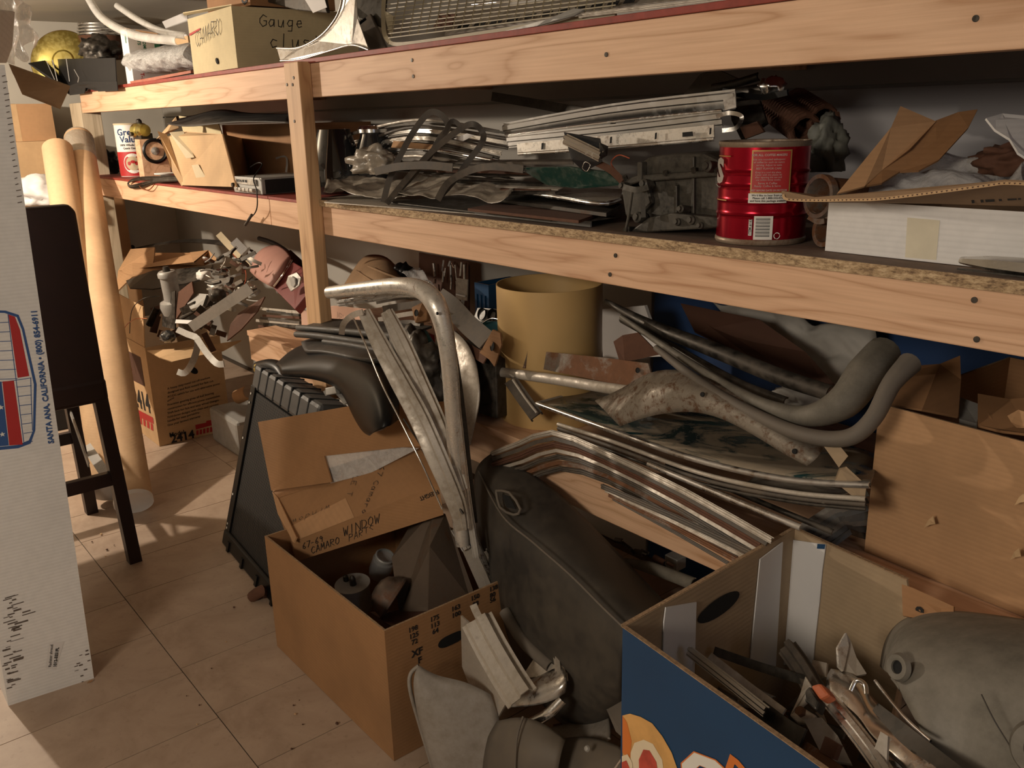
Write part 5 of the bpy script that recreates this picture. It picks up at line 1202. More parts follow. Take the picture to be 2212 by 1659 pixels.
for x, y in ((1040, 678), (1062, 680), (1084, 682)): lathe('cup', [(.018, .001), (.015, -.012), (0, -.013)], P(x, y, Y=1.508), 'darkm', mu, (0, -1, .3), 20)
cy = thing('cyan_tub', 'cyan plastic tub behind the trim bundle, left of the yellow bin', 'tub')
c = P(1060, 760, Y=1.42); m = dep(c) / FPX; c.z = ZB + .002; hz = P(1060, 706, Y=1.42).z - ZB
lathe('shell', [(0, 0), (30*m, 0), (38*m, hz), (43*m, hz), (43*m, hz - .008), (40*m, hz - .008), (36*m, hz - .002), (28*m, .004), (0, .004)], c, 'cyan', cy)
strip('chrome_tool', [(1040,700,1.42),(1062,688,1.42),(1084,692,1.42)], 4, 'chrome', cy, 'tube')
c = P(935, 760, Y=1.30); m = dep(c) / FPX
cy2 = thing('cyan_bowl', 'cyan plastic bowl tipped on its side behind the large curved trim', 'bowl')
lathe('shell', [(0, 0), (12*m, 0), (34*m, 34*m), (37*m, 34*m), (36*m, 31*m), (14*m, -3*m), (0, -3*m)], c, 'cyan', cy2, (-.8, -.5, .35), 36)
pl2('red_packet', [(912,716,1.33),(926,722,1.33),(930,800,1.30),(908,798,1.30)], .02, 'redp', 'narrow red printed packet beside the cyan bowl', 'packet')
# yellow bin
yb_ = thing('yellow_bin', 'tall yellow plastic cylinder bin under the middle rail', 'bin')
a = P(1190, 932, Z=ZB); dirc = V((a.x, a.y, 0)).normalized(); rb = .122; c = V((a.x, a.y, 0)) + dirc * rb; c.z = ZB + .001; hb = P(1082, 592, Y=c.y).z - ZB
lathe('bin_wall', [(0, 0), (rb * .98, 0), (rb, .01), (rb * 1.02, hb), (rb * 1.0, hb), (rb * .975, .01), (0, .006)], c, 'tub', yb_, seg=64)
# white board
one(plate('white_sign', [(1300,668,1.60),(1392,660,1.60),(1430,770,1.60),(1302,775,1.60)], .01, 'paper'), 'white board standing at the back right of the yellow bin', 'board')
# brown seat bracket bits
sb = thing('seat_bracket', 'dusty tan steel seat bracket with round hole left of the yellow bin', 'bracket')
strip('arm', [(945,640,1.22),(975,662,1.21),(1010,700,1.20),(1050,735,1.18)], 44, 'weather', sb, 'chan', .003, h=.02, sm=3)
rows = [(1036,762),(1048,742),(1064,712),(1080,720),(1083,745),(1068,792),(1056,776)]
plate('end_tab', [(a, b, 1.17) for a, b in rows], .004, 'carton_d', sb)
lathe('round_hole', [(0, .0), (.010, .0), (.011, .0015)], P(1064, 748, Y=1.168), 'shadow_hole', sb, (-.3, -1, .2), 18)
strip('side_web', [(925,655,1.23),(960,700,1.22),(1000,745,1.20),(1050,776,1.18)], 22, 'rust', sb, 'flat', .003, sm=3)
s2_ = thing('seat_bracket', 'tan bracket end with bolt hole just left of the large curved trim', 'bracket')
plate('tab', [(888,664,1.15),(912,652,1.16),(924,672,1.17),(922,692,1.16),(896,698,1.14)], .02, 'carton_d', s2_, bev=.003)
lathe('round_hole', [(0, 0), (.008, 0), (.0085, .0015)], P(900, 676, Y=1.138), 'shadow_hole', s2_, (0, -1, .2), 16)
g = 'dark layered pieces behind the trim bundle'
for i, (pts, wd, m_) in enumerate((([(830,668,1.30),(880,660,1.3),(925,655,1.3)], 16, 'weather'), ([(820,690,1.26),(870,680,1.26),(900,676,1.27)], 10, 'alu_d'), ([(815,650,1.34),(870,640,1.34),(910,640,1.34)], 14, 'darkm'), ([(835,705,1.22),(880,700,1.22),(910,705,1.22)], 18, 'darkm'))):
    st2('dark_bar', pts, wd, m_, 'dark flat bar crossing behind the trim bundle', 'bar', 'flat', g, t=.01)
pl2('cardboard_piece', [(840,716,1.30),(910,690,1.32),(912,770,1.28),(850,760,1.26)], .01, 'carton_d', 'small brown carton panel behind the tall trim strips', 'cardboard')
rows = [[P(955,700,Y=1.20),P(985,715,Y=1.19),P(1015,745,Y=1.18),P(1030,790,Y=1.17)],
        [P(930,760,Y=1.17),P(985,800,Y=1.15),P(1020,830,Y=1.14),P(1040,850,Y=1.14)],
        [P(945,850,Y=1.15),P(990,880,Y=1.13),P(1015,905,Y=1.12),P(1030,900,Y=1.13)],
        [P(970,930,Y=1.14),P(995,945,Y=1.12),P(1012,965,Y=1.11),P(1016,960,Y=1.11)]]
one(grid('curved_sheet_metal', rows, 'alu_d', None, .003, 2), 'curved dusty grey sheet-metal panel right of the large curved trim', 'sheet metal')
bd = cub('dark_box', P(1075, 905, Y=1.20), .20, .12, .14, 'darkm', None, 8, bev=.003)[0]; bd.name = 'dark_box'; one(bd, 'dusty black box left of the yellow bin on the shelf front', 'box')
one(crumple('dark_lump', P(900, 800, Y=1.14), (.09, .05, .09), 'darkm', None, 23, .35), 'dark crumpled mass behind the two straight trim blades', 'bundle')
pl2('green_glass_piece', [(795,790,1.03),(812,770,1.04),(850,800,1.05),(880,850,1.05),(872,868,1.04),(830,850,1.03),(805,820,1.03)], .008, 'greenglass', 'dark green rounded glass piece behind the straight trim blades', 'glass')
one(cub('wood_block', P(1040, 985, Y=1.19), .11, .09, .075, 'hardboard', None, 0, bev=.003)[0], 'reddish brown wooden block on the shelf left of the yellow bin', 'block')

# rusty channel in front of the bin
rcn = thing('rusty_channel', 'grey steel channel with a rusty upstand crossing in front of the yellow bin', 'channel')
strip('outer_lip', [(1056,800,1.22),(1200,820,1.215),(1310,838,1.21),(1395,850,1.205)], 24, 'alu_d', rcn, 'half', .002, h=.008, sm=3)
plate('upstand', [(1180,760,1.235),(1300,772,1.23),(1400,785,1.225),(1412,828,1.22),(1395,842,1.215),(1290,822,1.22),(1174,798,1.23)], .004, 'rusty', rcn)
plate('upstand', [(1092,752,1.24),(1140,756,1.24),(1134,796,1.235),(1080,788,1.235)], .004, 'rusty', rcn)
lathe('bolt_hole', [(0, 0), (.005, 0), (.0055, .001)], P(1378, 800, Y=1.219), 'shadow_hole', rcn, (0, -1, .2), 14)
rb_ = thing('rust_bracket', 'dark rusty folded bracket standing on the steel channel', 'bracket')
plate('face', [(1325,738,1.25),(1345,724,1.25),(1350,780,1.245),(1340,787,1.24)], .004, 'rust', rb_)
plate('face', [(1345,724,1.25),(1378,718,1.26),(1425,766,1.27),(1350,782,1.245)], .004, 'rust', rb_)
wf = thing('wooden_channel_piece', 'short grooved dark wooden strip hanging below the steel channel', 'wood strip')
strip('channel', [(1102,820,1.20),(1130,860,1.195),(1158,898,1.19)], 30, 'weather', wf, 'chan', .004, h=.012, sm=2)
strip('inner_bead', [(1108,820,1.197),(1135,860,1.192),(1160,892,1.187)], 6, 'alu_d', wf, 'tube', sm=2)
# saddle-shaped rust speckled cover
def curved(name, top, mid, bot, ys, mat, parent=None, t=.002, sub=2):
    rows = [[P(a, b, Y=ys[0] + (q[2] if len(q) > 2 else 0)) if False else P(q[0], q[1], Y=ys[k] + (q[2] if len(q) > 2 else 0)) for q in r] for k, r in enumerate((top, mid, bot))]
    return grid(name, rows, mat, parent, t, sub)
cv = thing('saddle_cover', 'curved grey metal cover speckled with rust, bent like a saddle', 'cover')
curved('shell', [(1285,866),(1345,842),(1402,800),(1478,796),(1560,830),(1650,882),(1722,932),(1780,962)],
       [(1315,895),(1362,868),(1420,835),(1490,838),(1565,868),(1645,912),(1715,958),(1768,990)],
       [(1340,921),(1388,902),(1450,889),(1510,888),(1570,906),(1640,945),(1700,984),(1744,1006)], (1.20, 1.145, 1.15), 'rustgrey', cv, .0025)
for x, y in ((1517, 852), (1716, 975)): lathe('bolt_hole', [(0, .001), (.004, .001), (.0045, -.001)], P(x, y, Y=1.143), 'shadow_hole', cv, (0, -1, .3), 14)
# big curved mouldings
st2('curved_moulding', [(1342,684,1.30),(1450,758,1.25),(1560,828,1.21),(1660,878,1.19),(1745,898,1.19),(1820,870,1.21),(1868,810,1.25),(1908,762,1.30)], 62, 'taupe', 'long curved dusty moulding sweeping up to a fat end at right', 'moulding', 'half', h=.028, t=.004, scale=[.20,.30,.38,.5,.75,1.15,1.3,1.2])
st2('curved_moulding', [(1308,650,1.36),(1400,700,1.33),(1540,755,1.30),(1680,812,1.28),(1795,850,1.27)], 34, 'darkm', 'long dark moulding lying behind the fat-ended curved one', 'moulding', 'half', h=.015, t=.003, scale=[.3,.8,1,1,.9])
st2('curved_moulding', [(1418,752,1.22),(1530,838,1.18),(1640,900,1.165),(1740,940,1.16),(1830,946,1.17),(1885,905,1.19),(1925,830,1.23),(1965,785,1.27)], 34, 'vinyl_g', 'lowest curved grey moulding ending in a raised flange', 'moulding', 'half', h=.016, t=.003, scale=[.5,.8,.9,1,1.1,1.1,1.2,1.5])
st2('straight_moulding', [(1345,690,1.33),(1480,765,1.29),(1600,830,1.26),(1700,868,1.25)], 20, 'darkm', 'dark straight moulding tucked between the curved ones', 'moulding', 'half', h=.01, t=.003)
pl2('brown_hardboard', [(1470,655,1.60),(1640,690,1.60),(1740,760,1.58),(1805,832,1.52),(1790,850,1.50),(1650,790,1.5),(1500,715,1.55)], .005, 'hardboard', 'brown hardboard sheet behind the dark mouldings', 'hardboard')
one(crumpled_sheet('grey_cloth', [P(1545,655,Y=1.72), P(1700,850,Y=1.66), P(1885,850,Y=1.66), P(1880,730,Y=1.72)], 'cloth', None, 19, .045, 18, .003), 'pale grey cloth draped at the back behind the mouldings', 'cloth')
one(crumple('tan_lump', P(1730, 860, Y=1.40), (.05, .05, .022), 'cloth', None, 29, .3, 3), 'crumpled tan cloth lump below the fat-ended moulding', 'cloth')
# dusty curved glass
gp = thing('dusty_rear_window', 'large dusty curved dark glass with bright metal edging on the bottom shelf', 'window glass')
rows = [[P(1300,838,Y=1.42),P(1400,842,Y=1.44),P(1560,868,Y=1.44),P(1720,930,Y=1.42),P(1900,985,Y=1.38)],
        [P(1225,856,Y=1.31),P(1370,885,Y=1.30),P(1540,932,Y=1.29),P(1710,990,Y=1.28),P(1890,1020,Y=1.26)],
        [P(1165,874,Y=1.21),P(1310,925,Y=1.17),P(1500,990,Y=1.15),P(1700,1032,Y=1.15),P(1880,1046,Y=1.16)]]
grid('glass_sheet', rows, 'dustglass', gp, .005, 2)
strip('edge_trim', [(1160,872,1.205),(1310,926,1.165),(1500,992,1.145),(1700,1036,1.145),(1880,1048,1.155)], 13, 'alu', gp, 'half', .002, h=.006)
strip('edge_trim', [(1160,872,1.21),(1225,855,1.31),(1305,836,1.42)], 9, 'alu_d', gp, 'half', .002)
g = 'curved trims stacked under the dusty window'
for i, (dy, wd, m_) in enumerate(((16, 10, 'alu_d'), (28, 9, 'weather'), (38, 7, 'darkm'))):
    st2('curved_trim', [(1205,905+dy*.7,1.175),(1330,940+dy,1.16),(1510,1005+dy,1.14),(1700,1048+dy*.9,1.14),(1870,1062+dy,1.15)], wd, m_, 'dull curved trim beneath the dusty window edge, %s one down' % ORD[i], 'trim', 'half', g, t=.0015)
g = 'bright straight trims under the dusty window'
for i, (a_, b_, c_, wd, m_) in enumerate((((1400,1002,1.14),(1560,1070,1.12),(1730,1140,1.10), 13, 'alu'), ((1270,985,1.16),(1450,1075,1.13),(1640,1160,1.11), 7, 'chrome'), ((1380,1030,1.17),(1520,1095,1.15),(1660,1160,1.14), 6, 'chrome'), ((1440,1000,1.19),(1620,1075,1.17),(1800,1150,1.15), 12, 'darkm'))):
    st2('straight_trim', [a_, b_, c_], wd, m_, 'straight metal trim slanting down under the dusty window', 'trim', 'half', g, t=.0015, sm=3)
g = 'bent grooved strips fanned at the shelf front'
for i in range(7):
    dx, dy = i * 3, i * 13
    st2('bent_strip', [(1062 + dx * .4, 980 + dy * .92, 1.14), (1120 + dx, 958 + dy, 1.15), (1192 + dx, 934 + dy, 1.155), (1300 + dx, 975 + dy * .85, 1.14), (1480 - dx, 1062 + dy * .75, 1.11), (1668 - dx * 4, 1168 + dy * .45, 1.08)], (12, 9, 13, 8, 11, 9, 12)[i], ('alu_d', 'weather', 'rust', 'alu_d', 'weather', 'rusty', 'weather')[i], 'bent grooved dusty strip in the fan at the shelf front, %s from the top' % ORD[i], 'strip', 'chan' if i % 2 else 'ridge', g, t=.0018, sm=2)
g = 'straight wooden-looking strips lowest at the shelf front'
for i in range(4):
    st2('long_strip', [(1300 + i * 8, 1050 + i * 9, 1.10), (1460, 1118 + i * 11, 1.09), (1640 - i * 22, 1202 + i * 5, 1.07)], (13, 9, 12, 8)[i], ('weather', 'alu_d', 'rusty', 'weather')[i], 'straight dusty strip in the lowest bundle above the bottom rail, %s from the top' % ORD[i], 'strip', 'ridge', g, t=.0018, sm=1)
one(crumpled_sheet('film_sheet', [P(1560,1040,Y=1.16), P(1780,1090,Y=1.14), P(1860,1060,Y=1.25), P(1640,1035,Y=1.25)], 'film_d', None, 23, .012, 14), 'dusty clear film spread under the dusty window at right', 'plastic film')
g = 'dark strips at the right end under the window'
for i in range(7): st2('dark_strip', [(1700 + i * 14, 1158 + i * 5, 1.20), (1790 + i * 8, 1100 + i * 8, 1.24), (1875, 1065 + i * 16, 1.27)], rg.uniform(9, 17), ('darkm', 'weather', 'rubber_d')[i % 3], 'dark strip slanting up at the right end of the bottom shelf, %s from the left' % ORD[i], 'strip', 'chan', g, t=.002, sm=1)
tg = thing('paper_tape', 'curled beige masking paper strip left of the big brown carton', 'paper')
plate('strip', [(1778,962,1.16),(1808,956,1.17),(1832,985,1.17),(1812,1010,1.16)], .002, 'greyboard', tg)
plate('strip', [(1812,1012,1.15),(1828,1008,1.16),(1872,1048,1.17),(1866,1092,1.16),(1802,1040,1.15)], .002, 'greyboard', tg)
# big carton on the bottom shelf, right
bc2 = thing('big_brown_carton', 'big worn brown carton with torn top on the right of the bottom shelf', 'box')
q0 = P(1867, 1190, Z=ZB + .001); yq_ = q0.y; q1 = V((-.05, yq_ - .04, ZB + .001)); hT = P(1890, 866, Y=yq_).z - ZB
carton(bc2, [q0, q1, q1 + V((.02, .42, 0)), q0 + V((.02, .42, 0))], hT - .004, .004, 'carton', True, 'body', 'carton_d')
plate('flap', [(1893,868,yq_ + .002),(1905,845,1.30),(1932,830,1.33),(1935,812,1.35),(1975,790,1.38),(2030,786,1.42),(2074,768,1.46),(2076,820,1.44),(2070,900,1.35),(1992,884,1.29)], .004, 'carton_d', bc2)
plate('torn_flap', [(2112,850,1.42),(2180,862,1.42),(2230,858,1.42),(2230,938,1.30),(2160,930,1.30),(2112,918,1.32)], .004, 'carton_d', bc2)
plate('torn_shred', [(2176,898,1.285),(2200,885,1.28),(2230,895,1.27),(2228,925,1.26),(2196,924,1.265),(2184,912,1.28)], .003, 'carton', bc2)
one(plate('grey_folder', [(2074,858,1.44),(2118,874,1.42),(2110,915,1.36),(2072,905,1.36)], .01, 'galv'), 'grey folded sheet inside the big brown carton', 'folder')
for x, y in ((2010, 1130), (2205, 1082), (2195, 1200)):
    o = plate('torn_scuff', [(x-14,y+10,yq_-.030 if x > 2100 else yq_-.018),(x-4,y-8,yq_-.034 if x > 2100 else yq_-.022),(x+6,y-16,yq_-.034 if x > 2100 else yq_-.020),(x+10,y+2,yq_-.036 if x > 2100 else yq_-.024),(x-2,y+4,yq_-.034 if x > 2100 else yq_-.020)], .001, 'kraft', bc2)
cs = thing('carton_scrap', 'dark cardboard scrap marked 9 below the big brown carton', 'cardboard')
plate('scrap', [(1948,1262,1.10),(1972,1270,1.10),(2060,1310,1.10),(2060,1350,1.08),(1950,1330,1.08)], .004, 'carton_d', cs)
fit_text('9', P(1975, 1330, Y=1.088), P(1992, 1338, Y=1.088), V((0, 0, 1)), 'ink', cs, .04)
# things under the bottom shelf, right of the console
st2('grey_blade_trim', [(1322,1208,1.24),(1400,1225,1.22),(1500,1262,1.20)], 26, 'taupe', 'dusty grey blade-shaped trim under the bottom rail', 'trim', 'half', h=.01, t=.002, scale=[.3,1,1])
one(cub('white_block', P(1462, 1236, Y=1.32), .035, .03, .028, 'galv', None, 0, bev=.002)[0], 'small pale block in the dark under the bottom rail', 'block')
g = 'rusty bits in the dark under the bottom rail'
for i in range(9):
    x = 1330 + i * 14; y = 1160 + i * 8 + rg.uniform(-8, 8); st2('rusty_bit', [(x, y, 1.28), (x + rg.uniform(10, 26), y + rg.uniform(2, 20), 1.27)], rg.uniform(5, 14), rg.choice(['rust', 'darkm', 'weather']), 'small rusty part in the dark gap under the bottom rail', 'part', 'half', g, sm=1)
# ================================================================ RADIATOR AND RUBBER PARTS
rd = thing('car_radiator', 'black car radiator with ribbed plastic tank leaning beside the fruit carton', 'radiator')
G1 = P(486, 1172, Z=.002); G2 = P(606, 1318, Z=.002); T1 = P(546, 838, Y=1.00); T2 = T1 + (G2 - G1) * 1.0
u_ = (G2 - G1).normalized(); v_ = (T1 - G1).normalized(); nn = u_.cross(v_).normalized()
if nn.y < 0: nn = -nn
L_, H_ = (G2 - G1).length, (T1 - G1).length
def RP(a, b, c_=0): return G1 + u_ * a + v_ * b + nn * c_
def rbox(name, a0, a1, b0, b1, c0, c1, mat, bev=0):
    vs = [RP(a, b, c_) for c_ in (c0, c1) for a, b in ((a0,b0),(a1,b0),(a1,b1),(a0,b1))]
    o = mesh(name, vs, [(0,1,2,3),(7,6,5,4),(0,4,5,1),(1,5,6,2),(2,6,7,3),(3,7,4,0)], mat, rd)
    if bev: bevel(o, bev)
    return o
t = NT('radiator_core'); 
def wavebands(ax_, sc):
    w_ = t.n.new('ShaderNodeTexWave'); w_.bands_direction = ax_; w_.inputs['Scale'].default_value = sc; w_.inputs['Distortion'].default_value = .3; t.link(t.co.outputs['Object'], w_.inputs['Vector']); return w_.outputs['Fac']
wa, wb_ = wavebands('X', 42), wavebands('Z', 42)
c = t.mix(wa, (.004, .004, .004), t.ramp(wb_, [(.2, (.006, .006, .006)), (.8, (.045, .042, .038))])); t.bump(wa, .6, .003)
MATS['core'] = t.set(Base_Color=c, Roughness=.6)
rbox('core', .035, L_, .045, H_ - .005, 0, .03, 'core')
rbox('side_frame', -.004, .034, .03, H_ + .01, -.006, .036, 'rubber', .002)
rbox('bottom_tank', .0, L_, .0, .05, -.012, .05, 'rubber', .006)
for k, b in enumerate((.04, .05, .12, .25, .33, .35)): lathe('rivet_hole', [(0, .0), (.0035, 0), (.0038, .001)], RP(.013, b * H_ / .36, -.0075), 'whitep', rd, -nn, 10)
tkk = rbox('top_tank', -.01, L_ - .0, H_ - .002, H_ + .075, -.004, .085, 'blackc', .012)
MATS['tankgrey'] = metal('dusty_grey_nylon', (.055, .055, .055), .45, .3, (.10, .095, .085), 0, metallic=0)
tkk.data.materials[0] = MATS['tankgrey']
for k in range(7): rbox('tank_slot', .05 + k * .062, .058 + k * .062, H_ + .004, H_ + .0765, -.0055, .080, 'shadow_hole', .001)
for k in range(4): rbox('tank_clip', .06 + k * .13, .075 + k * .13, -.002, .03, -.016, -.010, 'rubber')
strip('drain_fitting', [(545,1290,.80),(566,1276,.82),(574,1284,.84)], 26, 'rust', rd, 'tube', sm=2)
hs = thing('radiator_hose', 'short black elbow hose on top of the radiator tank', 'hose')
strip('hose', [(560,796,1.05),(585,792,1.05),(606,800,1.05),(620,822,1.045)], 34, 'rubber', hs, 'tube')
lathe('clamp', [(.023, 0), (.0235, .012), (.0215, .012), (.0215, 0), (.023, 0)], P(563, 796, Y=1.05), 'brass', hs, (P(585, 792, Y=1.05) - P(562, 796, Y=1.05)), 24)
gx = thing('galvanised_box', 'pale grey sheet-metal box on the floor behind the radiator', 'metal box')
p = P(545, 985, Z=0); b_, _ = cub('shell', V((p.x, p.y - .05, .001)), P(545, 985, Z=0).x - P(482, 955, Z=0).x + .05, .20, .15, 'galv', gx, 0, bev=.014)
one(strip('cardboard_tube_end', [(512,858,1.30),(535,848,1.32)], 30, 'carton', None, 'half', .004), 'small tan cardboard tube end behind the pale metal box', 'tube')
# black rubber seat-like part
bs = thing('black_rubber_boot', 'large glossy black moulded rubber piece drooping over the brown carton flap', 'rubber part')
rows = [[P(598,790,Y=1.02),P(640,748,Y=1.12),P(700,742,Y=1.14),P(770,752,Y=1.10),P(815,775,Y=1.05),P(848,820,Y=1.0),P(860,880,Y=.97),P(855,905,Y=.96)],
        [P(606,792,Y=1.0),P(645,768,Y=1.03),P(705,760,Y=1.02),P(765,778,Y=1.0),P(800,810,Y=.96),P(822,860,Y=.92),P(836,905,Y=.90),P(836,922,Y=.90)],
        [P(610,806,Y=.99),P(655,806,Y=.99),P(705,812,Y=.98),P(742,828,Y=.965),P(762,855,Y=.95),P(778,895,Y=.93),P(795,930,Y=.905),P(806,936,Y=.90)],
        [P(614,808,Y=1.01),P(660,812,Y=1.02),P(705,820,Y=1.01),P(736,838,Y=.995),P(752,862,Y=.98),P(768,900,Y=.96),P(788,932,Y=.94),P(800,936,Y=.94)]]
grid('boot', rows, 'rubber', bs, .012, 3)
bf = thing('rubber_flap_seal', 'second black rubber moulding, rolled edge, lying on the drooping one', 'rubber part')
rows = [[P(652,742,Y=1.10),P(690,728,Y=1.14),P(740,735,Y=1.14),P(800,748,Y=1.12),P(836,758,Y=1.10)],
        [P(655,755,Y=1.04),P(695,748,Y=1.05),P(740,756,Y=1.04),P(795,770,Y=1.03),P(828,776,Y=1.03)],
        [P(662,762,Y=1.03),P(700,762,Y=1.03),P(742,772,Y=1.02),P(790,782,Y=1.01),P(815,780,Y=1.02)]]
grid('moulding', rows, 'rubber_d', bf, .012, 2)
MATS['matgrey'] = metal('grey_black_rubber_mat', (.035, .034, .032), .5, .35, (.12, .105, .085), 0, metallic=0)
for i, (pts, wd, lab) in enumerate((([(644,708,1.10),(700,712,1.10),(770,718,1.11),(862,728,1.13)], 15, 'thin black rubber mat, topmost of the stack by the post foot'), ([(640,722,1.08),(690,726,1.08),(760,736,1.09),(850,748,1.11)], 15, 'thin black rubber mat, second in the stack by the post foot'), ([(700,738,1.07),(760,746,1.07),(828,760,1.08)], 13, 'short rubber mat with pale rounded lip, third in the stack'))):
    mtt = thing('rubber_mat', lab, 'mat'); w3 = [W3(q) for q in pts]
    strip('rolled_edge', pts, wd, 'matgrey', mtt, 'tube', sm=4)
    slab('sheet', w3 + [q + V((0, .10, .012)) for q in reversed(w3)], V((0, 0, -.006)), 'rubber_d', mtt)
cl = thing('hose_clamp', 'small metal hose clamp on the radiator tank under the rubber boot', 'clamp')
strip('band', [(702,850,1.0),(720,842,1.0),(738,856,1.0),(748,872,.99)], 12, 'galv', cl, 'flat', .004)
plate('buckle', [(702,838,.99),(722,834,.99),(726,850,.985),(704,854,.985)], .012, 'galv', cl, bev=.002)

# ================================================================ FRUIT CARTON AND WHAT IT HOLDS
ac = thing('open_fruit_carton', 'open orange-brown fruit carton with printed size numbers, centre foreground', 'box')
f0 = P(600, 1395, Z=.001); f1 = P(850, 1645, Z=.001); f1.y = (f0.y + f1.y) / 2; f0.y = f1.y
hz = P(825, 1360, Y=f1.y).z; wy = P(1098, 1210, Z=hz).y - f1.y
ca_ = carton(ac, [f1, f1 + V((0, wy, 0)), f0 + V((0, wy, 0)), f0], hz, .005, 'carton_o', True, 'body', 'carton_o')
XF = f1.x + .0008
def fp(px, py): return P(px, py, X=XF)
def num(s, px, py, h=.0155, b=.02):
    return text(s, fp(px, py), V((0, 1, 0)), V((0, 0, 1)), h, 'ink', ac, 'size_number', b)
for s, x, y in (('198',882,1368),('125',884,1382),('72',889,1394),('175',929,1345),('113',930,1359),('64',934,1371),('163',975,1322),('100',976,1336),('150',1017,1299),('88',1021,1312),('138',1057,1279),('80',1058,1292),('56',1058,1303)): num(s, x, y)
num('XF', 890, 1421, .022, .03); num('F', 903, 1434, .020, .03)
hh_ = fp(975, 1381); pts = []
for i in range(24):
    a = 2 * PI * i / 24; x = .034 * math.copysign(abs(math.cos(a)) ** .6, math.cos(a)); z = .013 * math.sin(a); pts.append(hh_ + V((.0003, x, z)))
mesh('hand_hole', pts, [tuple(range(24))], 'shadow_hole', ac)
# upper carton with the cut-out flap
uc = thing('window_parts_carton', 'brown carton with marker writing and a cut-out flap tipped on the fruit carton', 'box')
a0 = P(640, 1213, Y=.80); a1 = P(958, 1112, Y=.99); b0 = P(632, 1171, Y=.795); b1 = P(948, 1046, Y=.985)
c0_ = P(590, 1062, Y=.885); c1_ = P(905, 962, Y=1.06)
dn = (a0 - b0)
vs = [a0, a1, b1, b0, c0_, c1_, c1_ + dn, c0_ + dn]
mesh('body', vs, [(0,1,2,3),(3,2,5,4),(4,5,6,7),(0,3,4,7),(1,6,5,2),(0,7,6,1)], 'carton_o', uc)
plate('flap', [(557,912,.885),(745,879,.96),(868,872,1.01),(960,868,1.05),(988,960,1.05),(905,968,1.03),(868,966,1.01),(700,985,.935),(716,1042,.93),(586,1060,.88)], .004, 'carton_o', uc)
plate('side_flap', [(588,1062,.880),(600,1075,.87),(640,1160,.795),(634,1172,.785),(600,1110,.84)], .004, 'carton', uc)
wfm = plate('plastic_window', [(698,984,.94),(872,965,1.02),(905,968,1.035),(800,1022,.98),(714,1044,.935)], .0015, 'filmc', uc)
def quadpt(A, B, C, D, u, v): return A * (1-u) * (1-v) + B * u * (1-v) + C * u * v + D * (1-u) * v
lid_n = (b1 - b0).cross(c0_ - b0).normalized()
if lid_n.z < 0: lid_n = -lid_n
mesh('tape', [quadpt(c0_, c1_, b1, b0, u, v) + lid_n * .0008 for u, v in ((0,-.12),(1,-.12),(1,.16),(0,.16))], [(0,1,2,3)], 'hardboard' if False else 'carton_d', uc)
mesh('tape', [quadpt(c0_, c1_, b1, b0, u, v) + lid_n * .0008 for u, v in ((0,.75),(.45,.6),(.45,1),(0,1))], [(0,1,2,3)], 'carton', uc)
rr_ = (b1 - b0).normalized()
fn = (a1 - a0).cross(b0 - a0).normalized(); 
if fn.y > 0: fn = -fn
hand('67-69', a0 + rr_ * .03 + (b0 - a0) * .48 + fn * .001, rr_, (b0 - a0).normalized(), .016, 'ink', uc, .0016)
hand('CAMARO', a0 + rr_ * .055 + (b0 - a0) * .10 + fn * .001, rr_, (b0 - a0).normalized(), .018, 'ink', uc, .0017)
hand('WINDOW', a0 + rr_ * .165 + (b0 - a0) * .36 + fn * .001, rr_, (b0 - a0).normalized(), .022, 'ink', uc, .0017, name='handwriting')
hand('PARTS', a0 + rr_ * .180 + (b0 - a0) * .02 + fn * .001, rr_, (b0 - a0).normalized(), .018, 'ink', uc, .0017)
uu = (b0 - c0_).normalized()      # upside-down writing on the lid: read from behind
def lid(u, v): return quadpt(c0_, c1_, b1, b0, u, v) + lid_n * .0012
hand('window', lid(.34, .62), -rr_, uu, .026, 'ink', uc, .0014, slant=.5)
hand('67 Camaro', lid(.74, .20), (-rr_ * .55 + uu * .83).normalized(), (uu * .55 + rr_ * .83).normalized(), .020, 'ink', uc, .0014)
hand('Vent', lid(.56, .22), (-rr_ * .5 + uu * .86).normalized(), (uu * .5 + rr_ * .86).normalized(), .020, 'ink', uc, .0014) if 'V' in GLY else hand('LEFT', lid(.56, .22), (-rr_ * .5 + uu * .86).normalized(), (uu * .5 + rr_ * .86).normalized(), .020, 'ink', uc, .0014)
text('THIS SIDE UP', b1 - rr_ * .085 + fn * .0015 + (a0 - b0) * .25, -rr_ * -1, (b0 - a0).normalized() * -1, .012, 'ink', uc, 'printed_line', .01) if False else None
text('FREIGHT', a1 + fn * .0015 + (b1 - a1) * .85 - rr_ * .005, -rr_, (a0 - b0).normalized(), .014, 'ink', uc, 'printed_line', .01)
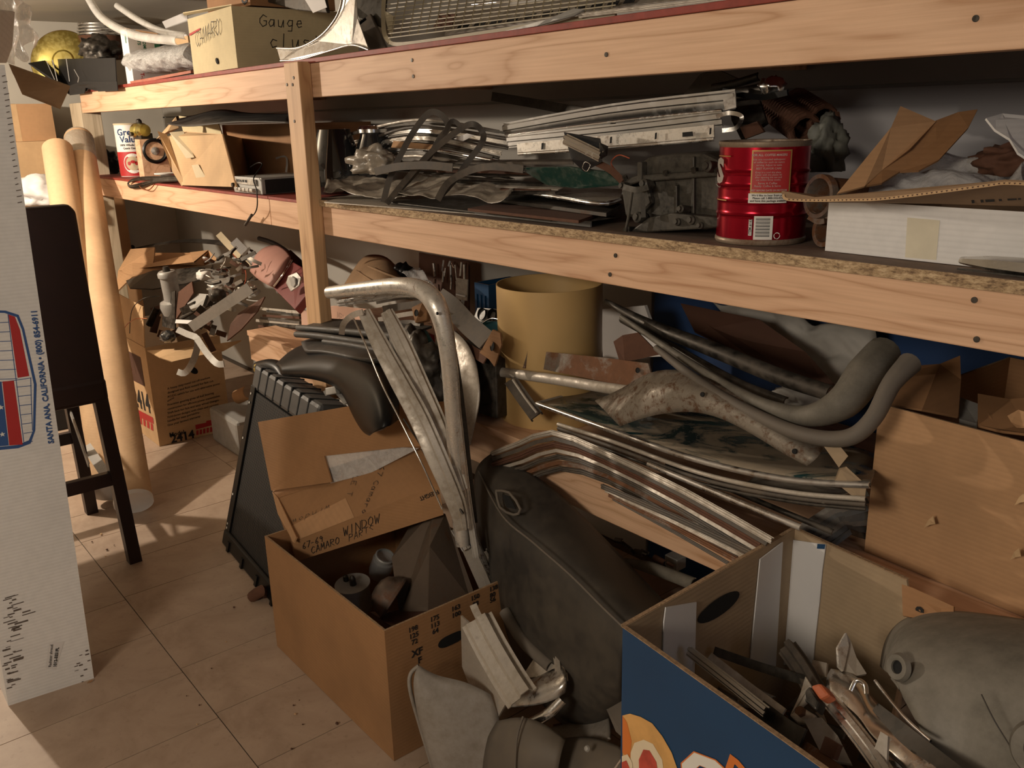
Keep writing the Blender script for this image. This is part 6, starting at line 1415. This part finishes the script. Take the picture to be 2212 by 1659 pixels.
# contents of the fruit carton
fnl = thing('rusty_sheet_cowl', 'rust-brown folded sheet-metal cowl standing in the fruit carton', 'sheet metal')
plate('left_face', [(905,1100,1.02),(935,1104,1.0),(928,1180,.95),(925,1320,.93),(862,1322,.90),(846,1205,.93)], .003, 'rust', fnl)
plate('right_face', [(935,1104,1.0),(962,1110,1.02),(1022,1275,1.04),(1015,1292,1.03),(925,1320,.93),(928,1180,.95)], .003, 'rust', fnl)
MATS['dullbrown'] = metal('dull_brown_metal', (.12, .085, .06), .5, .5, (.10, .072, .05), .3, metallic=.2)
for o in fnl.children: o.data.materials[0] = MATS['dullbrown']
ls = thing('round_lamp_shell', 'round rusty brown lamp shell lying in the fruit carton', 'lamp shell')
c = P(836, 1284, Y=.875); m = dep(c) / FPX; ax = V((-.55, -.45, .45))
lathe('bowl', [(0, 30*m), (18*m, 28*m), (34*m, 18*m), (43*m, 2*m), (46*m, -10*m), (48*m, -12*m), (48*m, -18*m), (0, -20*m)], c, 'dullbrown', ls, ax, 40)
MATS['bowlm'] = metal('brown_oxidised_steel', (.16, .13, .11), .38, .3, (.10, .07, .05), .45)
ls.children[0].data.materials[0] = MATS['bowlm']
lathe('rim', [(46*m, -12*m), (50*m, -14*m), (50*m, -18*m), (46*m, -20*m)], c, 'bowlm', ls, ax, 40)
mc = thing('grey_metal_canister', 'dull grey metal canister with two studs in the fruit carton', 'canister')
c = P(766, 1290, Y=.87); m = dep(c) / FPX
lathe('shell', [(0, -30*m), (34*m, -30*m), (35*m, 30*m), (38*m, 32*m), (38*m, 36*m), (0, 34*m)], c, 'galv', mc, (.05, -.1, 1), 32)
lathe('stud', [(0, 58*m), (5*m, 54*m), (7*m, 48*m), (7*m, 34*m)], c + V((.004, 0, 0)), 'darkm', mc, (.05, -.1, 1), 16)
lathe('stud', [(0, 50*m), (5*m, 47*m), (6*m, 42*m), (6*m, 34*m)], c + V((-.022, -.004, 0)), 'darkm', mc, (.05, -.1, 1), 16)
gj = thing('dark_glass_jar', 'dark glass jar lying at the back of the fruit carton', 'jar')
c = P(828, 1212, Y=1.0); m = dep(c) / FPX
lathe('jar_wall', [(0, -45*m), (20*m, -44*m), (24*m, -30*m), (24*m, 4*m), (20*m, 8*m), (20*m, 18*m), (18*m, 18*m), (17*m, 4*m), (0, 0)], c, 'glass', gj, (.4, .1, .8), 30)
lathe('metal_rim', [(20*m, 10*m), (22*m, 11*m), (22*m, 16*m), (20*m, 18*m)], c, 'galv', gj, (.4, .1, .8), 30)
one(plate('cardboard_piece', [(800,1322,.86),(850,1318,.90),(915,1318,.93),(930,1335,.92),(845,1352,.84)], .01, 'hardboard'), 'dark flat piece at the bottom of the fruit carton', 'cardboard')

# ================================================================ TALL BENT TRIM PIECES (standing in the fruit carton)
cvt = thing('large_curved_trim', 'large bright windshield trim bent like a cane, scratched, tallest in the carton', 'trim')
strip('trim_shell', [(709,632,.93),(800,622,.94),(868,617,.95),(912,627,.96),(940,655,.965),(958,705,.97),(970,780,.975),(978,880,.985),(984,980,.995),(990,1080,1.0),(1000,1178,1.0)], 37, 'alu_r', cvt, 'half', .0025, h=.013, scale=[.8,.95,1.0,1.15,1.25,1.1,1.0,1.0,1.05,1.1,.9])
for x, y, yy in ((731,625,.925),(861,615,.94),(944,677,.95),(965,864,.97)): lathe('screw_hole', [(0, .001), (.0030, .001), (.0032, -.002)], P(x, y, Y=yy), 'shadow_hole', cvt, (-.3, -1, .1), 12)
st2('slim_curved_trim', [(732,655,.955),(800,645,.96),(870,634,.965),(915,642,.98),(945,680,.99),(963,760,.99),(985,870,.99),(998,980,1.0),(1012,1090,1.01),(1030,1205,1.01)], 17, 'alu', 'slim bent trim nested inside the large cane-shaped trim', 'trim', 'ridge', h=.007, t=.0015)
st2('narrow_dark_trim', [(930,640,1.0),(965,700,1.0),(985,790,1.01),(1000,900,1.02),(1012,1010,1.02),(1025,1130,1.03)], 14, 'darkm', 'dark narrow trim running right of the cane-shaped trim', 'trim', 'chan', h=.008, t=.0015)
bl = thing('straight_trim', 'wide straight dusty trim blade with hooked top, left one of the pair', 'trim')
strip('blade', [(786,672,.93),(822,745,.93),(862,820,.935),(905,900,.94),(945,990,.95),(985,1085,.97),(1000,1145,.98)], 46, 'alu_d', bl, 'ridge', .002, h=.006, scale=[.6,.85,.95,1,1,.9,.6])
strip('hook', [(738,722,.94),(742,700,.93),(760,682,.92),(784,674,.92)], 13, 'alu_d', bl, 'flat', .003)
strip('bright_edge', [(764,688,.925),(790,745,.925),(825,830,.93),(868,915,.935),(915,1010,.945),(955,1100,.965)], 4, 'chrome', bl, 'tube')
st2('straight_trim', [(835,672,.97),(870,745,.97),(908,830,.975),(945,915,.98),(975,1000,.985),(995,1060,.99)], 40, 'alu_d', 'straight dusty trim blade behind, with rounded top, right one of the pair', 'trim', 'ridge', h=.007, t=.002, scale=[.7,1,1,1,.9,.8])
st2('thin_lower_rod', [(872,905,.96),(925,985,.965),(1000,1110,.975)], 5, 'darkm', 'thin dark rod along the straight trim blades', 'rod', 'tube')
g = 'trim ends poking into the fruit carton corner'
for i, (a_, b_, wd, m_) in enumerate((((1000,1150,1.03),(1052,1268,1.07), 34, 'alu_d'), ((1024,1160,1.035),(1064,1252,1.085), 14, 'alu'), ((985,1140,1.02),(1010,1185,1.03), 26, 'alu'), ((1045,1190,1.06),(1078,1240,1.10), 16, 'alu_d'))):
    st2('trim_piece', [a_, ((a_[0]+b_[0])/2, (a_[1]+b_[1])/2, (a_[2]+b_[2])/2), b_], wd, m_, 'pale trim end poking down into the right corner of the fruit carton', 'trim', 'ridge', g, h=.006, t=.002, sm=1)

# ================================================================ DARK SEAT CONSOLE
co = thing('vinyl_console', 'big dusty black vinyl console pad standing between fruit carton and bottom rail', 'console')
r0 = [(1062,985,1.18),(1145,1020,1.15),(1230,1090,1.14),(1320,1185,1.13),(1385,1255,1.12),(1432,1305,1.10)]
r1 = [(1040,1000,1.15),(1110,1060,1.07),(1195,1140,1.05),(1280,1225,1.02),(1345,1285,1.0),(1395,1330,.99)]
r2 = [(1026,1030,1.14),(1082,1120,1.02),(1150,1180,.99),(1230,1250,.97),(1300,1320,.95),(1352,1368,.94)]
r3 = [(1030,1120,1.137),(1080,1235,1.02),(1140,1320,.985),(1210,1390,.97),(1280,1440,.95),(1340,1460,.94)]
r4 = [(1042,1210,1.137),(1095,1370,1.03),(1150,1470,1.0),(1205,1530,.985),(1262,1556,.97),(1345,1500,.95)]
r5 = [(1050,1230,1.17),(1105,1400,1.10),(1160,1500,1.08),(1210,1560,1.06),(1270,1585,1.04),(1350,1520,1.02)]
grid('padded_shell', [[W3(q) for q in r] for r in (r0, r1, r2, r3, r4, r5)], 'vinyl', co, .012, 3)
strip('seam', [(1034,1018,1.135),(1084,1112,1.012),(1152,1172,.982),(1232,1242,.962),(1302,1312,.942),(1352,1360,.932)], 5, 'vinyl_g', co, 'tube')
strip('latch_frame', [(1072,1060,1.045),(1100,1064,1.03),(1124,1100,1.02),(1110,1112,1.02),(1080,1096,1.03),(1072,1062,1.045)], 6, 'vinyl_g', co, 'tube', sm=2)
plate('latch_recess', [(1084,1068,1.035),(1100,1072,1.028),(1114,1100,1.02),(1094,1096,1.025)], .002, 'shadow_hole', co)
st2('vinyl_strip', [(1090,1320,1.0),(1130,1385,.985),(1190,1440,.97)], 26, 'vinyl_g', 'folded grey vinyl edge below the console pad', 'vinyl', 'half', h=.01, t=.002)

# ================================================================ FOREGROUND HEAP
vz = thing('pale_vinyl_visor', 'pale grey pointed vinyl visor with rolled edge leaning against the fruit carton', 'visor')
rows = [[P(905,1438,X=-1.27),P(942,1462,X=-1.24),P(1000,1468,X=-1.20),P(1060,1500,X=-1.16)],
        [P(888,1462,X=-1.26),P(940,1520,X=-1.21),P(1010,1545,X=-1.17),P(1085,1570,X=-1.13)],
        [P(905,1560,X=-1.24),P(955,1600,X=-1.19),P(1025,1625,X=-1.15),P(1095,1640,X=-1.11)],
        [P(940,1680,X=-1.22),P(985,1700,X=-1.18),P(1050,1710,X=-1.14),P(1110,1710,X=-1.10)]]
MATS['visorm'] = metal('pale_grey_vinyl', (.30, .27, .235), .5, .35, (.20, .17, .135), 0, metallic=0)
grid('panel_shell', rows, 'visorm', vz, .004, 2)
strip('rolled_edge', [q_ for q_ in ((905,1438,.790),(887,1456,.775),(886,1490,.765),(905,1560,.775),(935,1660,.79),(945,1700,.80))], 9, 'visorm', vz, 'tube')
lathe('slot_hole', [(0, .001), (.005, .001), (.0055, -.001)], P(980, 1532, X=-1.192), 'shadow_hole', vz, (1, -.5, .2), 14)
ct = thing('corner_trim', 'L-shaped dull aluminium corner trim lying in the foreground heap', 'trim')
strip('long_leg', [(1030,1338,.90),(1062,1400,.895),(1100,1465,.89),(1128,1508,.885)], 74, 'alu_d', ct, 'ridge', .003, h=.014, sm=3)
strip('inner_lip', [(1022,1306,.93),(1040,1345,.925),(1110,1470,.90)], 16, 'alu_d', ct, 'flat', .003, sm=2)
rows = [[P(1120,1478,Y=.925),P(1160,1465,Y=.945),P(1196,1445,Y=.96),P(1212,1440,Y=.965)],
        [P(1102,1492,Y=.905),P(1160,1482,Y=.92),P(1205,1465,Y=.935),P(1222,1456,Y=.945)],
        [P(1090,1508,Y=.89),P(1160,1505,Y=.905),P(1212,1488,Y=.92),P(1225,1478,Y=.935)],
        [P(1096,1528,Y=.885),P(1160,1526,Y=.90),P(1205,1508,Y=.92),P(1220,1495,Y=.935)]]
grid('corner_leg', rows, 'alu', ct, .003, 2)
strip('short_leg', [(1214,1470,.945),(1206,1410,.985),(1186,1368,1.01)], 26, 'alu_d', ct, 'ridge', .003, h=.008, sm=3)
plate('back_web', [(1126,1464,.94),(1168,1400,1.0),(1186,1380,1.01),(1206,1440,.97),(1160,1462,.95)], .003, 'alu_d', ct)
strip('inner_wire', [(1152,1385,1.0),(1166,1425,.98),(1180,1442,.965)], 7, 'rust', ct, 'flat', .003, sm=1)
wp = thing('grey_sheet_metal', 'dull grey sheet panel left under the L-shaped corner trim', 'sheet metal')
plate('sheet', [(995,1330,.905),(1012,1345,.90),(1092,1520,.875),(1070,1560,.87),(1020,1500,.88),(998,1440,.89)], .004, 'alu_d', wp)
st2('bright_trim_curl', [(1140,1566,.89),(1180,1545,.905),(1215,1510,.93)], 24, 'chrome', 'short bright curled trim beneath the L-shaped corner', 'trim', 'half', h=.008, t=.002)
vy = thing('folded_vinyl_piece', 'folded dusty grey-brown vinyl piece with centre seam at the bottom edge', 'vinyl')
rows = [[P(1075,1558,Y=.86),P(1130,1545,Y=.87),P(1180,1566,Y=.89),P(1222,1598,Y=.90)],
        [P(1046,1605,Y=.84),P(1118,1590,Y=.84),P(1170,1600,Y=.86),P(1215,1615,Y=.88)],
        [P(1040,1660,Y=.83),P(1112,1650,Y=.82),P(1160,1655,Y=.84),P(1205,1660,Y=.86)],
        [P(1044,1720,Y=.83),P(1110,1720,Y=.82),P(1160,1720,Y=.84),P(1200,1720,Y=.86)]]
MATS['vinylb'] = metal('brown_grey_vinyl', (.11, .095, .078), .55, .4, (.17, .14, .105), 0, metallic=0, scale=.6)
grid('vinyl_fold', rows, 'vinylb', vy, .004, 2)
strip('seam', [(1130,1548,.862),(1116,1600,.835),(1112,1700,.815)], 5, 'vinylb', vy, 'tube')
v2 = thing('crumpled_vinyl_piece', 'crumpled dark vinyl piece beside the navy fruit carton at the bottom', 'vinyl')
rows = [[P(1175,1600,Y=.92),P(1240,1590,Y=.94),P(1300,1600,Y=.95),P(1352,1615,Y=.93)],
        [P(1180,1640,Y=.89),P(1240,1630,Y=.91),P(1300,1635,Y=.90),P(1350,1645,Y=.90)],
        [P(1180,1700,Y=.88),P(1240,1690,Y=.89),P(1300,1700,Y=.88),P(1350,1700,Y=.88)]]
grid('vinyl_sheet', rows, 'vinylb', v2, .004, 2, jit=.008)
lathe('snap_button', [(0, .004), (.004, .003), (.006, 0)], P(1268, 1617, Y=.90), 'galv', v2, (0, -1, .6), 16)
v3 = thing('beige_vinyl_edge', 'beige folded vinyl edge behind the crumpled piece', 'vinyl')
rows = [[P(1195,1575,Y=1.0),P(1240,1560,Y=1.02),P(1290,1545,Y=1.03),P(1312,1548,Y=1.02)],
        [P(1200,1600,Y=.97),P(1245,1590,Y=.98),P(1295,1575,Y=.99),P(1318,1580,Y=.98)],
        [P(1210,1612,Y=.96),P(1250,1610,Y=.97),P(1300,1605,Y=.97),P(1320,1600,Y=.96)]]
grid('vinyl_edge', rows, 'visorm', v3, .004, 2, jit=.003)
pl2('round_dark_cover', [(1305,1440,1.0),(1345,1418,1.0),(1352,1600,.94),(1330,1580,.95),(1305,1520,.98)], .01, 'vinyl_g', 'dark rounded cover wedged left of the navy carton', 'cover')
g = 'dark lumps in the shadows of the foreground heap'
for i, (x, y, yy, m_) in enumerate(((1150,1600,1.0,'hardboard'),(1240,1590,1.08,'rust'),(1290,1530,1.06,'vinyl'),(1140,1440,1.08,'vinyl'))):
    one(crumple('dark_lump', P(x, y, Y=yy) + V((0, 0, -.01)), (.05, .04, .025), m_, None, 50 + i, .3, 3), 'dark lumpy part in the shadow of the foreground heap', 'part', g)
st2('bright_sliver', [(1300,1700,.84),(1348,1632,.86)], 5, 'chrome', 'thin bright sliver of trim at the bottom edge left of the navy carton', 'trim', 'half')

# ================================================================ NAVY CITRUS CARTON
nc = thing('navy_citrus_carton', 'navy blue printed grapefruit carton with torn rim in the right foreground', 'box')
ZR = .62
A = P(1345, 1352, Z=ZR); B = P(1716, 1140, Z=ZR); C = P(1962, 1252, Z=ZR); D = P(1780, 1659, Z=ZR); D2 = A + (D - A) * 1.16; hN = V((0, 0, -.40))
def wall(name, a, b, t_, mat_out, top=None, z0=-.40):
    d_ = (b - a).normalized(); n_ = V((-d_.y, d_.x, 0)) * t_
    pts = [a + V((0, 0, z0)), b + V((0, 0, z0))] + (top or [b, a])
    return slab(name, pts, n_, mat_out, nc)
dirAD = (D2 - A).normalized()
o = wall('front_panel', A + V((0, 0, 0)), D2, .004, 'navy', [D2, A + dirAD * .022 + V((0, 0, -.003)), A + dirAD * .020 + V((0, 0, -.0)), A])
wall('back_left_panel', A, B, -.004, 'greyboard')
Bz = B
wall('back_panel', B, C, -.004, 'greyboard', [C + V((.012, .0, -.05)), C + V((0, 0, -.0)), B])
wall('right_panel', C + V((.012, 0, -.12)), D2 + V((0, 0, -.12)), -.004, 'greyboard', z0=-.28)
slab('bottom_panel', [q + V((0, 0, -.40)) for q in (A, B, C, D2)], V((0, 0, -.004)), 'greyboard', nc)
MATS['rim_tan'] = MATS['edge']
for a_, b_ in ((A, B), (B, C)): sweep('cut_edge', [a_ + V((0, 0, .0005)), (a_ + b_) / 2 + V((0, 0, .0005)), b_ + V((0, 0, .0005))], flat(.0062, .0012), 'edge', nc, sm=1)
sweep('cut_edge', [A + V((0, 0, .0008)), D2 + V((0, 0, .0008))], flat(.0062, .0012), 'edge', nc, sm=1)
# inner faces: white liner strips, hand hole
nAB = V((-(B - A).y, (B - A).x, 0)).normalized()
if nAB.x < 0: nAB = -nAB
def onAB(px, py, l=.0052): return onp(px, py, A, nAB) + nAB * l
nBC = V((-(C - B).y, (C - B).x, 0)).normalized()
if nBC.y > 0: nBC = -nBC
def onBC(px, py, l=.0052): return onp(px, py, B, nBC) + nBC * l
def sheet(name, pts, t_, mat): return slab(name, pts, t_, mat, nc)
MATS['liner'] = plain('white_liner_board', (.68, .67, .66), .6, 0, .08, 6, .03)
w1 = plate if False else None
sheet('white_liner', [onAB(1430,1308), onAB(1496,1297), onAB(1492,1452), onAB(1424,1420), onAB(1426,1340)], nAB * .002, 'liner')
sheet('white_liner', [onAB(1634,1205), onAB(1683,1168), onAB(1668,1435), onAB(1613,1425)], nAB * .002, 'liner')
sheet('white_liner', [onBC(1683,1168), onBC(1720,1164), onBC(1790,1174), onBC(1782,1232), onBC(1776,1300), onBC(1768,1370), onBC(1762,1430), onBC(1668,1435)], nBC * .002, 'liner')
sheet('navy_tab', [onBC(1773,1172,.0078), onBC(1790,1173,.0078), onBC(1788,1183,.0078), onBC(1772,1182,.0078)], nBC * .0004, 'navy')
c_ = onAB(1547, 1308, .0056); ex = (B - A).normalized(); pts = [c_ + ex * (.052 * math.cos(2*PI*i/24)) + V((0, 0, .0165 * math.sin(2*PI*i/24))) for i in range(24)]
mesh('hand_hole', pts, [tuple(range(24))], 'shadow_hole', nc)
plate('torn_corner', [(1352,1352,.79),(1400,1338,.85),(1434,1318,.88),(1436,1345,.87),(1424,1370,.86),(1420,1390,.85),(1385,1378,.82)], .003, 'greyboard', nc)
# printed front
fnA = V((dirAD.y, -dirAD.x, 0))
if fnA.y > 0: fnA = -fnA
def onF(px, py, l=.001): return onp(px, py, A, fnA) + fnA * l
def fprint(name, pts, mat, l=.001): return mesh(name, [onF(a, b, l) for a, b in pts], [tuple(range(len(pts)))], mat, nc)
MATS['peel'] = plain('grapefruit_peel_print', (.75, .42, .14), .5, 0, .25, 25, 0)
MATS['pith'] = plain('pale_pith_print', (.80, .68, .48), .5, 0, .08, 20, 0)
MATS['flesh'] = plain('pink_flesh_print', (.60, .09, .06), .5, 0, .35, 60, 0)
MATS['orangep'] = plain('orange_print', (.70, .20, .04), .5, 0, .1, 10, 0)
fprint('grapefruit_print', [(1346,1545),(1362,1541),(1385,1548),(1410,1562),(1432,1590),(1452,1625),(1466,1665),(1470,1700),(1346,1700)], 'peel', .0010)
fprint('rind_shading', [(1346,1545),(1356,1560),(1366,1600),(1362,1640),(1346,1625)], 'orangep', .0013)
fprint('pith_print', [(1364,1625),(1372,1604),(1392,1597),(1412,1606),(1432,1640),(1440,1700),(1364,1700)], 'pith', .0014)
fprint('flesh_print', [(1382,1640),(1392,1618),(1405,1620),(1420,1645),(1428,1700),(1384,1700)], 'flesh', .0018)
fprint('pith_print', [(1346,1632),(1358,1628),(1368,1645),(1372,1700),(1346,1700)], 'pith', .0022)
fprint('flesh_print', [(1346,1645),(1356,1641),(1364,1660),(1364,1700),(1346,1700)], 'flesh', .0026)
qa, qb = onF(1466, 1690, .001), onF(1556, 1752, .001)
text('C', onF(1456, 1692, .0010), dirAD, V((0, 0, 1)), .118, 'orangep', nc, 'brand_lettering', .032, shear=.25)
text('C', onF(1459, 1690, .0014), dirAD, V((0, 0, 1)), .112, 'whitep', nc, 'brand_lettering', .025, shear=.25)
for k, (ch_, x, y) in enumerate((('R', 1556, 1680), ('O', 1600, 1712))): text(ch_, onF(x, y, .001), dirAD, V((0, 0, 1)), .062, 'orangep', nc, 'brand_lettering', .03, shear=.25)
# contents
g = 'dark flat arms heaped in the navy carton'
cit = [
 ('bright_slotted_bar', [(1488,1406,.86),(1560,1462,.85),(1655,1538,.83)], 24, 'sillm', 'ridge', 'bright grooved bar lying along the front rim of the navy carton', 'bar'),
 ('dull_wide_bar', [(1530,1422,.90),(1610,1485,.88),(1690,1545,.86)], 30, 'alu_d', 'flat', 'dull wide flat bar just behind the bright grooved bar', 'bar'),
 ('wiper_linkage', [(1542,1406,.93),(1640,1440,.93),(1740,1470,.93)], 20, 'darkm', 'chan', 'long dark wiper-like arm pointing to the white liner', 'arm'),
 ('grooved_bracket', [(1700,1398,.97),(1730,1440,.95),(1765,1500,.92)], 46, 'weather', 'ridge', 'dark grooved upright bracket in the middle of the navy carton', 'bracket'),
 ('slim_bright_trim', [(1890,1470,.93),(1950,1545,.88),(2010,1600,.85)], 7, 'chrome', 'half', 'slim bright trim beside the grey dome in the navy carton', 'trim'),
 ('pale_flat_strip', [(1780,1500,.90),(1840,1570,.86),(1900,1650,.82),(1930,1700,.80)], 40, 'alu', 'ridge', 'pale wide metal strip running down through the navy carton', 'strip'),
 ('dark_end_piece', [(1640,1530,.85),(1700,1575,.83),(1735,1595,.82)], 40, 'darkm', 'flat', 'dark blue-grey flat end piece on the bright grooved bar', 'end piece'),
 ('dark_chrome_rail', [(1880,1540,.90),(1980,1620,.85),(2080,1700,.82)], 60, 'darkm', 'chan', 'long dark chrome channel at the lower right of the navy carton', 'channel'),
 ('rim_bar', [(1690,1580,.84),(1790,1650,.80),(1850,1700,.78)], 26, 'rusty', 'flat', 'rusty tan bar along the rim near the bottom edge', 'bar'),
]
for n_, pts, wd, m_, k_, lab, ct_ in cit: st2(n_, pts, wd, m_, lab, ct_, k_, t=.003, sm=3)
pl2('slotted_plate', [(1755,1425,.99),(1786,1432,.98),(1784,1462,.96),(1768,1468,.96),(1752,1450,.97)], .003, 'alu_d', 'pale slotted tab beside the grooved bracket', 'tab')
hb_ = thing('hinge_bracket', 'tan steel hinge bracket with round bolt in the navy carton', 'bracket')
plate('plate', [(1738,1458,.91),(1752,1480,.90),(1748,1510,.89),(1730,1525,.88),(1762,1545,.87),(1758,1562,.86),(1722,1562,.86),(1705,1545,.865),(1728,1498,.89),(1736,1478,.905)], .006, 'alu_d', hb_, bev=.002)
lathe('bolt', [(0, .006), (.006, .006), (.007, 0)], P(1731, 1538, Y=.865), 'rusty', hb_, (-.2, -1, .8), 6)
ol = thing('orange_taped_bar', 'bar end wrapped with orange label and dark tape in the navy carton', 'bar')
plate('orange_label', [(1748,1480,.87),(1772,1474,.875),(1792,1500,.865),(1770,1512,.86)], .02, 'fluff', ol, bev=.004)
plate('dark_tape', [(1738,1492,.865),(1748,1480,.87),(1770,1512,.86),(1762,1535,.85),(1736,1512,.855)], .02, 'darkm', ol, bev=.003)
tp_ = thing('torn_metal_fin', 'torn upright grey fin with jagged tip in the navy carton', 'fin')
plate('fin', [(1828,1367,1.0),(1838,1385,1.0),(1850,1420,.99),(1872,1455,.98),(1850,1460,.97),(1818,1455,.96),(1810,1400,.98)], .006, 'alu_d', tp_)
plate('torn_edge', [(1828,1367,.995),(1834,1395,.99),(1830,1425,.98),(1822,1450,.958),(1812,1440,.958),(1810,1398,.975)], .004, 'alu_r', tp_)
bd2 = thing('dented_chrome_bumper_end', 'dented chrome bumper end, brightest rounded piece in the navy carton', 'bumper end')
rows = [[P(1800,1455,Y=.96),P(1830,1450,Y=.965),P(1870,1470,Y=.96),P(1900,1520,Y=.93),P(1960,1580,Y=.90),P(2050,1650,Y=.86)],
        [P(1790,1480,Y=.93),P(1830,1478,Y=.92),P(1868,1505,Y=.91),P(1900,1550,Y=.89),P(1950,1605,Y=.86),P(2030,1670,Y=.83)],
        [P(1800,1512,Y=.92),P(1830,1530,Y=.90),P(1862,1560,Y=.88),P(1895,1600,Y=.86),P(1935,1640,Y=.84),P(2000,1700,Y=.81)]]
grid('shell', rows, 'alu_r', bd2, .004, 2, jit=.006); bd2.children[0].data.materials[0] = MATS['chrome']
strip('curled_lip', [(1838,1492,.90),(1850,1470,.91),(1868,1478,.91),(1872,1500,.90)], 10, 'chrome', bd2, 'half', .002)
pl2('small_rust_plate', [(1782,1590,.82),(1812,1608,.81),(1800,1640,.80),(1770,1624,.81)], .006, 'rust', 'small square rusty plate near the bottom edge in the navy carton', 'plate')
pl2('pale_triangle', [(1902,1580,.84),(1918,1590,.84),(1915,1650,.82),(1880,1640,.82)], .005, 'alu_d', 'pale triangular gusset near the bottom edge in the navy carton', 'gusset')
pl2('cream_sheet', [(1735,1552,.86),(1775,1550,.87),(1810,1590,.85),(1840,1650,.83),(1780,1640,.82)], .004, 'visorm', 'cream coloured sheet lying under the hinge bracket', 'sheet')
g = 'dark scraps deep in the navy carton'
for i in range(26):
    x = rg.uniform(1530, 1900); y = 1430 + (x - 1530) * .42 + rg.uniform(0, 110); a = rg.uniform(.2, 1.2); L = rg.uniform(40, 90); yy = rg.uniform(.90, .98)
    st2('dark_scrap', [(x, y, yy), (x + L * math.cos(a), y + L * math.sin(a), yy - .03)], rg.uniform(10, 30), rg.choice(['alu_d', 'weather', 'vinyl_g', 'alu_d', 'rusty', 'galv']), 'dark metal scrap deep among the parts in the navy carton', 'scrap', rg.choice(['flat', 'chan', 'ridge']), g, sm=1, t=.003)
# grey dome
gd = thing('grey_dome', 'large dusty grey rounded rubber dome with a ringed hole at the right edge', 'dome')
top = [(1905,1440),(1912,1385),(1945,1340),(2010,1322),(2100,1325),(2230,1345)]
rows = []
for k, (sy, yv) in enumerate(((0, 1.10), (.10, .99), (.32, .93), (.6, .90), (.85, .88), (1.15, .87))):
    r = []
    for j, (x, y) in enumerate(top):
        yb2 = (1470, 1530, 1600, 1660, 1700, 1740)[j]
        xx = x + (sy * (30, 60, 70, 60, 40, 20)[j] if k else 0)
        r.append(P(xx, y + (yb2 - y) * sy, Y=yv + (.05 if j == 0 else .015 if j == 1 else 0) - .01 * j * 0))
    rows.append(r)
grid('dome_shell', rows, 'taupe', gd, .006, 3)
cc_ = P(1938, 1441, Y=.915)
lathe('hole_ring', [(.008, .001), (.010, .002), (.0145, .002), (.017, -.004), (.007, -.008), (.008, .001)], cc_, 'taupe', gd, (-.35, -1, .35), 30)
lathe('hole', [(0, -.0015), (.008, -.0015)], cc_, 'shadow_hole', gd, (-.35, -1, .35), 20)
lathe('side_ring', [(.014, .003), (.026, .002), (.030, -.006), (.012, -.004), (.014, .003)], P(2246, 1622, Y=.862), 'taupe', gd, (0, -1, .4), 30)
strip('grooved_line', [(2120,1500,.885),(2150,1560,.872),(2200,1640,.866)], 3, 'vinyl', gd, 'tube')
# floor litter
g = 'small dirt crumbs on the floor tiles'
for i in range(26):
    px, py = rg.choice([(rg.uniform(165, 330), rg.uniform(1140, 1220)), (rg.uniform(600, 850), rg.uniform(1400, 1640)), (rg.uniform(250, 560), rg.uniform(1250, 1640))])
    q = P(px, py, Z=.003); s_ = rg.uniform(.0012, .004)
    if f0.x - .02 < q.x < f1.x + .02 and q.y > f0.y - .01: continue
    if q.x < -2.0 and q.x > -2.3 and q.y < .4: continue
    one(crumple('dirt_crumb', q + V((0, 0, s_ * .3)), (s_ * 1.4, s_, s_ * .6), 'hardboard' if i % 3 else 'kraft', None, i, .3, 1), 'tiny dirt crumb lying on the floor tiles in the foreground', 'debris', g)
finalize()
